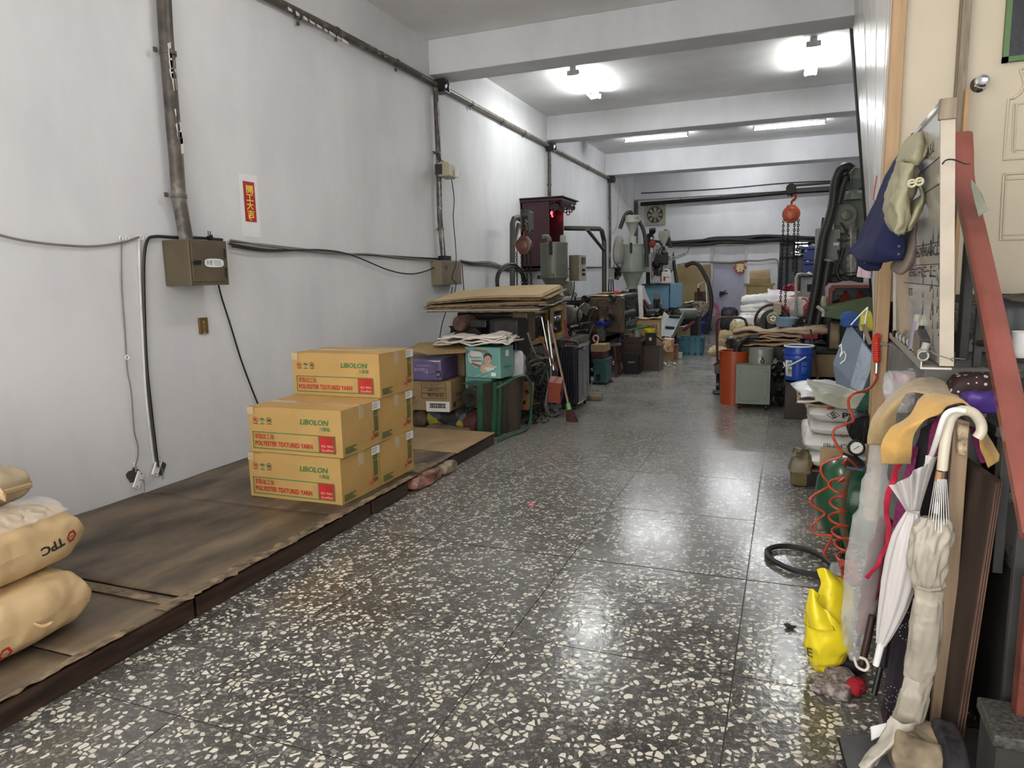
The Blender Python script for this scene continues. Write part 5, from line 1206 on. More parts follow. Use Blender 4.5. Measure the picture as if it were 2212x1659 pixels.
c=at(1302,700,y=10.4);x0,x1,z0,z1=rectY(10.4,1285,694,1318,703)
M_blue=mat('blue_plastic',(.015,.03,.30),rough=.35,var=.08)
def basin(lab,x0,x1,y,z0,z1,m,cat_='basin',name='basin',n=28,d=None,taper=.82):
 R=(x1-x0)/2;c=((x0+x1)/2,y,0);sy=1 if d is None else d/(2*R)
 t=T(name,lab,cat_,(c[0],y,z0))
 part('shell',MB().lathe([(.001,z0),(R*taper,z0),(R*.97,z1-.012),(R*1.03,z1-.01),(R*1.03,z1),(R*.94,z1),(R*(taper-.04),z0+.01),(.001,z0+.01)],c,n,sy=sy),m,t,smooth=True)
 part('rim',MB().lathe([(R*.95,z1),(R*1.05,z1+.002),(R*1.05,z1-.012)],c,n,sy=sy,caps=False),m,t,smooth=True);return t
basin('blue basin hanging under the second machine end plate',x0,x1,10.42,z0,z1,M_blue,d=.25)
part('stand_rag',crate_sack(at(1300,738,y=10.5),.10,.12,.34,seed=2,amp=.03),mat('grey_speckled_rag',(.12,.115,.11),rough=.8,var=.7,scale=60),None,smooth=True,autos=80,label='speckled grey rag column under the blue basin',cat='rag')
# stools
M_stool=mat('maroon_stool_paint',(.075,.02,.018),rough=.4,var=.25,dirt=.2)
M_seat=mat('worn_stool_top',(.10,.075,.07),rough=.4,var=.2)
def stool(lab,c,h,r):
 c=Vector(c);t=T('stool',lab,'stool',c)
 part('seat',MB().lathe([(.001,h-.03),(r*.95,h-.03),(r,h-.02),(r,h-.005),(r*.95,h),(.001,h)],c,20),M_seat,t,smooth=True)
 for k in range(4):
  a=PI/4+k*PI/2;part('leg',MB().hexa([c+Vector((math.cos(a)*r*1.05+dx,math.sin(a)*r*1.05+dy,0))for dx,dy in((-.016,-.016),(.016,-.016),(.016,.016),(-.016,.016))],[c+Vector((math.cos(a)*r*.72+dx,math.sin(a)*r*.72+dy,h-.03))for dx,dy in((-.018,-.018),(.018,-.018),(.018,.018),(-.018,.018))]),M_stool,t,bev=.003)
  b=a+PI/2;part('stretcher',MB().cyl(c+Vector((math.cos(a)*r*.98,math.sin(a)*r*.98,.14)),c+Vector((math.cos(b)*r*.98,math.sin(b)*r*.98,.14)),.011,n=8),M_stool,t)
 return t
cs1=at(1318,812,z=0);h1=at(1316,742,y=cs1.y).z
stool('front maroon stool with round worn top by the oily machine',cs1,h1,.17)
cs2=at(1297,778,z=0);h2=at(1297,717,y=cs2.y).z
stool('taller maroon stool behind the front one, under the basin',cs2,h2,.17)
# teal toolbox tower and tape
x0,x1,z0,z1=rectY(9.45,1276,773,1303,826);M_teal=mat('teal_enamel',(.035,.10,.11),rough=.45,var=.2,dirt=.3)
t=T('tool_box','teal metal toolbox on the floor behind the suitcase','toolbox',(x0,9.5,0))
part('body',MB().box(x0,x1,9.6,9.95,0.02,.34),M_teal,t,bev=.008);part('recess',MB().box(x0+.04,x1-.08,9.59,9.605,.05,.15),M_black,t);part('lid',MB().box(x0-.01,x1+.01,9.59,9.96,.30,.36),M_teal,t,bev=.006);part('foot',MB().box(x0-.01,x1+.01,9.58,9.97,0,.02),M_dark,t)
t=T('brown_box','small brown box on the teal toolbox','box',(x0,9.6,.37));part('body',MB().box(x0-.03,x1-.03,9.62,9.9,.365,.46),M_stool,t,bev=.004);part('lid',MB().box(x0-.04,x1-.01,9.61,9.92,.46,.56),M_kr,t,bev=.004)
c=Vector(((x0+x1)/2-.08,9.7,.60));t=T('adhesive_tape','pink and white tape roll standing on the brown box','tape',c)
part('roll',MB().torus(c+Vector((0,0,.04)),.045,.012,(.4,1,0),18,6),mat('pink_tape',(.7,.35,.35)),t,smooth=True);part('tail',MB().cbox(c+Vector((.02,0,-.03)),(.02,.01,.1),(0,.3,0)),M_white,t)
litter_bits('workbench_scraps','dark scraps and tools under the stools',(-3.0,10.0,.01),(-2.5,11.0,.25),50,[M_dark,M_greasy,M_white,M_blue,M_dark],.02,.06,8)
# brown drawer stand and cabinet
M_brn=mat('dark_brown_cabinet',(.040,.018,.014),rough=.4,var=.25,dirt=.2)
ya=at(1420,796,z=0).y-.35
x0,x1,z0,z1=rectY(ya,1384,746,1424,797)
t=T('side_cabinet','dark brown cabinet carrying the yellow bucket','cabinet',(x0,ya,0))
zt2=at(1405,746,y=ya).z;part('body',MB().box(x0-.1,x1,ya,ya+.4,.0,zt2-.02),M_brn,t,bev=.004);part('top',MB().box(x0-.12,x1+.02,ya-.02,ya+.42,zt2-.02,zt2),M_brn,t,bev=.003);part('door',MB().box(x0+.02,x1-.02,ya-.008,ya,.05,zt2-.05),M_brn,t,bev=.003)
yb2=10.95;x0b,x1b,z0b,z1b=rectY(yb2,1344,734,1386,800)
zt3=at(1365,735,y=yb2).z
t=T('drawer_stand','dark wooden drawer stand left of the brown cabinet','cabinet',(x0b,yb2,0))
part('body',MB().box(x0b,x1b,yb2,yb2+.45,.12,zt3-.03),M_brn,t,bev=.004);part('top',MB().box(x0b-.03,x1b+.03,yb2-.03,yb2+.48,zt3-.03,zt3),M_brn,t,bev=.004)
for k in range(2):
 d_=part('drawer',MB().box(x0b+.02,x1b-.02,yb2-.015,yb2,.14+.22*k,.34+.22*k),M_brn,t,bev=.004);part('drawer_pull',MB().cbox(((x0b+x1b)/2,yb2-.02,.25+.22*k),(.08,.02,.02)),M_dark,d_)
for xx in(x0b+.03,x1b-.03):part('leg',MB().box(xx-.02,xx+.02,yb2+.02,yb2+.06,0,.12),M_brn,t)
x0,x1,z0,z1=rectY(10.75,1351,768,1379,803);t=T('step_box','small dark step box in front of the drawer stand','box',(x0,10.7,0))
part('body',MB().box(x0,x1,10.72,10.92,0,z1),M_dark,t,bev=.004);part('slot',MB().box(x0+.04,x1-.05,10.712,10.722,.06,.12),M_black,t);part('handle',MB().cbox(((x0+x1)/2,10.71,z1-.1),(.1,.015,.015)),M_steel,t)
for lab,u,v,s,m in(('pink printed tin on the drawer stand',1362,730,(.11,.1,.07),mat('pink_tin',(.30,.16,.14),var=.4,scale=30)),('grey plastic pot on the drawer stand',1376,722,(.10,.1,.14),M_gr3)):
 c=at(u,v,y=11.15);c.z=zt3+s[2]/2;t=T('tin',lab,'tin',c);part('body',MB().lathe([(.001,-s[2]/2),(s[0]/2,-s[2]/2),(s[0]/2,s[2]/2-.01),(s[0]/2+.004,s[2]/2),(.001,s[2]/2)],c,16),m,t,smooth=True);part('lid',MB().lathe([(.001,0),(s[0]/2+.004,0),(s[0]/2+.004,.012),(.001,.012)],c+Vector((0,0,s[2]/2)),16),m,t,smooth=True)
c=at(1366,717,y=11.1);c.z=zt3+.155;t=T('clamp_tool','green-handled tool resting across the tin','tool',c)
part('handle',MB().tube(curve([c,c+Vector((.1,0,.02)),c+Vector((.22,0,.05))],4),[.014]*4+[.02]*5,8),M_green,t,smooth=True);part('tip',MB().cyl(c,c+Vector((-.08,0,-.01)),.008),M_steel,t)
# yellow bucket, grey motor box on the cabinet
M_yel=mat('yellow_plastic',(.75,.62,.01),rough=.35,var=.05)
x0,x1,z0,z1=rectY(ya+.2,1390,711,1414,746)
basin('yellow plastic bucket with writing on the brown cabinet',x0,x1,ya+.22,zt2+.002,z1,M_yel,'bucket','bucket',taper=.86)
x0,x1,z0,z1=rectY(ya,1394,722,1416,745)
t=T('motor_box','small dark motor box in front of the yellow bucket','box',(x0,ya,zt2));part('body',MB().box(x0,x1,ya+.0,ya+.1,zt2+.002,z1),M_dark,t,bev=.004);part('lid',MB().box(x0-.01,x1+.01,ya-.01,ya+.11,z1,z1+.02),M_dark,t,bev=.003);part('label_print',MB().box(x0+.06,x0+.1,ya-.003,ya,z1-.1,z1-.05),M_pale,t)
for s in(-1,1):part('handle',MB().tube([((x0+x1)/2+s*.07,ya-.01,z1-.02),((x0+x1)/2+s*.2,ya-.05,z1-.1)],.01,6),M_dark,t)
# resin sack with CHIMEI, poster box, crate
ych=ya+.55;x0,x1,z0,z1=rectY(ych,1374,688,1425,748)
M_csack=mat('kraft_resin_sack',(.40,.27,.14),rough=.6,crumple=.6,var=.1)
t=T('resin_sack','upright kraft resin sack with black CHIMEI ABS print','sack',(x0,ych,z0))
part('body',MB().box(x0,x1,ych,ych+.2,z0-.35,z1-.02),M_csack,t,bev=.03);part('folded_top',flat_sack(((x0+x1)/2,ych+.1,z1),x1-x0+.03,.26,amp=.03,seed=5),M_csack,t,smooth=True,solid=.012)
text('lettering','CHIMEI',(x0+.02,ych-.006,z0+(z1-z0)*.60),(1,0,0),(0,0,1),.085,M_ink,t,wid=(x1-x0)*.82);text('lettering','ABS',(x0+.06,ych-.006,z0+(z1-z0)*.30),(1,0,0),(0,0,1),.07,M_ink,t,wid=.17)
yp=12.3;x0,x1,z0,z1=rectY(yp,1430,732,1451,760)
M_post2=patchy('comic_print',(.6,.4,.2),[(.62,.42,.22),(.55,.2,.06),(.7,.55,.4),(.6,.35,.1),(.5,.45,.42)],12)
t=T('print_box','small carton covered with an orange and cream print','box',(x0,yp,0));part('body',MB().cbox(((x0+x1)/2,yp+.1,(z0+z1)/2),(x1-x0,.2,z1-z0),(0,.12,-.15)),M_post2,t,bev=.004)
part('stand',MB().box(x0-.06,x1-.02,yp+.05,yp+.35,0,z0),M_kr,t,bev=.004)
t=T('orange_block','brown-orange block on the floor beside the print box','box',at(1456,770,z=0));c=at(1453,776,z=0);part('body',MB().cbox((c.x,c.y+.1,.13),(.16,.2,.26)),mat('orange_kraft',(.22,.09,.035)),t,bev=.004);part('white_cap',MB().cbox((c.x+.12,c.y+.1,.06),(.08,.1,.12)),M_gr3,t,bev=.01)
M_crate=mat('blue_crate',(.035,.15,.21),rough=.4,var=.1,dirt=.15)
yc=13.6;x0,x1,z0,z1=rectY(yc,1463,732,1515,763);
zt4=at(1490,730,y=yc).z
t=T('plastic_crate','teal-blue plastic crate on the floor at the aisle','crate',(x0,yc,0))
mb=MB();mb.box(x0,x1,yc,yc+.02,0,zt4);part('front_panel',mb,M_crate,t);part('back_panel',MB().box(x0,x1,yc+.5,yc+.52,0,zt4),M_crate,t);part('side_panel',MB().box(x0,x0+.02,yc,yc+.52,0,zt4),M_crate,t);part('side_panel',MB().box(x1-.02,x1,yc,yc+.52,0,zt4),M_crate,t);part('bottom',MB().box(x0,x1,yc,yc+.52,0,.02),M_crate,t)
for zz in(0,zt4-.04):part('rim',MB().box(x0-.012,x1+.012,yc-.012,yc+.005,zz,zz+.04),M_crate,t)
part('rim',MB().box(x1-.005,x1+.012,yc,yc+.53,zt4-.04,zt4),M_crate,t)
for k in range(5):xx=x0+(x1-x0)*k/4;part('rib',MB().box(xx-.01,xx+.01,yc-.012,yc,0,zt4),M_crate,t)
for k in range(3):yy=yc+.1+.16*k;part('rib',MB().box(x1,x1+.012,yy,yy+.02,0,zt4),M_crate,t)
c=at(1472,715,y=14.1);t=T('kraft_bin','brown carton bin behind the crate with red-handled brush','carton',c);x0,x1,z0,z1=rectY(14.0,1459,708,1484,735)
part('body',MB().box(x0,x1,14.15,14.5,0,z1),M_kr,t,bev=.004);part('bag_lining',flat_sack(((x0+x1)/2,14.3,z1+.01),x1-x0,.35,amp=.03),M_white,t,smooth=True,solid=.004);
c=at(1488,702,y=14.1);stick('red_brush','dark red brush handle sticking up by the carton bin','brush',c+Vector((-.12,0,-.1)),c+Vector((.1,0,.06)),.03,mat('dark_red_plastic',(.16,.03,.035),rough=.35))
# ---- machine three: blue cabinet, chute, roller, robot
M_blc=mat('sky_blue_cabinet',(.16,.34,.48),rough=.4,var=.08,dirt=.15,dirtcol=(.1,.18,.22))
y3=14.6;x0,x1,z0,z1=rectY(y3,1393,616,1443,666)
m3=T('moulding_machine','third moulding machine with a sky blue cabinet','machine',(x0,y3,0))
part('cabinet',MB().prism([at(u,v,y=y3)for u,v in((1391,616),(1444,616),(1444,667),(1430,667),(1428,640),(1412,640),(1411,667),(1404,650),(1396,632))],(0,.9,0)),M_blc,m3)
mb=MB();xq=at(1446,640,y=y3).x;pb(mb,y3+.1,1447,612,1462,665,.8);part('cabinet',mb,M_blc,m3,bev=.006)
mb=MB();pb(mb,y3-.02,1411,634,1427,648,.04);part('socket_block',mb,M_gr2,m3,bev=.004)
for u in(1415,1423):part('hose',MB().tube(curve([at(u,646,y=y3-.03),at(u,660,y=y3-.05),at(u-4,675,y=y3-.04)],4),.02,8),M_rubber,m3,smooth=True)
zc3=at(1420,668,y=y3).z
part('bed',MB().box(-3.6,at(1462,690,y=y3).x,y3-.1,17.2,0,zc3),M_dark,m3,bev=.02)
part('top_plate',MB().box(at(1388,615,y=y3).x,at(1446,615,y=y3).x,y3-.1,y3+.9,at(1410,616,y=y3).z,at(1410,614,y=y3).z+.01),M_greasy,m3)
part('tank',MB().cyl(at(1463,678,y=14.3),at(1500,678,y=14.6),.11,n=18),M_gr,m3,smooth=True)
mb=MB();pb(mb,14.65,1464,682,1508,730,.6);part('side_tank',mb,M_dark,m3,bev=.02)
part('hose',MB().tube(curve([at(u,v,y=14.35)for u,v in((1390,648),(1405,668),(1418,680),(1432,690))],4),.035,8),mat('red_brown_hose',(.10,.035,.03),rough=.5),m3,smooth=True)
part('motor',MB().lathe([(.001,-.15),(.12,-.15),(.13,-.1),(.13,.15),(.001,.16)],at(1406,680,y=14.3),18,axis=(1,.3,0)),M_greasy,m3,smooth=True)
# chute
ch=T('metal_chute','galvanised metal chute sloping down to the aisle','chute',at(1440,730,y=12.9))
M_gal=mat('galvanised_sheet',(.16,.18,.185),rough=.4,metal=.5,var=.1)
A_,B_,C_,D_=at(1424,733,y=12.7),at(1450,735,y=12.7),at(1476,682,y=13.6),at(1443,680,y=13.6)
n3=Vector((0,0,.02))
part('channel',MB().hexa([A_-n3,B_-n3,C_-n3,D_-n3],[A_,B_,C_,D_]),M_gal,ch)
h3=Vector((.0,-.02,.09));part('side_wall',MB().hexa([B_-n3,B_+Vector((.02,0,0))-n3,C_+Vector((.02,0,0))-n3,C_-n3],[B_+h3,B_+Vector((.02,0,0))+h3,C_+Vector((.02,0,0))+h3,C_+h3]),M_gal,ch)
E_,F_=at(1420,720,y=12.8),at(1436,674,y=13.6)
part('side_wall',MB().hexa([A_-n3,A_,D_,D_-n3],[E_-Vector((.02,0,0)),E_,F_,F_-Vector((.02,0,0))]),M_gr3,ch)
for f in(.05,.45,.9):a,b=A_.lerp(D_,f),B_.lerp(C_,f);part('cross_slat',MB().tube([a+Vector((.04,0,.02)),b+Vector((-.04,0,.02))],.022,6),M_dark,ch)
for s in(A_,B_):part('leg',MB().cyl((s.x,s.y+.2,0),(s.x,s.y+.2,s.z+.05),.02),M_dark,ch)
# robot arm
rb=T('picking_robot','black picking robot with two slanting chrome arms','robot',at(1430,560,y=14.7));c=at(1430,560,y=14.75)
part('body',MB().cbox(c,(.26,.25,.2),(0,.2,0)),M_black,rb,bev=.02);part('joint',MB().sphere(c+Vector((-.1,-.05,-.1)),.1,12),M_dark,rb,smooth=True);part('joint',MB().sphere(c+Vector((.06,-.05,.1)),.08,12),M_dark,rb,smooth=True)
part('hose_coil',MB().tube(curve([c+Vector((-.08,0,.1)),c+Vector((-.04,0,.22)),c+Vector((.04,0,.25)),c+Vector((.06,0,.15)),c+Vector((0,0,.2)),c+Vector((-.02,0,.1))],5),.012,6),M_wire,rb,smooth=True)
for(a,b)in(((1440,560),(1485,545)),((1440,566),(1481,550))):part('arm',MB().tube([at(*a,y=14.7),at(*b,y=14.7)],.014,8),M_steel,rb,smooth=True)
part('whip',MB().tube(curve([at(u,v,y=14.7)for u,v in((1485,545),(1488,538),(1486,530),(1478,525))],4),.006,5),M_wire,rb)
part('bracket',MB().cyl(at(1412,570,y=14.8),at(1428,565,y=14.8),.02),M_dark,rb);part('strut',MB().cyl(at(1424,598,y=14.8),at(1432,570,y=14.8),.012),M_dark,rb)
cH=at(1409,527,y=14.6);hoist('small red chain hoist behind the tall grey hopper',cH,mat('dark_red_hoist',(.25,.02,.015),rough=.4),.55,[(-.05,0,at(1409,600,y=14.6).z),(.03,0,at(1409,600,y=14.6).z)],0,at(1409,505,y=14.6).z)
t=T('hoist_post','dark bent post carrying the small red hoist','post',at(1400,620,y=14.7));part('post',MB().tube(curve([at(1400,625,y=14.7),at(1400,520,y=14.7),at(1404,508,y=14.7),at(1412,500,y=14.7)],4),.045,8),M_dark,t,smooth=True);part('pulley',MB().cyl(at(1403,498,y=14.6),at(1416,497,y=14.6),.05),M_dark,t,smooth=True)
# things on the blue cabinet
zc=at(1420,614,y=y3).z+.012
c=Vector((at(1439,600,y=14.8).x,14.8,zc));t=T('chemical_jug','white jerry can with red label on the blue cabinet','jug',c)
part('body',MB().box(c.x-.09,c.x+.09,c.y-.06,c.y+.06,zc,zc+.24),M_white,t,bev=.025);part('handle',MB().tube(curve([c+Vector((-.05,0,.24)),c+Vector((-.04,0,.28)),c+Vector((.03,0,.28)),c+Vector((.05,0,.24))],4),.014,8),M_white,t,smooth=True);part('cap',MB().cyl(c+Vector((.06,0,.24)),c+Vector((.06,0,.27)),.022),M_white,t)
part('red_label',MB().box(c.x-.045,c.x-.005,c.y-.064,c.y-.061,zc+.05,zc+.14),M_red,t);part('label_lines',MB().box(c.x+.0,c.x+.07,c.y-.064,c.y-.061,zc+.115,zc+.13),M_red,t)
part('film_bag',crate_sack((at(1417,605,y=14.8).x,14.8,zc),.18,.15,.14,seed=3,amp=.03),mat('crinkled_film',(.6,.6,.6),rough=.2,crumple=.8,alpha=.8),None,smooth=True,label='crinkled clear bag left of the white jerry can',cat='bag',autos=80)
c=at(1417,590,y=15.0);part('maroon_case',MB().cbox(c,(.08,.08,.22)),M_shr,None,bev=.005,label='small maroon case standing by the chrome pipes',cat='box')
# small box on wall left of tall hopper
x0,x1,z0,z1=rectY(13.2,1314,577,1327,604);t=T('switch_box','small pale switch box left of the tall hopper','electrical box',(x0,13.2,z0));part('body',MB().box(x0,x1,13.2,13.35,z0,z1),M_gr3,t,bev=.004);part('label',MB().box(x0+.03,x0+.07,13.195,13.2,z0+.02,z0+.04),M_white,t)
litter_bits('hanging_leads','cluster of cables and relays left of the tall hopper',(at(1325,590,y=13.2).x,13.2,at(1325,600,y=13.2).z),(at(1340,590,y=13.2).x,13.4,at(1325,575,y=13.2).z),30,[M_dark,M_gr,M_dark],.03,.07,12,'fittings')
for k in range(3):cable('cable',('leftmost','middle','rightmost')[k]+' of three leads hanging under the pale switch box',[at(1316+4*k,604,y=13.2),at(1315+5*k,625,y=13.2),at(1318+4*k,640,y=13.25)],.012)
# ---- far left: plywood leaf, barrel, chair, broom
p=at(1463,573,y=19.9);q=at(1532,690,y=19.9)
part('plywood_leaf',MB().box(p.x,q.x,19.86,19.89,0,p.z),mat('ochre_plywood',(.28,.205,.09),rough=.6,var=.2,scale=2,dirt=.2),None,label='ochre plywood sheet against the far wall',cat='plywood',bev=.003)
yd=18.6;x0,x1,z0,z1=rectY(yd,1487,652,1533,722)
M_drum=mat('blue_drum_paint',(.015,.04,.18),rough=.35,var=.1)
cx=(x0+x1)/2;R=(x1-x0)/2;t=T('steel_drum','blue steel drum in the far corner under a patterned cloth','drum',(cx,yd+R,0));zt=at(1510,655,y=yd).z
part('shell',MB().lathe([(.001,0),(R,0),(R,zt*.32),(R*1.03,zt*.335),(R,zt*.35),(R,zt*.65),(R*1.03,zt*.665),(R,zt*.68),(R,zt),(R*.97,zt),(.001,zt-.02)],(cx,yd+R,0),28),M_drum,t,smooth=True);part('bung',MB().cyl((cx,yd+R,zt-.02),(cx,yd+R,zt+.01),.03),M_drum,t)
M_flor=patchy('floral_cloth',(.2,.15,.11),[(.22,.17,.13),(.09,.06,.05),(.25,.2,.15),(.12,.06,.05),(.28,.24,.19)],14)
drape('patterned_cloth',[[(cx-R*1.1,yd-.03,zt+.03),(cx,yd-.05,zt+.05),(cx+R*1.05,yd-.03,zt+.03)],[(cx-R*.95,yd-.06,zt-.18),(cx,yd-.09,zt-.2),(cx+R*.95,yd-.06,zt-.15)],[(cx-R*.5,yd-.06,zt-.30),(cx,yd-.1,zt-.42),(cx+R*.6,yd-.06,zt-.3)]],M_flor,None,label='patterned brown cloth hanging over the blue drum',cat='cloth',amp=.02)
c=at(1504,645,y=18.7);part('scrap_box',MB().cbox((cx,yd+R,zt+.16),(.28,.25,.26)),M_rust,None,bev=.01,label='rusty box of scraps on top of the blue drum',cat='box')
part('white_tray',flat_sack((at(1488,650,y=18.5).x,18.55,zt+.04),.22,.2,amp=.03),M_white,None,smooth=True,solid=.006,label='white paper tray at the blue drum edge',cat='tray')
t=T('bent_rod','white bent rod standing at the blue drum','rod',at(1526,655,y=18.5));part('shaft',MB().tube([at(1527,655,y=18.5),at(1525,605,y=18.5),at(1508,615,y=18.5),at(1508,622,y=18.5)],.018,8),M_white,t);part('tip',MB().tube([at(1508,622,y=18.5),at(1510,632,y=18.5)],.025,6),M_dark,t)
cable('hose','large black hose arching over the blue drum',[at(u,v,y=18.3)for u,v in((1480,575),(1495,568),(1508,572),(1520,590),(1531,615),(1537,650),(1534,680),(1528,706),(1524,722))],.05,M_rubber)
M_pink=mat('pink_plastic',(.55,.16,.24),rough=.35)
t=T('plastic_chair','pink plastic chair at the far doorway','chair',at(1546,712,z=0));c=at(1545,712,z=0);c.y=19.55
for k in range(4):part('back_slat',MB().tube(curve([c+Vector((-.2+.04*k,-.1,.42)),c+Vector((-.15+.04*k,-.1,.75-.03*k)),c+Vector((.08-.0*k,-.1,.72-.05*k)),c+Vector((.16-.03*k,-.1,.42))],5),.014,6),M_pink,t,smooth=True)
part('seat',MB().box(c.x-.2,c.x+.2,c.y-.15,c.y+.25,.38,.42),M_pink,t,bev=.02)
for dx,dy in((-.17,-.12),(.17,-.12),(.17,.22),(-.17,.22)):part('leg',MB().box(c.x+dx-.025,c.x+dx+.025,c.y+dy-.02,c.y+dy+.02,0,.38),M_pink,t)
bag('dark heap of covered junk in the far doorway',1556,668,1592,716,19.2,mat('dark_grey_cover',(.05,.05,.055),rough=.5,var=.5),4,name='covered_heap',cat_='heap',amp=.06)
# extractor fan
x0,x1,z0,z1=rectY(BY-.06,1393,441,1437,487);M_fan=mat('dusty_fan_housing',(.30,.28,.21),rough=.6,dirt=.3)
c=Vector(((x0+x1)/2,BY-.06,(z0+z1)/2));s=(x1-x0)/2;t=T('extractor_fan','square extractor fan high on the back wall','fan',(c.x,BY,z0))
mb=MB();N=32
sq=[];
for k in range(N):a=2*PI*k/N;mm=max(abs(math.cos(a)),abs(math.sin(a)));sq.append((s*math.cos(a)/mm,s*math.sin(a)/mm))
ci=[(s*.80*math.cos(2*PI*k/N),s*.80*math.sin(2*PI*k/N))for k in range(N)]
vs=[(c.x+a,BY-.08,c.z+b)for a,b in sq]+[(c.x+a,BY-.08,c.z+b)for a,b in ci]+[(c.x+a,BY,c.z+b)for a,b in sq]+[(c.x+a,BY-.005,c.z+b)for a,b in ci]
mb.add(vs,[f for k in range(N)for f in((k,(k+1)%N,N+(k+1)%N,N+k),(k,2*N+k,2*N+(k+1)%N,(k+1)%N),(N+k,N+(k+1)%N,3*N+(k+1)%N,3*N+k))]);part('housing',mb,M_fan,t)
part('backing',MB().cyl((c.x,BY-.01,c.z),(c.x,BY-.002,c.z),s*.82,n=24),M_black,t)
for k in range(8):
 a=2*PI*k/8;q=Vector((math.cos(a),0,math.sin(a)));w=Vector((-math.sin(a),0,math.cos(a)))
 part('blade',MB().hexa([c+q*s*.2-w*.02+Vector((0,.02,0)),c+q*s*.72-w*.05+Vector((0,.03,0)),c+q*s*.74+w*.05+Vector((0,-.0,0)),c+q*s*.2+w*.02],[c+q*s*.2-w*.02+Vector((0,.026,0)),c+q*s*.72-w*.05+Vector((0,.036,0)),c+q*s*.74+w*.05+Vector((0,.006,0)),c+q*s*.2+w*.02+Vector((0,.006,0))]),M_fan,t)
part('hub',MB().lathe([(.001,-.03),(.07,-.03),(.08,0),(.08,.04),(.001,.04)],c,16,axis=(0,1,0)),M_fan,t,smooth=True)
# conduits and cable bundle along the back wall
pipe_run('conduit','dark conduit along the top of the back wall',[at(1384,441,y=BY-.14),at(1560,428,y=BY-.14),at(1700,416,y=BY-.14),at(1860,403,y=BY-.14)],.05,[at(1470,434,y=BY-.05),at(1556,427,y=BY-.05),at(1646,420,y=BY-.05)],m=M_dark)
cable('cable','thin cord stretched above the dark back-wall conduit',[at(1385,417,y=19.9),at(1550,408,y=19.9),at(1700,395,y=19.9),at(1830,390,y=19.9)],.012)
bk=[((1395,520),(1430,524),(1500,524),(1540,516),(1600,514),(1660,511),(1760,516)),((1400,527),(1450,528),(1520,527),(1560,522),(1620,522),(1680,518),(1770,520)),((1400,523),(1470,527),(1540,518),(1580,524),(1640,510),(1700,512),(1770,514)),((1420,526),(1490,521),(1570,517),(1630,519),(1700,516),(1770,522))]
for k,p in enumerate(bk):cable('cable',('thick black cable sagging over the back doorway, lowest','thick black cable along the back wall, second','black cable waving over the back doorway','dark cable at the core of the back bundle')[k],[at(u,v,y=BY-.1-.03*k)for u,v in p],.055 if k<2 else .035)
cable('cable','grey cable draped above the lavender door',[at(u,v,y=BY-.06)for u,v in((1462,572),(1500,566),(1540,566),(1580,567),(1610,563),(1640,563),(1675,560),(1681,575),(1680,620),(1678,650))],.015,M_wireg)
# diamond poster
c=at(1598,578,y=BY-.05);s=at(1614,578,y=BY).x-at(1584,578,y=BY).x
t=T('diamond_poster','red diamond spring poster on the lavender door','poster',c);part('red_sheet',MB().prism([c+Vector((-s/2,0,0)),c+Vector((0,0,-s/2*1.05)),c+Vector((s/2,0,0)),c+Vector((0,0,s/2))],(0,.008,0)),M_pred,t)
text('lettering','春',c+Vector((-.11,-.008,-.09)),(1,0,0),(0,0,1),.17,mat('pale_gold',(.7,.6,.3),bump=0),t,bold=.02)
# brown carton bundle stacked by the white back wall
yy=18.8;x0,x1,z0,z1=rectY(yy,1612,613,1668,645)
t=T('carton','lower old brown carton stack by the back wall','carton',(x0,yy,0));part('body',MB().box(x0,x1,yy,yy+.5,0,z1),mat('mustard_kraft',(.34,.25,.10),rough=.7,var=.2,dirt=.2),t,bev=.02);part('flap',MB().cbox(((x0+x1)/2,yy-.02,z1-.02),(x1-x0+.12,.03,.06),(.3,0,0)),MATS['mustard_kraft'],t)
x0,x1,z2,z3=rectY(yy,1619,591,1663,613)
t=T('carton','upper domed brown carton by the back wall','carton',(x0,yy,z1));part('body',MB().box(x0,x1,yy+.05,yy+.45,z1+.005,z3-.1),M_kr,t,bev=.02);part('domed_lid',MB().tube([(x0,yy+.25,z3-.12),(x1,yy+.25,z3-.08)],.18,14,sy=.5),M_kraft2,t,smooth=True)
# ------------------------------------------------------------------ right side, far to near
# overhead rail and orange hoist
yh=11.2
t=T('hoist_rail','black overhead rail that carries the orange hoist','rail',at(1780,400,y=yh));part('rail',MB().tube([at(1702,414,y=yh),at(1800,408,y=yh),at(1900,401,y=yh)],.04,6),M_black,t);part('tie_rod',MB().tube([at(1712,401,y=yh),at(1800,394,y=yh),at(1900,386,y=yh)],.018,6),M_black,t)
mb=MB();pb(mb,yh-.08,1700,400,1713,420,.16);part('trolley',mb,M_dark,t,bev=.01);part('roller',MB().cyl(at(1709,407,y=yh-.12),at(1709,407,y=yh+.1),.07),M_dark,t,smooth=True)
part('wall_bracket',MB().box(at(1900,400,y=yh).x,RX,yh-.1,yh+.1,at(1900,405,y=yh).z,at(1900,382,y=yh).z),M_dark,t)
M_or=mat('orange_hoist_paint',(.34,.06,.018),rough=.3,var=.1,dirt=.1)
c=at(1709,462,y=yh);zb=at(1700,690,y=yh).z
hoist('orange chain hoist hanging from the black overhead rail',c,M_or,1.0,[(-.10,0,zb),(-.035,0,zb-.05),(.05,0,zb+.7),(.10,.02,zb-.1)],0,at(1709,412,y=yh).z)
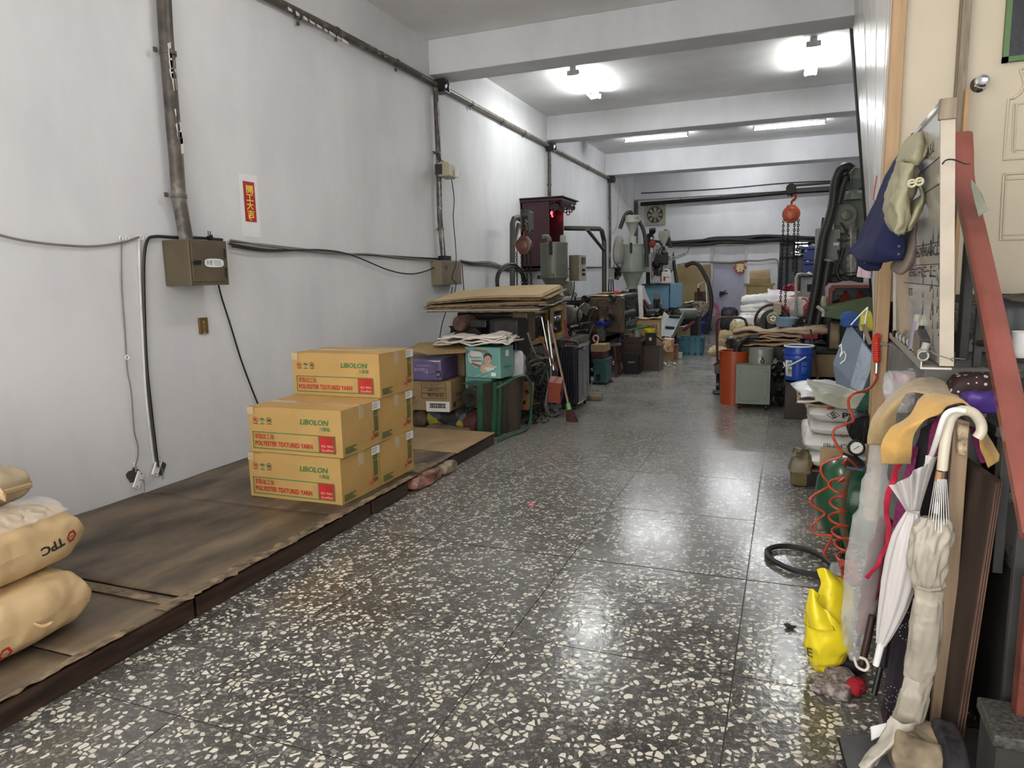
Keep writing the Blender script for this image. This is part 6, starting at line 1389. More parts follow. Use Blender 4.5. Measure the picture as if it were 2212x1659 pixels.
# mixer / loader machine by the partition
mr=T('mixer_machine','grey-green mixer with round belt cover and loader cup by the ribbed partition','machine',at(1820,600,y=10.0));ym=9.6
P=lambda u,v,y=ym:at(u,v,y=y)
c=P(1832,400);part('loader_cup',MB().lathe([(.001,P(0+1832,368).z),(.17,P(1832,368).z),(.17,P(1832,390).z),(.05,P(1832,412).z),(.05,P(1832,418).z),(.10,P(1832,419).z),(.10,P(1832,432).z),(.001,P(1832,432).z)],(c.x+.06,ym,0),22),M_gr2,mr,smooth=True)
mb=MB();c=P(1823,466);r=(P(1848,466).x-P(1797,466).x)/2
part('belt_cover',MB().lathe([(.001,-.10),(r,-.10),(r*1.03,-.06),(r*1.03,.06),(r,.10),(.001,.1)],c,32,axis=(0,1,0)),M_gr,mr,smooth=True)
part('hub_cover',MB().lathe([(.001,-.16),(r*.46,-.15),(r*.5,-.10)],c+Vector((.02,0,0)),24,axis=(0,1,0)),M_gr,mr,smooth=True)
mb=MB();pb(mb,ym-.08,1812,470,1848,505,.18);part('belt_housing',mb,M_gr,mr,bev=.02)
mb=MB();pb(mb,ym+.1,1800,418,1870,620,.5);part('column',mb,M_gr,mr,bev=.02)
mb=MB();pb(mb,ym-.1,1782,495,1815,563,.25);part('control_cabinet',mb,M_gr2,mr,bev=.006)
part('data_plate',MB().box(P(1799,526).x,P(1811,526).x,ym-.104,ym-.1,P(1800,531).z,P(1800,525).z),M_white,mr)
part('clear_tube',MB().cyl(P(1839,495,ym-.1),P(1839,588,ym-.1),(P(1850,540).x-P(1828,540).x)/2,n=20),mat('dusty_clear_tube',(.30,.29,.26),rough=.25,var=.5,scale=14,dirt=.4,dirtcol=(.12,.11,.09)),mr,smooth=True)
for v in(492,590):part('tube_collar',MB().cyl(P(1839,v,ym-.1),P(1839,v+5,ym-.1),(P(1852,540).x-P(1826,540).x)/2,n=20),M_gr,mr)
mb=MB();pb(mb,ym-.05,1790,592,1865,640,.6);part('base',mb,M_greasy,mr,bev=.03)
part('turntable',MB().cyl(P(1785,612,ym-.1),P(1785,628,ym-.1),.22,n=24),M_dark,mr,smooth=True)
for k,pts in enumerate((((1816,480),(1828,500),(1836,515),(1826,520),(1808,518)),((1822,535),(1815,560),(1808,580),(1812,600),(1830,610)),((1810,540),(1820,580),(1845,610)),((1778,470),(1772,520),(1765,590)))):
 part('lead',MB().tube(curve([P(u,v,ym-.14)for u,v in pts],5),.012 if k!=1 else .022,6),M_wire,mr,smooth=True)
part('standpipe',MB().tube([P(1792,470),P(1791,500)],.03,8),M_gr2,mr)
part('foot_frame',MB().box(P(1790,640).x,RX-.1,ym,ym+.5,0,P(1800,632).z),M_dark,mr)
for lab,pts,r in(('thick ribbed hose arching from the loader cup to the floor bags',((1842,368),(1828,361),(1812,372),(1804,400),(1801,435),(1793,470),(1780,510),(1772,560),(1765,610),(1758,650),(1748,700)),.055),
     ('second ribbed hose falling beside the thick one',((1838,382),(1828,385),(1820,405),(1812,440)),.045),('stiff dark hose leaning below the control cabinet',((1792,560),(1786,590),(1778,640),(1766,702)),.055)):
 t=T('vacuum_hose',lab,'hose',at(*pts[-1],y=9.2));yv=9.3
 C=curve([at(u,v,y=yv)for u,v in pts],12);part('hose',MB().tube(C,[r*(1+.06*(i%2))for i in range(len(C))],12),M_rubber,t,smooth=True)
 part('end_cuff',MB().tube([C[0],C[3]],r*1.2,12),M_gr2,t,smooth=True)
# grinder with pink/red mouth and green hopper
gm=T('grinder_machine','pink and red mouthed grinder with a dark green feed tray','machine',at(1830,700,y=8.9));yg=8.9
M_pinkp=mat('faded_pink_paint',(.42,.28,.27),rough=.5,dirt=.2);M_redp=mat('dull_red_paint',(.20,.035,.022),rough=.45,var=.2);M_grn=mat('olive_green_paint',(.045,.085,.02),rough=.4,var=.1)
Q=lambda u,v,y=yg:at(u,v,y=y)
def framepoly(name,outer,inner,y,dy,m):
 n=len(outer);vs=[Q(u,v,y)for u,v in outer]+[Q(u,v,y)for u,v in inner];vs+=[p+Vector((0,dy,0))for p in vs]
 fs=[]
 for k in range(n-1):
  j=k+1;fs+=[(k,j,n+j,n+k),(2*n+k,3*n+k,3*n+j,2*n+j),(k,2*n+k,2*n+j,j),(n+k,n+j,3*n+j,3*n+k)]
 part(name,MB().add(vs,fs),m,gm)
framepoly('outer_frame',[(1783,662),(1784,622),(1793,612),(1890,611)],[(1789,660),(1790,625),(1797,616),(1890,616)],yg,.3,M_pinkp)
framepoly('mouth_frame',[(1789,660),(1790,625),(1797,616),(1890,616)],[(1797,658),(1798,630),(1806,622),(1890,622)],yg+.02,.3,M_redp)
mb=MB();pb(mb,yg+.3,1790,618,1895,690,.3);part('chamber',mb,M_black,gm)
for u in(1826,1858):part('blade',MB().hexa([Q(u-14,652,yg+.2),Q(u+14,650,yg+.2),Q(u+4,628,yg+.28),Q(u-3,628,yg+.28)],[Q(u-14,652,yg+.24),Q(u+14,650,yg+.24),Q(u+4,628,yg+.3),Q(u-3,628,yg+.3)]),M_redp,gm)
mb=MB();mb.prism([Q(1810,612,yg),Q(1825,608,yg),Q(1840,607,yg),Q(1856,611,yg),Q(1870,612,yg)],(0,.3,0));part('top_hump',mb,M_pinkp,gm)
part('feed_tray',MB().hexa([Q(1766,664,8.3),Q(1781,672,8.25),Q(1892,694,8.25),Q(1892,690,8.3)][::1],[Q(1780,660,8.9),Q(1800,668,8.25),Q(1892,640,8.25),Q(1892,636,8.9)]),M_grn,gm)
mb=MB();mb.hexa([Q(1777,683,8.22),Q(1892,705,8.22),Q(1892,705,8.5),Q(1777,683,8.5)],[Q(1790,669,8.22),Q(1892,642,8.22),Q(1892,640,8.5),Q(1790,666,8.5)]);part('tray_side',mb,M_grn,gm)
part('tray_lip',MB().tube([Q(1766,663,8.3),Q(1779,672,8.22),Q(1778,684,8.22)],.02,6),M_gr3,gm)
mb=MB();pb(mb,8.5,1790,690,1895,762,.5);part('body',mb,M_dark,gm,bev=.02)
mb=MB();pb(mb,8.45,1793,697,1815,755,.1);part('oily_plate',mb,mat('oily_khaki',(.22,.17,.08),rough=.4,var=.5,dirt=.6),gm,bev=.02)
mb=MB();pb(mb,8.5,1728,765,1850,862,.6);part('cabinet',mb,mat('tan_cabinet',(.27,.185,.085),rough=.55,var=.08,dirt=.15,dirtcol=(.12,.08,.04)),gm,bev=.006)
mb=MB();pb(mb,8.46,1690,757,1840,764,.7);part('bench_top',mb,M_dark,gm,bev=.004)
part('springy_hose',MB().tube(curve([Q(1782,640,8.8),Q(1779,652,8.8),Q(1782,664,8.8)],6),.03,8),M_buff,gm)
# grey cabinet with bent pipe in front, basin, blue boxes, cans
t=T('grey_cabinet','plain grey steel cabinet behind the vacuum hoses','cabinet',at(1750,685,y=11.6));x0,x1,z0,z1=rectY(11.6,1730,598,1768,688)
M_plain=mat('grey_steel_paint',(.20,.20,.205),rough=.45,var=.06)
part('body',MB().box(x0,x1+.1,11.6,12.1,0,z1),M_plain,t,bev=.006);part('door',MB().box(x0+.05,x1+.08,11.59,11.6,z0+.05,z1-.04),M_plain,t,bev=.004);part('top_plate',MB().box(x0-.01,x1+.11,11.58,12.12,z1,z1+.03),M_dark,t)
part('lamp_dome',MB().sphere(at(1748,590,y=11.7)+Vector((0,0,-.03)),.05,12),M_chrome,t,smooth=True)
t=T('bent_pipe','upright bent steel pipe before the grey cabinet','pipe',at(1722,690,y=11.2));part('pipe',MB().tube([at(1719,692,y=11.2),at(1720,600,y=11.2),at(1723,593,y=11.2),at(1729,592,y=11.2),at(1745,593,y=11.3)],.022,8),M_gr3,t,smooth=True)
part('foot',MB().box(at(1719,700,y=11.2).x-.1,at(1719,700,y=11.2).x+.1,11.1,11.3,0,at(1719,690,y=11.2).z),M_dark,t)
for lab,v0,v1 in(('upper navy storage box behind the hoses',532,563),('lower navy storage box above the grey cabinet',564,590)):
 x0,x1,z0,z1=rectY(12.6,1736,v0,1766,v1);t=T('storage_box',lab,'box',(x0,12.6,z0));part('body',MB().box(x0,x1+.1,12.6,13.0,z0,z1-.05),mat('navy_plastic',(.025,.04,.16),rough=.45),t,bev=.01);part('lid',MB().box(x0-.02,x1+.12,12.58,13.02,z1-.05,z1),MATS['navy_plastic'],t,bev=.01)
x0,x1,z0,z1=rectY(12.6,1734,590,1766,600);part('shelf_rack',MB().box(x0-.05,x1+.2,12.55,13.1,0,z1-.02),M_dark,None,label='dark rack shelf beneath the navy storage boxes',cat='shelf')
x0,x1,z0,z1=rectY(11.0,1760,540,1783,585);t=T('junction_cabinet','pale green cabinet left of the mixer, behind the hoses','cabinet',(x0,11,z0));part('body',MB().box(x0,x1,11.0,11.3,0,z1+.3),M_gr2,t,bev=.006);part('glass_jar',MB().cyl(at(1774,535,y=10.9),at(1774,580,y=10.9),.06,n=16),M_gr3,t,smooth=True)
litter_bits('pipe_fittings','tangle of robot arms and pipes left of the mixer',(at(1728,530,y=12).x,12.6,at(1728,550,y=12).z),(at(1765,530,y=12).x,12.95,at(1728,525,y=12).z),18,[M_dark,M_gr,M_steel],.03,.12,22,'fittings')
# white sacks heap in the middle distance
M_wfilm=mat('white_plastic_sack',(.72,.73,.74),rough=.3,var=.05,crumple=.6,cscale=6,dirt=.08,dirtcol=(.4,.4,.4))
M_pinkw=mat('pinkish_white_sack',(.70,.60,.62),rough=.35,var=.06,crumple=.5)
yb=12.0;base=at(1650,690,y=yb).z
part('pallet_heap',MB().box(at(1600,690,y=yb).x,at(1720,690,y=yb).x,yb-.2,yb+.8,0,base),mat('brown_heap',(.10,.075,.05),rough=.8,var=.5,dirt=.3),None,label='brown low heap carrying the white sacks',cat='heap',bev=.05)
for k,(u0,u1,v,dx)in enumerate(((1595,1705,690,0),(1597,1700,683,.02),(1598,1715,675,.0),(1600,1690,667,.05),(1598,1700,656,.0))):
 a,b=at(u0,v,y=yb),at(u1,v,y=yb)
 mb=crate_sack(((a.x+b.x)/2,yb+.25+.03*k,a.z-.03),b.x-a.x,.6,.11 if k<4 else .16,seed=k+11,amp=.03,rz=.05*(k%3-1),tilt=(0,-.06*(k>2)),nu=22,nv=14)
 part('white_sack',mb,M_wfilm if k!=2 else M_wov,None,smooth=True,autos=80,label=('lowest white sack of the far heap','second white sack from the heap bottom','dull woven sack in the middle of the white heap','white sack second from the heap top','glossy white sack topmost on the far heap')[k],cat='sack',group='white sacks heaped in the middle distance')
c=at(1693,640,y=yb+.2);part('pink_sack',flat_sack((c.x,c.y,c.z),.52,.5,seed=4,amp=.03,tilt=(.35,.12)),M_pinkw,None,smooth=True,solid=.02,autos=80,label='pinkish white sack flopped right of the white heap',cat='sack')
part('slanted_board',MB().hexa([at(1688,657,y=11.6),at(1732,640,y=11.6),at(1732,640,y=11.9),at(1688,657,y=11.9)],[at(1688,651,y=11.6),at(1732,628,y=11.6),at(1732,628,y=11.9),at(1688,651,y=11.9)]),M_frame,None,label='slanting brown board under the pinkish sack',cat='board')
for lab,u,v,m,sz in(('red-topped plastic bag under the slanting board',1712,665,patchy('red_white_print',(.6,.6,.6),[(.6,.08,.08),(.7,.68,.66),(.6,.1,.1),(.65,.5,.48),(.7,.7,.7)],5),(.4,.3,.3)),('lumpy white bag left of the bent pipe',1706,684,M_wov,(.25,.25,.28)),('crimson bundle behind the hoist chains',1710,624,mat('crimson_cloth',(.25,.01,.03),rough=.6,crumple=.5),(.3,.2,.14))):
 c=at(u,v,y=11.5 if v>630 else 13);part('plastic_bag',crate_sack((c.x,c.y,c.z-sz[2]/2),sz[0],sz[1],sz[2],seed=u,amp=.04,pinch=.5),m,None,smooth=True,autos=80,label=lab,cat='bag')
c=at(1710,632,y=13);part('dark_crates',MB().box(c.x-.2,c.x+.2,12.85,13.2,0,c.z),M_dark,None,bev=.01,label='dark stacked crates behind the hoist chains',cat='crates')
# flywheel with small pulley
fw=T('flywheel_guard','round wire guard and flywheel behind the pale blue basin','wheel',at(1668,705,y=9.9));c=at(1668,693,y=9.9);r=(at(1706,693,y=9.9).x-at(1632,693,y=9.9).x)/2
part('guard_ring',MB().torus(c,r,.018,(0,1,0),40,8),M_rust,fw,smooth=True);part('wheel_disc',MB().lathe([(.001,-.02),(r*.82,-.02),(r*.85,.02),(.001,.02)],c+Vector((.02,.08,-.02)),32,axis=(0,1,0)),mat('dark_green_disc',(.03,.04,.03),rough=.5,var=.4),fw,smooth=True)
c2=at(1670,688,y=9.75);part('pulley',MB().torus(c2,r*.28,.022,(0,1,0),24,8),M_buff,fw,smooth=True);part('pulley_hub',MB().cyl(c2,c2+Vector((0,.12,0)),.035),M_steel,fw)
for k in range(6):a=k*PI/3;part('spoke',MB().cyl(c2,c2+Vector((r*.28*math.cos(a),0,r*.28*math.sin(a))),.008,n=6),M_buff,fw)
part('motor',MB().cbox(c2+Vector((0,.25,-.1)),(.2,.3,.25)),M_greasy,fw,bev=.03);part('top_block',MB().cbox(c+Vector((.06,-.05,r*.75)),(.1,.1,.16)),M_buff,fw,bev=.01);part('stand',MB().box(c.x-r,c.x+r,9.8,10.3,0,c.z-r*.5),M_dark,fw)
x0,x1,z0,z1=rectY(9.0,1673,689,1723,707);M_pbl=mat('pale_blue_plastic',(.20,.31,.42),rough=.35,var=.06)
basin('pale blue plastic basin on the kraft sacks',x0,x1,9.2,z0,z1,M_pbl,d=.3)
# kraft empty sacks lying over the machine bench
M_ks=mat('empty_kraft_sack',(.36,.255,.16),rough=.65,var=.1,crumple=.5,cscale=6)
zs=at(1660,745,y=8.5).z
part('bench',MB().box(at(1600,750,y=8.6).x,at(1790,750,y=8.6).x,8.55,9.4,0,zs-.03),M_dark,None,label='dark machine bench under the kraft sacks',cat='bench',bev=.01)
for k in range(6):
 a,b=at(1596-3*k,740-5*k,y=8.75),at(1738-6*(k%3)+(30 if k==5 else 0),740-5*k,y=8.75)
 part('kraft_sack',flat_sack(((a.x+b.x)/2,8.9+.02*k,zs+.026*k),b.x-a.x,.62,seed=k+31,amp=.028,rz=.05*(k%3-1),sag=.0 if k<2 else .05),M_ks,None,smooth=True,solid=.016,autos=80,label='flattened kraft sack in the layered pile on the bench, %s'%('lowest','second from bottom','third from bottom','third from top','second from top','topmost')[k],cat='sack',group='flattened kraft sacks on the bench')
a,b=at(1690,712,y=9.0),at(1790,702,y=9.0)
part('kraft_sack',crate_sack(((a.x+b.x)/2+.02,9.05,a.z-.06),b.x-a.x,.5,.09,seed=44,amp=.02,tilt=(0,-.05)),M_ks,None,smooth=True,autos=80,label='puffed kraft sack right of the pale blue basin',cat='sack')
t=T('plum_sheet','plum plastic sheet over the blue pail','sheet',at(1725,757,y=8.2));part('sheet',MB().hexa([at(u,v,y=y)for u,v,y in((1690,758,8.2),(1745,757,8.2),(1765,748,8.6),(1715,750,8.6))],[at(u,v-2,y=y)for u,v,y in((1690,758,8.2),(1745,757,8.2),(1765,748,8.6),(1715,750,8.6))]),M_pur,t)
part('crimson_block',MB().cbox(at(1745,725,y=8.8),(.22,.15,.07)),MATS['crimson_cloth'],None,bev=.01,label='crimson plastic block behind the blue pail',cat='block')
# left side pile of sacks behind the push trolley
M_pyel=mat('straw_sack',(.42,.34,.16),rough=.6,crumple=.5)
for k,(u0,u1,v0,v1,y,m,lab)in enumerate(((1543,1580,755,772,10.0,M_pyel,'straw yellow sack corner low beside the orange bucket'),(1556,1600,738,757,10.1,M_ks,'flattened kraft bundle behind the orange bucket'),(1560,1602,724,740,10.2,M_kraft2,'brown sack with rolled edge above the kraft bundle'),(1583,1612,702,726,10.3,M_pyel,'open straw paper sack peak behind the trolley handle'),(1592,1622,690,716,10.5,M_wfilm,'white liner poking out behind the straw sack'),(1580,1600,735,765,9.6,M_greasy,'grey-green motor dome behind the orange bucket'))):
 a,b,c_,d_=rectY(y,u0,v0,u1,v1);part('paper_sack',crate_sack(((a+b)/2,y+.15,c_),b-a+.1,.45,d_-c_+.03,seed=k+60,amp=.03,rz=.1*k-.2,pinch=.6),m,None,smooth=True,autos=80,label=lab,cat='sack' if k!=5 else 'motor')
a,b,c_,d_=rectY(10.1,1556,735,1640,735);part('clutter_base',MB().box(a,b,10.05,10.6,0,c_-.02),M_kraft2,None,label='stacked brown cartons under the sacks behind the trolley',cat='carton',bev=.02)
# push trolley (rusty)
M_rp=mat('rusty_brown_pipe',(.085,.04,.03),rough=.45,var=.3)
pt_=T('hand_trolley','rusty hand trolley with arched handle on small wheel','trolley',at(1545,845,z=0));yt_=9.55
R_=lambda u,v,y=yt_:at(u,v,y=y)
part('handle',MB().tube([R_(1550,795),R_(1548,700),R_(1550,690),R_(1557,686)]+[R_(1600,686),R_(1609,690),R_(1613,700),R_(1613,712)],.017,8),M_rp,pt_,smooth=True)
mb=MB();pb(mb,yt_-.05,1543,788,1575,808,.5);part('deck',mb,M_rp,pt_,bev=.01)
wz=R_(1551,830).z;part('wheel',MB().cyl((R_(1551,820).x-.02,yt_,.06),(R_(1551,820).x+.02,yt_,.06),.06),M_black,pt_,smooth=True);part('fork',MB().tube([R_(1551,808),Vector((R_(1551,820).x,yt_,.06))],.025,8),M_dark,pt_)
mb=MB();a=at(1540,846,z=.03);mb.box(a.x,a.x+.4,a.y-.05,a.y+.03,0.002,.05);part('bumper',mb,M_black,pt_,bev=.015)
drape('kraft_sheet',[[at(1537,790,y=9.4),at(1552,786,y=9.6)],[at(1555,775,y=9.6),at(1565,772,y=9.7)]],M_ks,None,nu=6,nv=6,label='loose kraft sheet on the rusty hand trolley',cat='paper')
# orange bucket
M_ob=mat('orange_bucket_plastic',(.34,.055,.015),rough=.35,var=.08,dirt=.1)
yb_=8.52;xl,xr=at(1553,756,y=yb_).x,at(1622,760,y=yb_).x;z1=at(1587,757,y=yb_).z
bk_=basin('tall orange bucket behind the green cabinet',xl,xr,yb_,0,z1,M_ob,'bucket','bucket',taper=.86)
t=T('hose_offcut','black hose end and rags sticking out of the orange bucket','hose',((xl+xr)/2,yb_,z1-.2));part('hose',MB().tube(curve([at(1592,770,y=yb_),at(1592,752,y=yb_),at(1600,740,y=yb_),at(1615,730,y=yb_+.1),at(1640,728,y=yb_+.1)],5),.035,10),M_rubber,t,smooth=True)
# green-grey cabinet on castors + pot
yc_=8.16;xl,xr,zb_,zt_c=rectY(yc_,1589,786,1664,881);
M_gcab=mat('sage_cabinet',(.175,.20,.155),rough=.4,var=.06,dirt=.15,dirtcol=(.10,.10,.07))
t=T('sage_cabinet','sage green steel cabinet on castors with a pot on it','cabinet',(xl,yc_,0));zt_c=at(1626,789,y=yc_).z;zb_=at(1626,884,y=yc_).z
part('body',MB().box(xl,xr,yc_,yc_+.42,.06,zt_c),M_gcab,t,bev=.004);part('front_panel',MB().box(xl+.03,xr-.025,yc_-.006,yc_,.10,zt_c-.035),M_gcab,t,bev=.002)
for xx,zz in((xl+.05,.13),(xr-.05,.13),(xl+.05,zt_c-.07),(xr-.05,zt_c-.07)):part('screw',MB().cyl((xx,yc_-.009,zz),(xx,yc_-.004,zz),.006,n=8),M_dark,t)
for xx,yy in((xl+.04,yc_+.03),(xr-.04,yc_+.03),(xl+.04,yc_+.38),(xr-.04,yc_+.38)):part('castor',MB().cyl((xx-.012,yy,.027),(xx+.012,yy,.027),.027,n=12),M_dark,t)
part('vent',MB().box(xr,xr+.004,yc_+.08,yc_+.3,.3,.42),M_dark,t)
cp=Vector((at(1644,770,y=yc_+.2).x,yc_+.2,zt_c));rr=.135;hp_=at(1644,752,y=yc_+.2).z-zt_c
t=T('metal_pot','upturned sage green pot with shiny lid clip on the cabinet','pot',cp)
part('bowl',MB().lathe([(rr*1.12,0),(rr*1.12,.008),(rr,.012),(rr,hp_*.5),(rr*.985,hp_*.52),(rr*.985,hp_-.02),(rr*.93,hp_),(.001,hp_+.002)],cp,32),mat('sage_enamel',(.20,.21,.175),rough=.22,var=.05,coat=.3),t,smooth=True)
part('clip',MB().torus(cp+Vector((.02,-rr*1.02,hp_*.22)),.018,.006,(0,1,0),14,5),M_dark,t);part('clip_plate',MB().cbox(cp+Vector((.02,-rr*1.01,hp_*.40)),(.02,.006,.03)),M_dark,t)
# blue pail on a dark box
bx_=T('dark_crate','dark brown box on the floor under the blue pail','box',at(1735,905,z=0));yp_=7.72;xl,xr,_,_=rectY(yp_,1695,830,1768,900);zt_b=at(1730,826,y=yp_).z
part('body',MB().box(xl,xr+.2,yp_,yp_+.45,0,zt_b),mat('dark_box_brown',(.035,.022,.018),rough=.5,var=.4),bx_,bev=.006);part('hole',MB().cyl((xl+.12,yp_-.003,.16),(xl+.12,yp_+.01,.16),.022),M_black,bx_);part('rim',MB().box(xl-.01,xr+.21,yp_-.01,yp_+.46,zt_b-.03,zt_b),M_dark,bx_)
M_pail=mat('blue_pail_plastic',(.015,.06,.36),rough=.3,var=.06)
yq_=yp_+.22;c=Vector((at(1725,780,y=yq_).x,yq_,zt_b));R=(at(1758,750,y=yq_).x-at(1691,750,y=yq_).x)/2*.97;H=at(1725,747,y=yq_).z-zt_b
t=T('blue_pail','blue plastic pail with white rim, handle and white label','bucket',c)
part('shell',MB().lathe([(.001,0),(R*.86,0),(R*.88,.02),(R*.95,H*.62),(R*1.02,H*.64),(R*.96,H*.70),(R*.97,H*.76),(R*1.03,H*.78),(R*.97,H*.84),(R*.98,H),(R*.93,H),(R*.9,H*.8),(.001,H*.8)],c,36),M_pail,t,smooth=True)
part('rim',MB().torus(c+Vector((0,0,H)),R*.98,.009,(0,0,1),36,8),M_white,t,smooth=True)
a0=-2.6
part('handle',MB().tube(curve([c+Vector((-R*.98,-.02,H*.5)),c+Vector((-R*.8,-R*.8,H*.42)),c+Vector((-R*.1,-R*1.1,H*.58)),c+Vector((R*.45,-R*.98,H*.72))],6),.008,8),M_white,t,smooth=True)
def curved_label(name,a0,a1,z0,z1,m,t,rad):return part(name,MB().grid(lambda u,v:c+Vector((rad(v)*math.cos(a0+(a1-a0)*u),rad(v)*math.sin(a0+(a1-a0)*u),z0+(z1-z0)*v)),8,4),m,t,smooth=True,solid=.001)
rf=lambda v:R*(.885+.075*(.05+.55*v))+.002
curved_label('white_label',-2.75,-2.05,H*.12,H*.60,M_white,t,rf);curved_label('pale_print',-1.35,-.95,H*.16,H*.56,mat('pale_blue_print',(.05,.14,.45),bump=0,var=.6,scale=60),t,rf)
for k,ch in enumerate('塗福'):text('lettering',ch,c+Vector((R*.93*math.cos(-2.6+.3*k),R*.93*math.sin(-2.6+.3*k)-.012,H*.42)),(math.cos(-2.3+PI/2),math.sin(-2.3+PI/2),0),(0,0,1),.045,M_bluei,t)
text('lettering','物',c+Vector((R*.93*math.cos(-2.45),R*.93*math.sin(-2.45)-.012,H*.2)),(math.cos(-2.3+PI/2),math.sin(-2.3+PI/2),0),(0,0,1),.05,M_ink,t)
stick('red_rod','thin red painted angle rod standing right of the blue pail','rod',at(1772,845,y=7.9),at(1751,712,y=8.3),.010,M_rp)
stick('red_rod','second thin red rod crossing beside the blue pail','rod',at(1766,845,y=7.95),at(1760,760,y=8.2),.008,MATS['dark_red_plastic'])
litter_bits('dark_gap_clutter','dark wires and parts between the sage cabinet and brown box',(at(1668,850,y=8.3).x,8.1,.02),(at(1692,850,y=8.3).x,8.5,.6),60,[M_dark,M_black,M_greasy,M_dark,M_steel],.015,.05,31)
# sacks stacked on the right
M_ws=mat('white_woven_resin_sack',(.66,.645,.60),rough=.35,var=.05,crumple=.4,cscale=6,dirt=.12,dirtcol=(.4,.36,.3))
M_bs=mat('greenish_grey_sack',(.36,.36,.28),rough=.45,var=.1,crumple=.5)
M_brs=mat('brown_crate_wood',(.13,.085,.05),rough=.7,var=.3)
xs0,xs1=.14,.86;ysx=5.55
t=T('sack_pallet','low brown box base under the printed white sacks','box',(xs0+.3,ysx,0));part('body',MB().box(xs0+.03,xs1,5.2,6.1,0,.135),M_brs,t,bev=.01);part('front_lip',MB().box(xs0+.02,xs1,5.18,5.2,.02,.12),M_dark,t)
def rsack(lab,v0,v1,u0,u1,y,m,seed,d=.62,dx=0):
 a,b,c_,e_=rectY(y,u0,v0,u1,v1);return a,b,c_,e_
specs=[('off-white sack with upside-down printed word, lowest of the printed stack',.135,.125,.155,M_ws,1,5.18,.90),('glossy white sack with inverted print, second from the bottom',.245,.13,.125,M_ws,2,5.20,.88),
   ('white sack with red dots, middle of the printed stack',.36,.11,.165,M_ws,3,5.24,.86),('white sack printed PS, second from the stack top',.46,.13,.15,M_ws,4,5.20,.86)]
for lab,z,h,x0,m,sd,y0,x1 in specs:
 t=T('printed_sack',lab,'sack',((x0+x1)/2,y0+.4,z),group='printed white sacks stacked on the right');part('body',crate_sack(((x0+x1)/2,y0+.42,z),x1-x0,.84,h,seed=sd+80,amp=.014,pinch=.7,nu=30,nv=20),m,t,smooth=True,autos=80)
 zz=z+h*.40;yy=y0-.012
 if sd==4:
  text('lettering','PS',(.362,yy-.01,zz+.005),(1,0,0),(0,.2,1),.036,M_ink,t,wid=.075,bold=.03);mb=MB();mb.tube([(.27,yy+.0,zz+.02),(.31,yy,zz+.045),(.35,yy,zz+.02),(.31,yy,zz-.005)],.0025,4,closed=True);mb.torus((.305,yy,zz+.027),.009,.0025,(0,1,0),12,4);mb.torus((.315,yy,zz+.014),.009,.0025,(0,1,0),12,4);part('diamond_logo',mb,M_ink,t);part('red_mark',MB().cbox((.29,yy+.03,z+h*.86),(.035,.01,.012)),M_red,t)
 if sd==3:
  for k in range(3):part('red_dot',MB().cyl((.37+.03*k,yy,zz-.02),(.37+.03*k,yy+.004,zz-.02),.008,n=10),M_red,t)
 if sd==2:text('lettering','CHIMEI',(.41,yy-.0,zz+.035),(-1,0,0),(0,-.2,-1),.03,M_ink,t,wid=.15)
 if sd==1:text('lettering','TRIRTO',(.66,yy-.0,zz+.045),(-1,0,0),(0,-.2,-1),.045,M_ink,t,wid=.22)
for k in range(4):
 z=.60+.022*k;m=(M_kraft2,M_wov,M_ks,M_wfilm)[k];part('folded_sack',flat_sack((.47-.01*k,5.55,z),.74,.7,seed=k+90,amp=.022,rz=.06*k-.08,sag=.05),m,None,smooth=True,solid=.014,autos=80,label=('brown flattened sack directly on the PS sack','off-white flattened sack above the PS sack','kraft flattened sack with curled edge on the right stack','white plastic flattened sack near the stack top')[k],cat='sack',group='flattened sacks topping the printed stack')
z=.69
drape('plastic_cover',[[(.14,5.35,z+.06),(.30,5.3,z+.03),(.5,5.3,z+.05),(.7,5.3,z+.16),(.9,5.3,z+.24)],[(.16,5.0,z+.03),(.34,4.98,z+.00),(.5,4.95,z+.02),(.62,4.95,z+.10),(.72,4.95,z+.18)],[(.18,4.92,z-.02),(.36,4.9,z-.06),(.5,4.88,z-.05),(.6,4.9,z+.0),(.70,4.9,z+.06)]],M_bs,None,label='greenish grey plastic cover draped atop the sack stack',cat='cover',amp=.025,sc=6,nu=28,nv=16)
part('brown_rag',crate_sack((.12,5.3,.001),.14,.25,.22,seed=71,amp=.03),MATS['oily_khaki'],None,smooth=True,autos=80,label='crumpled brown rag on the floor at the sack stack corner',cat='rag')
# carton column by the post
# compressor
M_tank=mat('green_compressor_tank',(.012,.075,.032),rough=.28,var=.15,coat=.3,dirt=.15,dirtcol=(.02,.06,.04))
yc2=3.98;cx0=at(1758,1105,y=yc2).x;zc_=.30;Rk=.235
t=T('air_compressor','green air compressor tank with a pressure gauge','compressor',(.35,yc2,0))
part('tank',MB().lathe([(.001,0),(.10,.012),(.17,.04),(.215,.085),(Rk,.14),(Rk,.27),(.001,.27)],(cx0,yc2+.05,zc_),36,axis=(1,0,0)),M_tank,t,smooth=True)
S=lambda u,v,y=3.68:at(u,v,y=y)
part('belt_strap',MB().tube(curve([S(1838,1012),S(1826,1045),S(1820,1090),S(1822,1140),S(1834,1185),S(1850,1222)],6),.017,6,sy=.4),mat('brown_strap',(.12,.08,.04),rough=.6),t,smooth=True)
for xx in(.3,.42):part('foot',MB().box(xx,xx+.03,yc2-.12,yc2+.2,0,.12),M_dark,t)
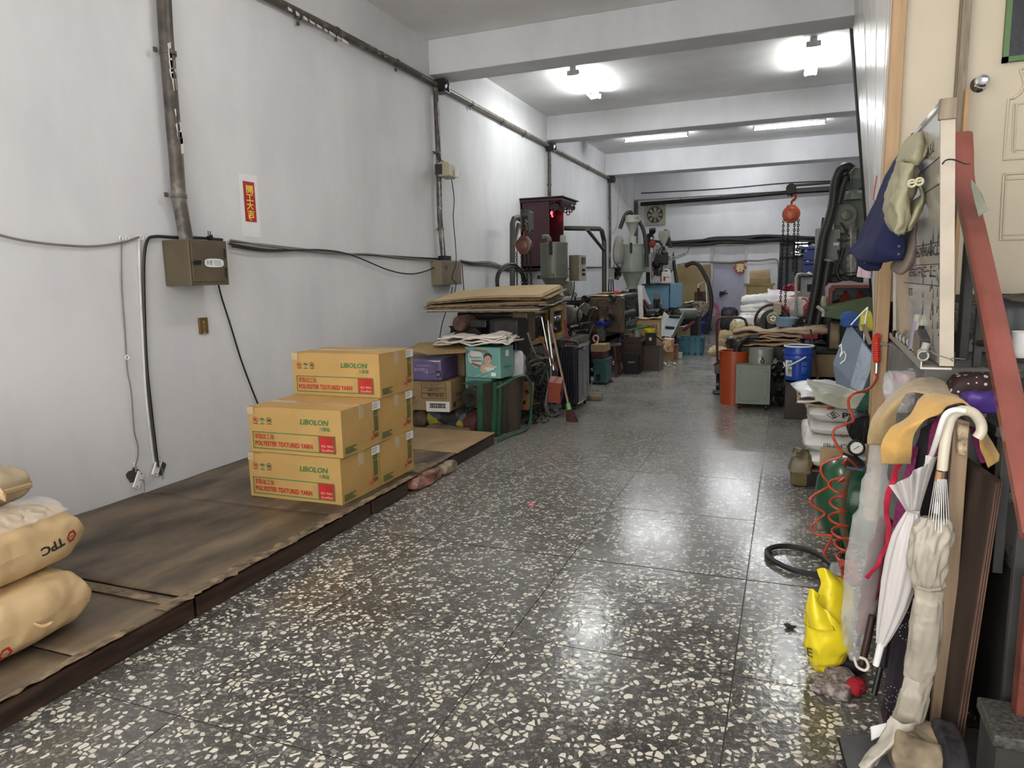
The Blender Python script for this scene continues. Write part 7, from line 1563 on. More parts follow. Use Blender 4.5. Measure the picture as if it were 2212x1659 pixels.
gc=S(1850,967,3.60);mb=MB();mb.lathe([(.001,0),(.032,0),(.034,.018),(.001,.019)],gc+Vector((0,.02,0)),24,axis=(0,-1,0));gp=part('gauge',mb,mat('gauge_face',(.75,.74,.68),rough=.3),t);part('gauge_rim',MB().torus(gc+Vector((0,.0,0)),.034,.006,(0,1,0),24,6),M_dark,gp,smooth=True);part('needle',MB().cbox(gc+Vector((0,-.002,0)),(.03,.002,.002),(0,-.7,0)),M_ink,gp)
mb=MB()
for k in range(11):a=-.8+k*.47;mb.cbox(gc+Vector((.026*math.cos(a),-.002,.026*math.sin(a))),(.004,.001,.0015),(0,-a,0))
part('tick_marks',mb,M_ink,gp,kind='stuff')
part('regulator',MB().cbox(S(1842,1000,3.62),(.06,.06,.05),(.2,.3,0)),M_greasy,t,bev=.012);part('regulator',MB().cyl(S(1836,988,3.62),S(1858,1010,3.62),.03),M_greasy,t,smooth=True);part('gauge_stem',MB().cyl(gc+Vector((.0,.03,-.03)),S(1846,1000,3.62),.012),M_dark,t)
part('air_valve',MB().cyl(S(1828,1010,3.6),S(1880,1016,3.6),.012,n=10),mat('blued_brass',(.10,.16,.20),metal=.5,rough=.4),t);part('valve_knob',MB().cyl(S(1873,1014,3.57),S(1873,1014,3.63),.018),M_dark,t)
part('inlet_wire',MB().tube(curve([S(1818,978,3.6),S(1832,984,3.6),S(1850,992,3.6)],5),.006,6),M_dark,t)
part('tan_board',MB().box(.20,.52,4.3,4.35,.02,.50),M_kraft2,None,bev=.003,label='tan board standing behind the compressor tank',cat='board')
# hose reel / blower with green corrugated hose
rc=at(1866,925,y=3.78);rr=(at(1890,925,y=3.78).x-at(1843,925,y=3.78).x)*.75
t=T('blower','black ribbed blower disc with a green corrugated hose','blower',rc)
part('disc',MB().lathe([(.001,-.03),(rr*.9,-.03),(rr,-.015),(rr,.05),(.001,.06)],rc,36,axis=(-.1,1,.1)),M_black,t,smooth=True);part('rim',MB().torus(rc+Vector((0,-.025,0)),rr*.95,.007,(-.1,1,.1),36,6),M_dark,t,smooth=True)
for k in range(12):a=k*PI/6;part('rib',MB().tube([rc+Vector((.2*rr*math.cos(a),-.033,.2*rr*math.sin(a))),rc+Vector((.9*rr*math.cos(a),-.03,.9*rr*math.sin(a)))],.004,5),M_dark,t)
part('housing',MB().cbox(rc+Vector((.02,.12,.02)),(rr*1.6,.2,rr*1.5)),mat('dark_green_plastic',(.015,.06,.035),rough=.35),t,bev=.04)
C=curve([at(1862,892,y=3.85),at(1880,862,y=3.88),at(1898,846,y=3.9),at(1915,840,y=3.92)],14);part('corrugated_hose',MB().tube(C,[.030*(1+.16*(i%2))for i in range(len(C))],12),MATS['dark_green_plastic'],t)
# air gun and its coiled orange hose
M_gunr=mat('red_gun_plastic',(.55,.03,.015),rough=.3);M_hose=mat('orange_air_hose',(.42,.055,.02),rough=.3,var=.1)
yg2=3.66;G=lambda u,v,y=yg2:at(u,v,y=y)
t=T('air_gun','red air blow gun hanging by the brown post','air gun',G(1893,790));C=curve([G(1893,728),G(1893,755),G(1894,782)],12)
part('grip',MB().tube(C,[.015+.0015*(i%2)for i in range(len(C))],10),M_gunr,t,smooth=False);part('trigger',MB().tube(curve([G(1888,724),G(1890,740),G(1889,752)],4),.005,6),M_gunr,t);part('nozzle',MB().tube([G(1896,743),G(1921,743)],.005,6),M_chrome,t);part('hook_loop',MB().torus(G(1894,728),.014,.005,(0,1,0),14,6),M_gunr,t);part('connector',MB().cyl(G(1894,784),G(1893,806),.009),M_chrome,t)
main=[G(1893,806),G(1893,818),G(1884,834,3.6),G(1868,844,3.55),G(1845,850,3.5),G(1833,862,3.5),G(1834,880,3.5),G(1842,900,3.48),G(1842,910,3.48),G(1825,917,3.45),G(1805,925,3.45),G(1799,940,3.45),G(1806,958,3.45),G(1817,975,3.45),G(1815,987,3.45),G(1790,995,3.45),G(1774,1006,3.45),G(1776,1025,3.45),G(1790,1043,3.45),G(1794,1050,3.45),G(1775,1060,3.42),G(1752,1075,3.4),G(1755,1090,3.4),G(1778,1105,3.4),G(1780,1112,3.4),G(1760,1128,3.38),G(1752,1142,3.38),G(1768,1155,3.35),G(1795,1158,3.35),G(1790,1175,3.3),G(1780,1195,3.25),G(1786,1204,3.25)]
t=T('air_hose','orange coiled air hose running down from the red gun','hose',G(1800,1230,3.2));part('hose',MB().tube(curve(main,6),.006,8),M_hose,t,smooth=True)
pts=[]
cl=[(1805,1030),(1812,1075),(1808,1115),(1815,1150),(1822,1180),(1832,1215),(1845,1240)]
for i in range(7*12+1):
 f=i/(7*12)*(len(cl)-1);k=min(int(f),len(cl)-2);u=cl[k][0]+(cl[k+1][0]-cl[k][0])*(f-k);v=cl[k][1]+(cl[k+1][1]-cl[k][1])*(f-k)
 a=2*PI*i/12;c_=at(u,v,y=3.42-.03*f);pts.append(c_+Vector((math.cos(a)*(.035+.006*(k>3)),math.sin(a)*.035,0)))
part('coil',MB().tube(pts,.006,8),M_hose,t,smooth=True);part('joint',MB().tube(curve([G(1826,1010,3.55),G(1822,1000,3.5),G(1832,992,3.5),G(1850,1008,3.55)],6),.006,8),M_hose,t,smooth=True);part('joint',MB().tube(curve([pts[0],G(1812,1040,3.42),G(1825,1037,3.45)],6),.006,8),M_hose,t,smooth=True)
pts=[at(1835,1225,y=3.2)+Vector((.03*math.cos(i*.7)*(1+.2*math.sin(i)),.03*math.sin(i*.9),.04*math.sin(i*.37)-.02))for i in range(60)]
part('tangle',MB().tube(curve(pts,3),.0065,6),M_hose,t,smooth=True)
cable('hose','thick black hose looping out onto the terrazzo floor',[at(u,v,z=.018)for u,v in((1830,1255),(1770,1243),(1715,1232),(1672,1212),(1657,1195),(1668,1183),(1700,1180),(1740,1187),(1775,1202),(1800,1222))],.016,M_rubber)
# grey shopping bag on a nail
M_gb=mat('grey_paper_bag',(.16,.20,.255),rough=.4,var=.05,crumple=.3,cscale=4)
yb3=4.3;B3=lambda u,v,y=yb3:at(u,v,y=y)
t=T('shopping_bag','grey blue paper shopping bag hanging by the post','bag',B3(1850,840))
f1,f2,f3,f4=B3(1834,697),B3(1889,768,4.05),B3(1862,848,4.05),B3(1806,828)
f5=B3(1800,785);s2_,s3_=B3(1892,735,4.5),B3(1876,850,4.5)
th=Vector((.0,.18,0))
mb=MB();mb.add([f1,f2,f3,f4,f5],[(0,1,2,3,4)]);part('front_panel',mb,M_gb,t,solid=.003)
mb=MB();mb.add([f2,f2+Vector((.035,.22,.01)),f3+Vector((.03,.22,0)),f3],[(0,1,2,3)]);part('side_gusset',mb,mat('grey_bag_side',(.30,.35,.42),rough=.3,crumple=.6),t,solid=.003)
mb=MB();mb.add([f1+Vector((.02,.2,0)),f2+Vector((.035,.22,.01)),f3+Vector((.03,.22,0)),f4+Vector((.02,.2,0)),f5+Vector((.02,.2,0))],[(0,1,2,3,4)]);part('back_panel',mb,M_gb,t,solid=.003)
mb=MB();mb.add([f1,f1+Vector((.02,.2,0)),f5+Vector((.02,.2,0)),f5],[(0,1,2,3)]);mb.add([f5,f5+Vector((.02,.2,0)),f4+Vector((.02,.2,0)),f4],[(0,1,2,3)]);mb.add([f4,f4+Vector((.02,.2,0)),f3+Vector((.03,.22,0)),f3],[(0,1,2,3)]);part('side_gusset',mb,M_gb,t,solid=.003)
g1_,g2_,g3_,g4_=B3(1864,739,4.12),B3(1892,772,4.0),B3(1862,848,4.02),B3(1838,834,4.12);o3=Vector((-.004,-.012,0))
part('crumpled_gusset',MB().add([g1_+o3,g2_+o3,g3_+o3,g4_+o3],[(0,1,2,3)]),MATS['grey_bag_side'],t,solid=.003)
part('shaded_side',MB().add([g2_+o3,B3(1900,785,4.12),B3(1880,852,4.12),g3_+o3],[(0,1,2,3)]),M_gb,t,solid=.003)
nail=B3(1874,664,4.2)
for k,(u,v)in enumerate(((1838,702),(1866,738))):part('cord_handle',MB().tube(curve([B3(u,v,4.2),B3((u+1874)/2-2,(v+664)/2+1,4.18),nail],5),.004,6),M_white,t);part('cord_handle',MB().tube(curve([B3(u+5,v-4,4.35),B3((u+5+1874)/2,(v+664)/2,4.3),nail],5),.004,6),M_white,t)
part('grey_line_logo',MB().tube([B3(u,v,4.18)+Vector((0,-.02,0))for u,v in((1812,748),(1816,742),(1818,758),(1814,770),(1817,764),(1823,758),(1827,766),(1824,777),(1814,785))],.0035,5),M_white,t)
part('blue_cloth',crate_sack(B3(1848,706,4.32),.15,.12,.07,seed=7,amp=.03),mat('blue_cloth',(.02,.07,.25),rough=.7),None,smooth=True,autos=80,label='bright blue cloth stuffed in the grey shopping bag',cat='cloth')
part('yellow_cloth',crate_sack(B3(1870,716,4.25),.07,.07,.08,seed=9,amp=.03),mat('lime_cloth',(.55,.52,.08),rough=.6,crumple=.4),None,smooth=True,autos=80,label='lime yellow cloth stuffed in the grey shopping bag',cat='cloth')
part('wood_clothespin',MB().cbox(B3(1872,722,4.15),(.02,.02,.11),(0,-.35,0)),M_frame,None,label='brown wooden slat sticking out of the shopping bag',cat='slat')
# pink striped notebook/calendar hanging
yp3=3.9;t=T('striped_cloth','pink striped paper bundle hanging on the ribbed partition','calendar',at(1880,600,y=yp3))
M_str=mat('pink_stripe',(.55,.42,.48),rough=.7,var=.35,scale=10,stretch=(14,14,.2))
part('sheets',MB().hexa([at(u,v,y=y)for u,v,y in((1850,598,yp3),(1881,602,yp3),(1884,600,yp3+.1),(1852,597,yp3+.1))],[at(u,v,y=y)for u,v,y in((1873,470,yp3),(1888,430,yp3),(1892,430,yp3+.1),(1876,470,yp3+.1))]),M_str,t,bev=.004)
part('hanging_string',MB().tube([at(1886,432,y=yp3),at(1894,380,y=yp3)],.003,5),mat('red_string',(.4,.05,.03)),t)
# ------------------------------------------------------------------ whiteboard on the stair edge, clothes, railing
WB=lambda u,v,y:at(u,v,y=y)
yn,yf=2.50,3.66
nb,nt,fb=WB(2032,790,yn),WB(2036,216,yn),WB(1932,722,yf);ft=fb+(nt-nb)*1.0
fb.z=nb.z;ft.z=nt.z
M_wb=mat('whiteboard_enamel',(.46,.43,.36),rough=.14,var=.05,dirt=.25,dirtcol=(.30,.27,.21),coat=.2,stretch=(1,1,.25));M_wbf=mat('cream_board_edge',(.44,.38,.30),rough=.5,dirt=.1)
t=T('whiteboard','upright used whiteboard standing on the stair ledge','whiteboard',nb)
o=Vector((.022,0,0))
part('panel',MB().hexa([nb,nb+o,fb+o,fb],[nt,nt+o,ft+o,ft]),M_wb,t)
part('edge_frame',MB().hexa([nb+Vector((-.004,-.006,0)),nb+Vector((.034,-.006,0)),nb+Vector((.034,.006,0)),nb+Vector((-.004,.006,0))],[nt+Vector((-.004,-.006,-.03)),nt+Vector((.034,-.006,-.03)),nt+Vector((.034,.006,-.03)),nt+Vector((-.004,.006,-.03))]),M_wbf,t)
part('edge_frame',MB().hexa([fb+Vector((-.006,-.01,0)),fb+Vector((.03,-.01,0)),fb+Vector((.03,.0,0)),fb+Vector((-.006,.0,0))],[ft+Vector((-.006,-.01,0)),ft+Vector((.03,-.01,0)),ft+Vector((.03,.0,0)),ft+Vector((-.006,.0,0))]),M_alu,t)
part('top_rail',MB().hexa([nt+Vector((-.006,0,-.015)),nt+Vector((.03,0,-.015)),ft+Vector((.03,0,-.015)),ft+Vector((-.006,0,-.015))],[nt+Vector((-.006,0,0)),nt+Vector((.03,0,0)),ft+Vector((.03,0,0)),ft+Vector((-.006,0,0))]),M_chrome,t)
part('corner_cap',MB().cbox(nt+Vector((.014,-.004,-.028)),(.046,.02,.06)),M_frame,t,bev=.003)
tray=MB();tw=.055
tray.hexa([nb+Vector((-tw,0,-.012)),nb+Vector((.03,0,-.012)),fb+Vector((.03,0,-.012)),fb+Vector((-.02,0,-.012))],[nb+Vector((-tw,0,-.006)),nb+Vector((.03,0,-.006)),fb+Vector((.03,0,-.006)),fb+Vector((-.02,0,-.006))])
tray.hexa([nb+Vector((-tw,0,-.006)),nb+Vector((-tw+.004,0,-.006)),fb+Vector((-.016,0,-.006)),fb+Vector((-.02,0,-.006))],[nb+Vector((-tw,.0,.012)),nb+Vector((-tw+.004,0,.012)),fb+Vector((-.016,0,.012)),fb+Vector((-.02,0,.012))])
part('tray',tray,M_alu,t)
dn=(fb-nb);
def onwb(f,z):return nb+dn*f+(nt-nb)*z+Vector((-.0012,0,0))
for z in(.215,.13,.045):part('ruled_line',MB().tube([onwb(.02,z+.265),onwb(.72,z+.265)],.0012,4),M_ink,t)
part('ruled_line',MB().tube([onwb(.02,.80),onwb(.62,.80)],.0012,4),M_ink,t)
part('ruled_line',MB().tube([onwb(.02,.70),onwb(.5,.70)],.0012,4),M_ink,t)
for s,f,z,h,w in(('1234567890ABCD',.60,.43,.035,.66),('東西南北中發白一二三',.60,.345,.035,.6),('075',.60,.25,.03,.1),('165432',.36,.84,.04,.26)):
 text('handwriting',s,onwb(f,z),-dn,Vector((0,0,1)),h,M_dark if h>.03 else M_greasy,t,wid=w)
rn=random.Random(5);mb=MB()
for i in range(46):
 f=rn.choice((.03,.05,.12,.14,.16,.3));z=rn.uniform(.05,.5);p=onwb(f+rn.uniform(-.006,.006),z);mb.tube([p,p+Vector((0,rn.uniform(-.004,.004),rn.uniform(.01,.05)))],.0015,3)
part('ink_smears',mb,M_ink,t,kind='stuff')
# stuff on the tray
zt9=nb.z+.0
def trayp(f,dx=-.03):return nb+dn*f+Vector((dx,0,.01))
for lab,f,dx,L,r_,m,tilt in(('lilac spray can lying on the whiteboard tray',.32,-.028,.13,.016,mat('lilac_can',(.26,.22,.30),rough=.4),(.1,.25,.75)),('grey marker on the whiteboard tray',.28,-.028,.11,.010,M_gr3,(.1,.3,.7)),('dark marker beside the grey marker on the tray',.25,-.024,.12,.010,M_dark,(.12,.3,.8))):
 p=trayp(f,dx);d_=Vector(tilt).normalized();tt2=T('marker',lab,'marker',p);part('barrel',MB().cyl(p,p+d_*L*.8,r_,n=14),m,tt2,smooth=True);part('cap',MB().cyl(p+d_*L*.8,p+d_*L,r_*.85,n=14),M_gr3,tt2,smooth=True)
p=trayp(.21,-.018);t2=T('eraser','dark dusty eraser block leaning on the whiteboard','eraser',p);part('body',MB().cbox(p+Vector((0,0,.035)),(.03,.10,.075),(.3,0,0)),mat('dusty_black',(.06,.055,.06),rough=.6,var=.4),t2,bev=.006);part('felt',MB().cbox(p+Vector((-.018,0,.035)),(.008,.09,.065),(.3,0,0)),M_frame,t2)
p=trayp(.06,-.03);t2=T('pipe_fitting','grey plastic pipe tee at the near end of the tray','fitting',p);part('barrel',MB().cyl(p+Vector((-.01,-.01,.014)),p+Vector((0,.07,.014)),.017,n=18),M_gr3,t2,smooth=True);part('branch',MB().cyl(p+Vector((-.004,.035,.014)),p+Vector((.005,.04,.05)),.012,n=14),M_gr3,t2,smooth=True);part('bore',MB().cyl(p+Vector((-.011,-.0115,.014)),p+Vector((-.011,-.009,.014)),.012,n=14),M_black,t2)
for k in range(5):p=trayp(.45+.09*k,-.022);t2=T('pipe_fitting',('grey ring nearest the spray can on the tray','grey ring second along the tray','grey elbow midway along the tray','grey ring second from the far end of the tray','dark ring at the far end of the tray')[k],'fitting',p);part('ring',MB().torus(p+Vector((0,0,.012)),.013,.005,(.8,-.5,.2),16,6),M_gr3 if k<4 else M_dark,t2,smooth=True);part('collar',MB().cyl(p+Vector((0,.01,.006)),p+Vector((0,.035,.006)),.008,n=10),M_dark,t2)
# twisted tie wire round the board and the rail
cable('wire','thin twisted wire tying the whiteboard to the red handrail',[at(1994,388,y=2.9),at(2010,375,y=2.75),at(2030,362,y=2.55),at(2042,347,y=2.46),at(2060,345,y=2.44),at(2085,354,y=2.6),at(2096,354,y=2.75)],.0022)
cable('wire','loose wire curl at the lower corner of the whiteboard',[at(1994,765,y=2.6),at(2010,758,y=2.5),at(2020,765,y=2.44),at(2050,775,y=2.4),at(2058,780,y=2.4),at(2056,774,y=2.4),at(2084,776,y=2.5)],.002,M_wireg)
# clothes
M_jk=mat('khaki_green_cotton',(.36,.335,.22),rough=.85,var=.08,crumple=.35,cscale=10)
M_nv=mat('navy_work_cloth',(.009,.012,.058),rough=.85,var=.12,crumple=.25,cscale=7)
M_tp=mat('taupe_cloth',(.20,.16,.13),rough=.85,var=.1)
J=lambda u,v,y:at(u,v,y=y)
t=T('navy_jacket','navy blue work jacket hung on the far side of the whiteboard','jacket',J(1900,560,3.3))
drape('body',[[J(1972,290,3.25),J(1985,285,3.15),J(1990,290,3.1)],[J(1928,350,3.3),J(1950,360,3.1),J(1968,370,3.05)],[J(1895,430,3.3),J(1925,440,3.05),J(1955,450,3.0)],[J(1860,510,3.3),J(1900,520,3.02),J(1955,530,3.0)],[J(1832,540,3.3),J(1880,560,3.05),J(1950,562,3.0)],[J(1855,550,3.3),J(1880,563,3.1),J(1950,560,3.05)]],M_nv,t,nu=24,nv=40,amp=.012,sc=8,solid=.006)
drape('cuff',[[J(1852,545,3.25),J(1880,556,3.2),J(1912,558,3.15)],[J(1854,562,3.22),J(1878,574,3.18),J(1900,580,3.12)],[J(1856,572,3.24),J(1878,582,3.2),J(1898,583,3.15)]],M_nv,t,nu=14,nv=10,amp=.006,solid=.008)
for u,v in((1868,566),(1941,549),(1942,532)):part('button',MB().lathe([(.001,-.002),(.005,-.002),(.005,.001),(.001,.002)],J(u,v,2.98 if u>1900 else 3.14),12,axis=(0,1,0)),mat('navy_button',(.04,.04,.06),rough=.3),t)
t=T('khaki_jacket','pale khaki green jacket draped over the whiteboard corner','jacket',J(1960,500,2.9))
drape('shoulder',[[J(1985,282,3.0),J(1998,272,2.95),J(2003,268,2.92)],[J(1955,310,2.95),J(1985,300,2.8),J(2000,305,2.85)],[J(1937,345,2.92),J(1975,335,2.72),J(2002,338,2.8)],[J(1940,352,2.92),J(1978,350,2.74),J(1984,348,2.8)]],M_jk,t,nu=20,nv=20,amp=.010,sc=12,solid=.006)
drape('collar_flap',[[J(2001,280,2.9),J(2003,290,2.85),J(2000,300,2.82)],[J(1992,315,2.85),J(2002,322,2.76),J(2004,330,2.8)],[J(1980,350,2.84),J(1990,346,2.74),J(2004,338,2.78)]],M_jk,t,nu=12,nv=12,amp=.004,solid=.005)
drape('sleeve',[[J(1936,345,2.95),J(1955,350,2.78),J(1978,348,2.76),J(1984,358,2.86)],[J(1925,390,2.95),J(1945,395,2.76),J(1965,398,2.74),J(1982,400,2.84)],[J(1911,445,2.95),J(1932,450,2.74),J(1955,452,2.72),J(1968,440,2.84)],[J(1920,485,2.95),J(1935,495,2.74),J(1952,490,2.72),J(1960,478,2.84)],[J(1932,500,2.95),J(1942,506,2.78),J(1950,505,2.76),J(1957,500,2.84)]],M_jk,t,nu=28,nv=36,amp=.014,sc=16,solid=.006)
drape('sleeve',[[J(1980,400,2.86),J(1988,398,2.8),J(1992,405,2.82)],[J(1990,420,2.86),J(1998,425,2.76),J(2001,430,2.82)],[J(1970,440,2.86),J(1985,452,2.74),J(2000,436,2.8)],[J(1958,470,2.86),J(1968,485,2.74),J(1978,478,2.8)],[J(1950,500,2.86),J(1962,500,2.76),J(1975,490,2.8)]],M_jk,t,nu=18,nv=26,amp=.009,sc=14,solid=.006)
for(u,v)in((1970,396),(1986,392)):
 c=J(u,v,2.70);part('cord_toggle',MB().torus(c,.011,.004,(0,1,.2),14,6),mat('cream_toggle',(.6,.55,.38),rough=.4),t,smooth=True);part('toggle_bar',MB().cyl(c+Vector((-.012,0,0)),c+Vector((.012,0,.003)),.0035,n=8),MATS['cream_toggle'],t)
drape('tail',[[J(2098,385,2.9),J(2110,400,2.9),J(2118,420,2.9)],[J(2100,420,2.9),J(2120,430,2.9),J(2130,445,2.9)],[J(2114,470,2.9),J(2126,460,2.9),J(2136,454,2.9)]],mat('grey_green_cotton',(.30,.31,.24),rough=.85),t,nu=10,nv=10,amp=.004)
drape('taupe_garment',[[J(1960,480,3.1),J(1978,475,3.0),J(1983,470,2.98)],[J(1945,540,3.1),J(1965,545,2.98),J(1978,530,2.97)],[J(1927,575,3.1),J(1945,588,3.0),J(1968,575,3.0)],[J(1930,582,3.12),J(1946,590,3.05),J(1952,588,3.05)]],M_tp,None,nu=14,nv=22,amp=.008,solid=.006,label='taupe garment hanging behind the khaki jacket',cat='garment')
# handrail and balusters
M_rail=mat('red_oxide_rail',(.27,.078,.058),rough=.24,var=.18,scale=3,stretch=(2,2,.7),dirt=.2,dirtcol=(.24,.10,.07),coat=.35)
M_bal=mat('grey_black_iron',(.035,.035,.035),rough=.5,var=.3,dirt=.2,dirtcol=(.08,.07,.06))
XR=.60
r0=at(2080,300,x=XR);r1=at(2165,640,x=XR);r2=at(2212+8,960,x=XR)
d_=(r1-r0).normalized()
hr=T('handrail','red painted stair handrail on dark iron balusters','handrail',(XR,2.6,ZL))
def sec(p,w,h,up):
 s=Vector((1,0,0));return[p+s*(w/2*a)+up*(h/2*b)for a,b in((-1,-.6),(-.6,-1),(.6,-1),(1,-.6),(1,.6),(.6,1),(-.6,1),(-1,.6))]
PTS=[at(2078,292,x=XR),at(2080,330,x=XR),at(2083,400,x=XR),at(2105,500,x=XR),at(2135,640,x=XR),at(2172,820,x=XR),at(2208,1000,x=XR),at(2240,1160,x=XR)]
C=curve(PTS,6);mb=MB();vs=[];n_=len(C)
for i,p in enumerate(C):
 tdir=(C[min(i+1,n_-1)]-C[max(i-1,0)]).normalized();up=Vector((1,0,0)).cross(tdir).normalized()
 if up.z<0:up=-up
 vs+=sec(p,.066,.045,up)
fs=[(i*8+j,i*8+(j+1)%8,(i+1)*8+(j+1)%8,(i+1)*8+j)for i in range(n_-1)for j in range(8)]+[tuple(range(7,-1,-1)),tuple(range((n_-1)*8,n_*8))]
mb.add(vs,fs);part('rail',mb,M_rail,hr,smooth=True,autos=50)
for u,vb,w in((2070,800,.022),(2076,820,.028),(2104,850,.024),(2152,1235,.026),(2172,1530,.024)):
 p=at(u,vb,x=XR);zr=min(C,key=lambda q:abs(q.y-p.y)).z-.02;part('baluster',MB().box(XR-w/2,XR+w/2,p.y-w/2,p.y+w/2,p.z,zr),M_bal,hr,bev=.002)
a=at(2106,690,x=XR);b=at(2150,690,x=XR);mb=MB();mb.tube([at(2106,742,x=XR),at(2150,742,x=XR)],.011,4);part('cross_bar',mb,M_bal,hr)
part('newel_post',MB().box(at(2208,1400,y=2.06).x,at(2208,1400,y=2.06).x+.05,2.06,2.11,.0,at(2205,1258,y=2.06).z),mat('chipped_red_post',(.17,.045,.032),rough=.35,var=.4,scale=10,dirt=.4,dirtcol=(.05,.03,.03)),hr,bev=.004)
part('wood_batten',MB().box(at(2080,250,y=SY-.06).x,at(2089,250,y=SY-.06).x,SY-.08,SY-.05,1.17,at(2085,195,y=SY-.06).z),M_bstick,None,label='slim yellowed batten standing behind the red handrail',cat='batten')
# shoes and bags on the landing
for lab,u,v,s,m,nm,cat_ in(('black shoe pile on the landing left of the handrail',2125,755,(.22,.25,.16),M_black,'shoe_pile','shoes'),('black bag slumped on the landing below the door',2200,715,(.26,.22,.26),M_black,'black_bag','bag'),('olive sandal hung under the door sill',2188,685,(.12,.1,.05),mat('olive_sandal',(.12,.11,.07),rough=.5),'sandal','sandal')):
 c=at(u,v,y=3.35);part(nm,crate_sack((c.x,c.y,c.z-s[2]/2),s[0],s[1],s[2],seed=u,amp=.025),m,None,smooth=True,autos=80,label=lab,cat=cat_)
c=at(2208,745,y=2.95);t=T('white_mug','white plastic cup on the landing under the handrail','cup',c);part('cup',MB().lathe([(.001,-.045),(.022,-.045),(.03,-.03),(.034,.045),(.03,.045),(.026,-.03),(.001,-.035)],c,20),M_white,t,smooth=True);part('rim',MB().torus(c+Vector((0,0,.045)),.032,.003,(0,0,1),20,5),M_white,t)
# polka-dot and purple cloths hung on the rail
M_dot=mat('brown_polka_dot',(.035,.015,.015),rough=.7);
def dots(m,col):
 n,l=m.node_tree.nodes,m.node_tree.links;b=n['Principled BSDF'];tc=n.new('ShaderNodeTexCoord');v=n.new('ShaderNodeTexVoronoi');v.inputs['Scale'].default_value=42;v.inputs['Randomness'].default_value=.35;l.new(tc.outputs['Object'],v.inputs['Vector'])
 r=n.new('ShaderNodeValToRGB');r.color_ramp.interpolation='CONSTANT';l.new(v.outputs['Distance'],r.inputs[0]);r.color_ramp.elements[0].color=(.6,.55,.5,1);r.color_ramp.elements[1].position=.27;r.color_ramp.elements[1].color=(*col,1);l.new(r.outputs[0],b.inputs['Base Color'])
dots(M_dot,(.035,.015,.015))
c=at(2100,845,y=2.62);part('polka_cloth',crate_sack((c.x,c.y,c.z-.045),.14,.10,.10,seed=3,amp=.018),M_dot,None,smooth=True,autos=80,label='brown polka dot cloth bundled behind the mustard towels',cat='cloth')
c=at(2118,868,y=2.52);part('purple_cloth',crate_sack((c.x,c.y,c.z-.035),.10,.09,.07,seed=6,amp=.014),mat('purple_nylon',(.08,.04,.26),rough=.4,crumple=.6),None,smooth=True,autos=80,label='purple folded nylon cloth behind the mustard towels',cat='cloth')
# crumpled clear bag with pink ribbon
c=at(1944,850,y=2.95);t=T('clear_bag','clear crinkled plastic bag with a pink ribbon top','bag',c);part('bag',crate_sack((c.x,c.y,c.z-.07),.13,.12,.15,seed=12,amp=.02,pinch=.4),mat('crinkly_clear',(.62,.60,.58),rough=.12,alpha=.55,crumple=.9,cscale=16),t,smooth=True,autos=80);part('pink_ribbon',crate_sack(at(1952,815,y=2.93)+Vector((0,0,-.02)),.08,.05,.03,seed=3,amp=.012),mat('pink_ribbon',(.7,.2,.32),rough=.4),t,smooth=True)
# ---- leaning boards
M_plank=mat('old_painted_plank',(.36,.25,.155),rough=.6,var=.25,scale=5,stretch=(4,4,.35),dirt=.4,dirtcol=(.17,.11,.07));M_pside=mat('dark_plank_side',(.045,.028,.022),rough=.6,var=.4,stretch=(3,3,.4))
Y=2.40
bl_,br_,tr_,tl_=at(2008,1600,y=Y),at(2046,1602,y=Y),at(2096,912,y=Y+.05),at(2062,903,y=Y+.05)
for p in(bl_,br_):p.z=0.004
bk2=Vector((-.005,.24,0));t=T('wood_plank','old upright timber plank with chipped cream edge','plank',bl_)
part('board',MB().hexa([bl_,br_,br_+bk2,bl_+bk2],[tl_,tr_,tr_+bk2,tl_+bk2]),[M_plank],t,bev=.003)
e1=lambda p:p+Vector((-.004,-.004,0))
part('chipped_paint',MB().hexa([at(2068,980,y=Y+.03),at(2088,985,y=Y+.03),at(2092,920,y=Y+.03),at(2066,915,y=Y+.03)],[p+Vector((0,-.006,0))for p in(at(2070,975,y=Y+.03),at(2088,960,y=Y+.03),at(2092,925,y=Y+.03),at(2068,918,y=Y+.03))]),mat('chipped_cream',(.55,.42,.27),rough=.6,var=.5,scale=40),t)
t=T('wood_plank','dark left side of the chipped timber plank, built as a thin board','plank',bl_+Vector((-.03,0,0)));q=Vector((-.022,.02,0));part('board',MB().hexa([bl_+q,bl_+q+Vector((.018,0,0)),bl_+q+Vector((.018,.28,0)),bl_+q+Vector((0,.28,0))],[tl_+q+Vector((0,0,-.04)),tl_+q+Vector((.018,0,-.04)),tl_+q+Vector((.018,.28,-.04)),tl_+q+Vector((0,.28,-.04))]),M_pside,t,bev=.002);part('edge_strip',MB().hexa([bl_+q+Vector((0,-.004,0)),bl_+q+Vector((.01,-.004,0)),bl_+q+Vector((.01,0,0)),bl_+q],[tl_+q+Vector((0,-.004,-.05)),tl_+q+Vector((.01,-.004,-.05)),tl_+q+Vector((.01,0,-.05)),tl_+q+Vector((0,0,-.05))]),M_frame,t)  # dark broad side of the timber plank, built as its own thin board
M_ply=mat('dark_weathered_ply',(.045,.029,.021),rough=.6,var=.4,scale=4,stretch=(3,3,.4),dirt=.3,dirtcol=(.12,.09,.07));M_plye=mat('ply_edge',(.16,.075,.045),rough=.7,var=.4)
Y2=2.30;b0_,b1_=at(2058,1600,y=Y2),at(2078,1605,y=Y2);b0_.z=b1_.z=.03;t0_,t1_=at(2150,1045,y=Y2),at(2166,1040,y=Y2)
t=T('plywood_board','dark weathered plywood leaning right of the timber plank','plywood',b0_)
bb=Vector((-.10,.42,0));bb=Vector((-.075,.42,0));up2=Vector((0,0,.0))
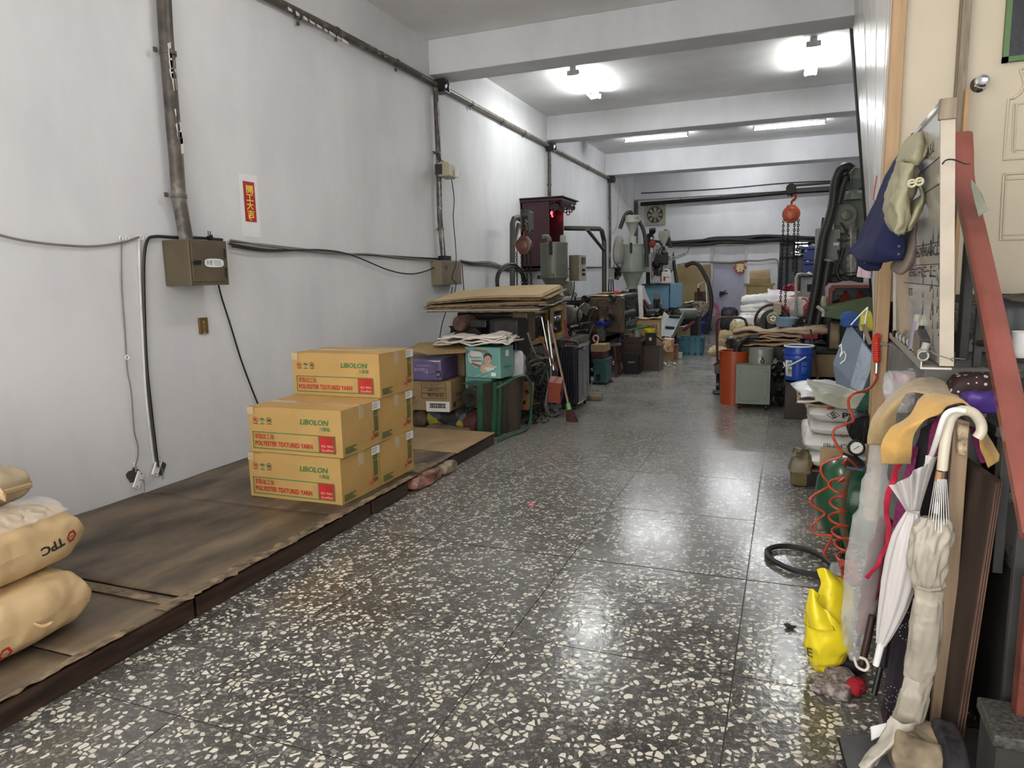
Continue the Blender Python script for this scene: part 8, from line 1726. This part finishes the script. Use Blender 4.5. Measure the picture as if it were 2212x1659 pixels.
part('board',MB().hexa([b0_,b1_,b1_+bb,b0_+bb],[t0_,t1_,t1_+bb+Vector((0,0,.02)),t0_+bb+Vector((0,0,.02))]),M_ply,t)
for k in range(3):f=.12+.34*k;part('ply_layer',MB().hexa([b0_.lerp(b1_,f)+Vector((0,-.003,0)),b0_.lerp(b1_,f+.14)+Vector((0,-.003,0)),b0_.lerp(b1_,f+.14),b0_.lerp(b1_,f)],[t0_.lerp(t1_,f)+Vector((0,-.003,0)),t0_.lerp(t1_,f+.14)+Vector((0,-.003,0)),t0_.lerp(t1_,f+.14),t0_.lerp(t1_,f)]),M_plye,t)
# ---- umbrellas
U=lambda u,v,y=2.38:at(u,v,y=y)
M_uw=mat('white_umbrella_film',(.53,.495,.475),rough=.3,var=.06,stretch=(8,8,.6),sheen=.2,trans=.0);M_ub=mat('cream_umbrella_film',(.38,.335,.27),rough=.3,var=.15,dirt=.2,dirtcol=(.3,.24,.17),crumple=.5,cscale=13);M_ivory=mat('ivory_plastic',(.62,.56,.44),rough=.25,var=.04);M_wpl=mat('white_plastic',(.78,.76,.72),rough=.3)
def fold(tf,n=9,a=.13,ph=0):return lambda t_,ang:1+a*math.sin(n*ang+ph)*tf(t_)
def pxr(w,y=2.38):return w/2*(at(2001,1200,y=y).x-at(2000,1200,y=y).x)
t=T('umbrella','white translucent umbrella tied shut, tip pointing down','umbrella',U(1900,1435))
body=[(1972,1105,26),(1968,1125,44),(1960,1160,66),(1950,1210,76),(1940,1260,74),(1928,1310,62),(1916,1350,46),(1905,1385,26),(1902,1392,20)]
C=curve([U(u,v)for u,v,w in body],5);Rr=[pxr(body[min(int(i/5),len(body)-2)][2]*(1-(i/5%1))+body[min(int(i/5)+1,len(body)-1)][2]*(i/5%1))for i in range(len(C))]
part('canopy',MB().tube(C,Rr,54,prof=fold(lambda q:1,9,.10),sy=.75),M_uw,t,smooth=True,autos=80)
part('tie_band',MB().tube([U(1962,1100),U(1985,1108)],pxr(13),10),M_uw,t,smooth=True)
part('flared_canopy',MB().grid(lambda u,v:U(1972+(u-.5)*(30+75*v**1.1)+4*math.sin(u*19)*v,1104-105*v+(22*math.sin(u*3.4+.4))*v+40*v*max(0,.5-u)*2,2.36-.05*math.sin(u*PI)*(1+v)+.02*math.sin(u*26)*v),60,16),M_uw,t,smooth=True,solid=.0012,autos=90)
part('tip',MB().cyl(U(1904,1388),U(1892,1437),pxr(19),pxr(16)),M_wpl,t,smooth=True)
part('rib_collar',MB().tube([U(2003,1008),U(2012,985)],pxr(16),10),M_wpl,t,smooth=True)
for k in range(4):part('rib_end',MB().cyl(U(2000+5*k,1000),U(2002+5*k,984),pxr(5),n=8),M_wpl,t)
part('handle',MB().tube(curve([U(2012,985),U(2025,945,2.33),U(2040,900,2.30),U(2060,886,2.30),U(2085,888,2.30)],6),pxr(13),14),M_wpl,t,smooth=True)
t=T('umbrella','cream umbrella in a long grimy sleeve hooked over the timber plank','umbrella',U(1960,1560,2.3))
hk=[U(2035,1015,2.34),U(2040,970,2.34),U(2046,930,2.34),U(2056,900,2.34),U(2078,887,2.35),U(2102,892,2.36),U(2118,912,2.37),U(2120,932,2.37),U(2111,946,2.37)]
C=curve(hk,8);part('handle',MB().tube(C,pxr(24),18),M_ivory,t,smooth=True)
part('ferrule',MB().cyl(U(2030,1018,2.34),U(2026,1040,2.34),pxr(16)),M_bstick,t,smooth=True)
for k in range(9):u0=2016+5*k;part('rib',MB().cyl(U(2020+3*k,1035,2.34-.012*math.sin(k*.39)),U(2000+6.5*k,1150,2.34-.03*math.sin(k*.39)),.0016,n=6),M_steel,t)
part('shaft',MB().cyl(U(2028,1030,2.36),U(2018,1160,2.36),pxr(8)),M_frame,t,smooth=True);part('runner',MB().cyl(U(2025,1085,2.35),U(2022,1108,2.35),pxr(13)),M_wpl,t,smooth=True)
part('bunched_canopy',MB().tube(curve([U(2018,1118,2.34),U(2016,1145,2.34),U(2008,1185,2.33),U(2004,1225,2.33),U(2005,1260,2.33),U(2006,1275,2.33)],6),[pxr(w)for w in(50,56,62,68,74,80,84,84,84,82,80,80,80,80,80,80,79,78,76,74,72,70,68,66,64,64,63,62,61,60,60)][:31],60,prof=lambda q,a:1+.11*math.sin(7*a+9*q)+.07*math.sin(13*a-14*q)+.03*math.sin(3*a+24*q),sy=.6),M_ub,t,smooth=True,autos=80)
sl=[(2006,1272,60),(2004,1300,66),(2000,1350,70),(1994,1410,68),(1986,1450,64),(1982,1470,60),(1975,1500,66),(1966,1540,66),(1955,1570,58)]
C=curve([U(u,v,2.31 if v<1500 else 2.29)for u,v,w in sl],6);part('sleeve',MB().tube(C,[pxr(sl[min(int(i/6),7)][2])for i in range(len(C))],40,prof=lambda q,a:1+.06*math.sin(5*a+10*q)+.03*math.sin(11*a-24*q)+.02*math.sin(2*a+30*q),sy=.6),M_ub,t,smooth=True,autos=80)
part('rubber_band',MB().tube([U(1980,1268,2.29),U(2006,1276,2.28),U(2032,1272,2.29)],.004,6),M_ub,t)
drape('plastic_tail',[[U(1925,1540,2.25),U(1950,1565,2.22),U(1985,1560,2.25)],[U(1900,1590,2.22),U(1930,1600,2.18),U(1965,1590,2.24)],[U(1858,1640,2.16),U(1895,1640,2.14),U(1925,1625,2.2)],[U(1840,1675,2.12),U(1870,1680,2.12),U(1895,1660,2.16)]],mat('cloudy_sleeve',(.55,.50,.42),rough=.2,crumple=.5,alpha=.85),t,nu=18,nv=26,amp=.010,sc=14,solid=.001)
drape('paper_corner',[[U(1880,1570,2.3),U(1925,1560,2.3)],[U(1882,1600,2.28),U(1900,1590,2.27)]],M_white,t,nu=6,nv=6,amp=.002)
# clear film bag around a red umbrella
t=T('umbrella','maroon umbrella inside a long clear plastic bag','umbrella',U(1860,1420,2.6));V_=lambda u,v,y=2.66:at(u,v,y=y)
mr_=[(1915,1120,30),(1900,1180,44),(1890,1240,48),(1880,1290,40),(1868,1330,26),(1860,1370,16)]
C=curve([V_(u,v)for u,v,w in mr_],5);part('canopy',MB().tube(C,[pxr(mr_[min(int(i/5),5)][2],2.66)for i in range(len(C))],40,prof=fold(lambda q:1,7,.14),sy=.7),mat('maroon_nylon',(.17,.03,.045),rough=.45,var=.3,crumple=.3),t,smooth=True)
part('tip',MB().cyl(V_(1860,1365),V_(1852,1395),.006),M_dark,t)
fl_=[(1900,960,44),(1892,1040,60),(1882,1120,84),(1872,1200,92),(1862,1280,88),(1852,1350,76),(1848,1400,46),(1856,1425,18)]
C=curve([V_(u,v)for u,v,w in fl_],5);part('clear_sleeve',MB().tube(C,[pxr(fl_[min(int(i/5),7)][2],2.66)for i in range(len(C))],30,prof=lambda q,a:1+.07*math.sin(4*a+6*q)+.04*math.sin(9*a-15*q),sy=.5),mat('clear_film',(.75,.75,.72),rough=.12,alpha=.32,crumple=.6,cscale=10),t,smooth=True,autos=80)
drape('red_net',[[V_(1955,970,2.5),V_(1965,968,2.5)],[V_(1925,1030,2.52),V_(1938,1034,2.52)],[V_(1908,1090,2.54),V_(1920,1095,2.54)],[V_(1914,1150,2.54),V_(1926,1152,2.54)],[V_(1900,1200,2.55),V_(1908,1206,2.55)],[V_(1870,1248,2.56),V_(1878,1252,2.56)]],mat('hot_red_net',(.5,.02,.05),rough=.4),None,nu=6,nv=40,amp=.006,sc=20,label='crinkled red ribbon running down over the clear bag',cat='ribbon')
# black umbrellas / folded dark cloths behind
M_blk=mat('black_cloth',(.018,.012,.018),rough=.85,var=.3)
drape('black_cloth',[[V_(1990,930,2.52),V_(2025,905,2.48),V_(2045,890,2.46),V_(2075,885,2.46)],[V_(1975,985,2.5),V_(2000,985,2.46),V_(2015,985,2.46),V_(2030,985,2.48)],[V_(1958,1060,2.52),V_(1985,1060,2.48),V_(2000,1060,2.48),V_(2015,1060,2.5)],[V_(1945,1130,2.54),V_(1965,1140,2.5),V_(1985,1140,2.5),V_(2010,1130,2.52)]],M_blk,None,nu=22,nv=26,amp=.008,label='black cloth draped between the magenta cloth and the hook handles',cat='cloth')
M_mag=mat('magenta_mesh',(.20,.018,.09),rough=.8,var=.3,scale=90,bump=.4,bscale=300)
drape('magenta_cloth',[[V_(1975,965,2.5),V_(1985,968,2.48)],[V_(1955,1020,2.48),V_(1972,1024,2.46)],[V_(1940,1080,2.48),V_(1960,1085,2.46)],[V_(1930,1138,2.5),V_(1952,1142,2.47)]],M_mag,None,nu=8,nv=26,amp=.003,label='magenta mesh cloth strip hanging left of the black cloth',cat='cloth')
drape('magenta_cloth',[[V_(2020,905,2.45),V_(2045,892,2.43),V_(2078,890,2.42)],[V_(2010,935,2.44),V_(2026,935,2.42),V_(2040,935,2.42)],[V_(2005,985,2.44),V_(2018,985,2.42),V_(2028,985,2.42)]],M_mag,None,nu=10,nv=16,amp=.003,label='magenta mesh cloth showing beneath the ivory hook handle',cat='cloth')
drape('magenta_cloth',[[V_(2095,920,2.5),V_(2110,925,2.5)],[V_(2105,965,2.48),V_(2118,960,2.48)],[V_(2118,1000,2.48),V_(2130,1000,2.48)]],M_mag,None,nu=6,nv=12,amp=.003,label='magenta mesh cloth end right of the timber plank',cat='cloth')
t=T('umbrella','black umbrella with dotted trim leaning behind the cream sleeve','umbrella',V_(1950,1560,2.45));C=curve([V_(1990,1150,2.55),V_(1975,1300,2.5),V_(1955,1420,2.46),V_(1930,1540,2.42)],8);part('canopy',MB().tube(C,[.03+.012*math.sin(PI*i/24)for i in range(len(C))],36,prof=fold(lambda q:1,6,.15)),M_blk,t,smooth=True)
mb=MB()
for(u,v)in((1955,1338),(1957,1365),(1925,1500),(1928,1520)):
 for k in range(12):a=2*PI*k/12;mb.sphere(V_(u+14*math.cos(a),v+17*math.sin(a),2.37),.0018,6)
part('dotted_print',mb,M_gr3,t,kind='stuff')
t=T('umbrella','black slim umbrella standing behind the white umbrella tip','umbrella',V_(1890,1500,2.5));part('canopy',MB().tube([V_(1925,1250,2.55),V_(1905,1440,2.5)],[.028,.014],30,prof=fold(lambda q:1,6,.15)),M_blk,t,smooth=True);part('tip',MB().cyl(V_(1902,1440,2.5),V_(1888,1500,2.48),.010),M_black,t,smooth=True);part('wood_shaft',MB().cyl(V_(1885,1330,2.6),V_(1862,1435,2.58),.013),M_brn,t,smooth=True)
for k,(u0,v0,u1,v1,lab)in enumerate(((1925,1480,1908,1590,'thin dark reddish slat standing behind the white umbrella tip'),(1935,1430,1918,1585,'second dark slat beside the dotted umbrella'))):part('thin_slat',MB().hexa([V_(u1,v1,2.42)+Vector((a,b,0))for a,b in((0,0),(.012,0),(.012,.1),(0,.1))],[V_(u0,v0,2.45)+Vector((a,b,0))for a,b in((0,0),(.012,0),(.012,.1),(0,.1))]),M_brn if k==0 else M_pside,None,label=lab,cat='slat')
# mustard towels
M_tw=mat('mustard_towel',(.56,.33,.09),rough=.95,var=.12,scale=12,bump=.5,bscale=220,sheen=.3);M_tw2=mat('drab_mustard_towel',(.42,.30,.14),rough=.95,var=.15,scale=12,bump=.5,bscale=220,sheen=.3)
Wt=lambda u,v,y:at(u,v,y=y)
drape('towel',[[Wt(1876,958,2.62),Wt(1905,960,2.60),Wt(1938,955,2.58)],
    [Wt(1880,915,2.60),Wt(1908,905,2.55),Wt(1935,895,2.56)],
    [Wt(1905,872,2.62),Wt(1935,860,2.55),Wt(1958,850,2.52)],
    [Wt(1958,828,2.75),Wt(1985,838,2.60),Wt(2000,850,2.50)],
    [Wt(1995,815,2.75),Wt(2030,838,2.62),Wt(2045,865,2.48)],
    [Wt(2035,822,2.72),Wt(2070,850,2.60),Wt(2080,880,2.46)],
    [Wt(2085,868,2.64),Wt(2098,880,2.56),Wt(2105,905,2.46)],
    [Wt(2118,893,2.60),Wt(2116,905,2.54),Wt(2113,930,2.47)]],M_tw2,None,nu=26,nv=60,amp=.006,sc=9,solid=.005,label='drab mustard towel draped uppermost over the umbrella bundle',cat='towel')
drape('towel',[[Wt(1905,1003,2.46),Wt(1935,1003,2.44),Wt(1966,1002,2.46)],
    [Wt(1904,965,2.44),Wt(1935,965,2.41),Wt(1968,965,2.42)],
    [Wt(1922,928,2.44),Wt(1950,930,2.39),Wt(1978,930,2.40)],
    [Wt(1968,898,2.44),Wt(1985,905,2.40),Wt(2005,903,2.38)],
    [Wt(1985,865,2.48),Wt(2010,880,2.42),Wt(2030,895,2.38)],
    [Wt(2010,850,2.52),Wt(2035,862,2.46),Wt(2048,878,2.40)],
    [Wt(2055,858,2.52),Wt(2070,862,2.46),Wt(2085,872,2.42)],
    [Wt(2110,895,2.50),Wt(2115,905,2.44),Wt(2112,920,2.42)],
    [Wt(2138,950,2.48),Wt(2130,960,2.43),Wt(2122,970,2.42)],
    [Wt(2162,990,2.48),Wt(2150,1000,2.44),Wt(2136,1010,2.44)]],M_tw,None,nu=24,nv=70,amp=.006,sc=10,solid=.005,seed=4,label='bright mustard towel lying over the magenta cloth',cat='towel')
# yellow bag
M_yb=mat('yellow_film_bag',(.78,.62,.02),rough=.3,var=.06,crumple=.45,cscale=8)
t=T('yellow_bag','bright yellow plastic carrier bag standing on the floor','bag',at(1795,1455,y=2.72));Yb=lambda u,v,y=2.72:at(u,v,y=y)
rows=[(1795,1462,3),(1788,1452,30),(1785,1430,76),(1789,1400,100),(1790,1370,104),(1788,1345,98),(1786,1325,88)]
def yfn(u,v):
 f=v*(len(rows)-1);k=min(int(f),len(rows)-2);q=f-k;a=[rows[k][i]*(1-q)+rows[k+1][i]*q for i in range(3)]
 an=2*PI*u;w=a[2]/2;bulge=.16*math.sin(an*3+4*v)*.3
 p=Yb(a[0]+w*math.cos(an)*(1+bulge*.5),a[1]+(14*math.cos(an*2+1)+8*math.cos(an+2))*v+5*math.sin(5*an)*v,2.72+.085*math.sin(an)*(a[2]/100))
 return p+noise.noise_vector(p*18)*.012+noise.noise_vector(p*45)*.004
part('bag_body',MB().grid(yfn,48,30,closeu=True),M_yb,t,smooth=True,solid=.0012,autos=80)
drape('handle_ear',[[Yb(1752,1345,2.70),Yb(1790,1355,2.64),Yb(1842,1345,2.72)],[Yb(1762,1300,2.74),Yb(1795,1305,2.70),Yb(1845,1300,2.76)],[Yb(1775,1262,2.76),Yb(1795,1262,2.74),Yb(1842,1272,2.78)],[Yb(1768,1232,2.78),Yb(1786,1226,2.76),Yb(1800,1240,2.80),Yb(1818,1246,2.78)][::1][:3]],M_yb,t,nu=20,nv=24,amp=.012,sc=14,solid=.001)
drape('handle_ear',[[Yb(1738,1350,2.68),Yb(1765,1362,2.61),Yb(1805,1362,2.63)],[Yb(1741,1318,2.68),Yb(1762,1326,2.62),Yb(1790,1325,2.65)],[Yb(1744,1282,2.67),Yb(1755,1284,2.65),Yb(1768,1300,2.66)],[Yb(1742,1274,2.67),Yb(1754,1272,2.65),Yb(1768,1286,2.67)]],M_yb,t,nu=12,nv=14,amp=.006,sc=14,solid=.001)
text('lettering','E',Yb(1742,1415,2.66),(1,-.3,-.12),(-.1,0,1),.035,M_ink,t);
# gloves and rags on the floor
M_gl=mat('speckled_grey_glove',(.27,.22,.20),rough=.9,var=.5,scale=60,crumple=.4)
for lab,u,v,s,rz,sd in(('speckled grey work glove under the yellow bag',1815,1478,(.13,.085,.045),.3,2),('speckled grey work glove nearer the camera',1810,1502,(.12,.075,.04),-.35,4)):
 c=at(u,v,z=.0);t=T('work_glove',lab,'glove',c);part('palm',crate_sack((c.x,c.y,0.001),s[0]*.7,s[1],s[2],seed=sd,amp=.008,rz=rz,pinch=.5),M_gl,t,smooth=True,autos=80)
 for k in range(4):d2=Euler((0,0,rz)).to_matrix()@Vector((-1,(k-1.5)*.12,0));b_=c+(Euler((0,0,rz)).to_matrix()@Vector((-s[0]*.25,(k-1.5)*.019,.014)));part('finger',MB().tube([b_,b_+d2*.03,b_+d2*.055],[.011,.010,.007],8),M_gl,t,smooth=True)
c=at(1848,1502,z=.0);part('red_rag',MB().sphere((c.x,c.y,.034),.032,24,(1,.9,1)).jitter(.011,55,3),mat('deep_red_knit',(.30,.008,.02),rough=.9),None,smooth=True,autos=80,label='crumpled deep red knit beside the grey gloves',cat='rag')
c=at(1838,1440,y=2.75);t=T('black_cloth_knot','black cloth knot with a bit of red beside the yellow bag','cloth',c);part('knot',crate_sack((c.x,c.y,c.z-.02),.09,.06,.05,seed=8,amp=.012),M_blk,t,smooth=True,autos=80);part('tail',MB().tube(curve([c,c+Vector((.01,-.02,-.04)),c+Vector((.01,-.03,-.09))],4),.014,8),M_blk,t,smooth=True);part('red_edge',MB().sphere(c+Vector((-.045,-.01,-.005)),.014,10),MATS['deep_red_knit'],t,smooth=True)
cable('cord','pale cord ring around the brown umbrella shaft',[at(u,v,y=2.5)for u,v in((1845,1420),(1852,1440),(1868,1448),(1876,1440),(1870,1425),(1856,1420))],.005,M_wov)
part('grey_clear_film',crate_sack(at(1815,1250,z=0)+Vector((0,0,.001)),.10,.06,.09,seed=21,amp=.02),MATS['crinkly_clear'],None,smooth=True,autos=80,label='crinkled clear film lump above the yellow bag',cat='film')
c=at(1835,1640,z=.0);t=T('folded_sheet','dark grey folded sheet on the floor in the bottom corner','sheet',c);part('side_leaf',MB().hexa([at(1815,1600,z=.002),at(1850,1668,z=.002),at(1858,1668,z=.002),at(1822,1600,z=.002)],[at(1808,1592,z=.05),at(1832,1690,z=.05),at(1838,1690,z=.05),at(1812,1592,z=.05)]),M_dark,t);part('top_leaf',MB().hexa([at(1812,1592,z=.045),at(1838,1690,z=.045),at(1960,1690,z=.02),at(1890,1585,z=.02)],[at(1812,1592,z=.049),at(1838,1690,z=.049),at(1960,1690,z=.024),at(1890,1585,z=.024)]),mat('grey_sheet',(.09,.09,.095),rough=.6,dirt=.3),t)
for lab,u0,u1,v0,v1,y,m,sd in(('cream stained rag bunched at the foot of the planks',1925,2040,1600,1690,2.18,mat('stained_cream_rag',(.33,.26,.17),rough=.9,var=.4,scale=10,crumple=.6),6),('black and cream stained glove heap right of the cream rag',2030,2088,1612,1690,2.17,mat('black_stained_rag',(.06,.05,.055),rough=.9,var=.6,scale=10,crumple=.6),8)):
 a,b,c_,e_=rectY(y,u0,v0,u1,v1);part('stained_rag',crate_sack(((a+b)/2,y+.05,0.002),b-a,.16,max(.05,e_),seed=sd,amp=.018,pinch=.4),m,None,smooth=True,autos=80,label=lab,cat='rag')
# tiny floor litter
c=at(1148,1092,z=0);part('pink_scrap',crate_sack((c.x,c.y,.001),.035,.022,.010,seed=3,amp=.003),mat('pink_scrap',(.7,.12,.25),rough=.4),None,smooth=True,label='tiny pink paper scrap on the terrazzo floor',cat='litter')
c=at(1707,1357,z=0);part('dead_leaf',MB().sphere((c.x,c.y,.009),.02,20,(1.3,.8,.35)).jitter(.012,90,3),mat('dead_leaf',(.04,.03,.025),rough=.9),None,smooth=True,label='small dark dried leaf on the floor left of the yellow bag',cat='leaf')
# ---- dark clutter that fills the machine rows
J_=[M_dark,M_greasy,M_black,M_dark,M_rust]
litter_bits('machine_fittings','oily valves and pipes crowding the second machine side',(-2.74,10.8,.55),(-2.62,12.2,1.25),70,J_+[M_steel],.02,.07,41,'fittings')
litter_bits('machine_fittings','oily parts heaped under the second machine',(-3.0,10.1,.02),(-2.75,10.5,.6),60,J_,.02,.08,42,'fittings')
litter_bits('machine_fittings','dark valves and hoses around the sky blue cabinet',(-2.9,13.9,.3),(-1.9,14.5,.85),90,J_+[M_gr],.02,.09,43,'fittings')
litter_bits('machine_fittings','oily pipework above the first machine bed',(-3.5,7.9,zt1+.02),(-2.75,9.0,zt1+.45),80,J_+[M_greasy],.02,.08,44,'fittings')
litter_bits('machine_fittings','dark motor parts under the cardboard pile',(-3.7,6.7,zt1+.0),(-2.75,7.5,zt1+.22),50,J_,.03,.1,45,'fittings')
litter_bits('floor_scraps','pale paper scraps and dust beside the brown cabinet foot',(-1.95,11.6,.003),(-1.75,12.2,.04),26,[M_kraft2,M_white,M_gr3],.015,.04,46)
litter_bits('machine_fittings','dark linkages behind the kraft sacks near the grinder',(.1,9.1,.65),(.9,9.6,.95),80,J_+[M_gr3,M_greasy],.02,.08,47,'fittings')
litter_bits('machine_fittings','grease-dark parts around the mixer base',(.45,9.0,.9),(1.1,9.4,1.25),50,J_+[M_gr],.02,.09,48,'fittings')
litter_bits('floor_debris','black oily dirt and chips along the first machine foot',(-2.6,6.7,.002),(-2.3,7.6,.02),60,[M_dark,M_black,M_greasy],.008,.03,49)
for k,(pts,r)in enumerate(((((1262,655),(1250,668),(1248,690),(1256,712)),.014),(((1335,650),(1352,660),(1362,682),(1352,706)),.014),(((1386,650),(1392,668),(1400,690),(1420,700)),.022),(((1282,700),(1275,720),(1268,745),(1275,765)),.012))):
 cable('hose',('greasy hose looping left of the second machine plate','greasy hose on the finned side of the second machine','greasy hose beside the dirty white plank','thin hose trailing behind the teal toolbox')[k],[at(u,v,x=-2.66)for u,v in pts],r,M_rubber)
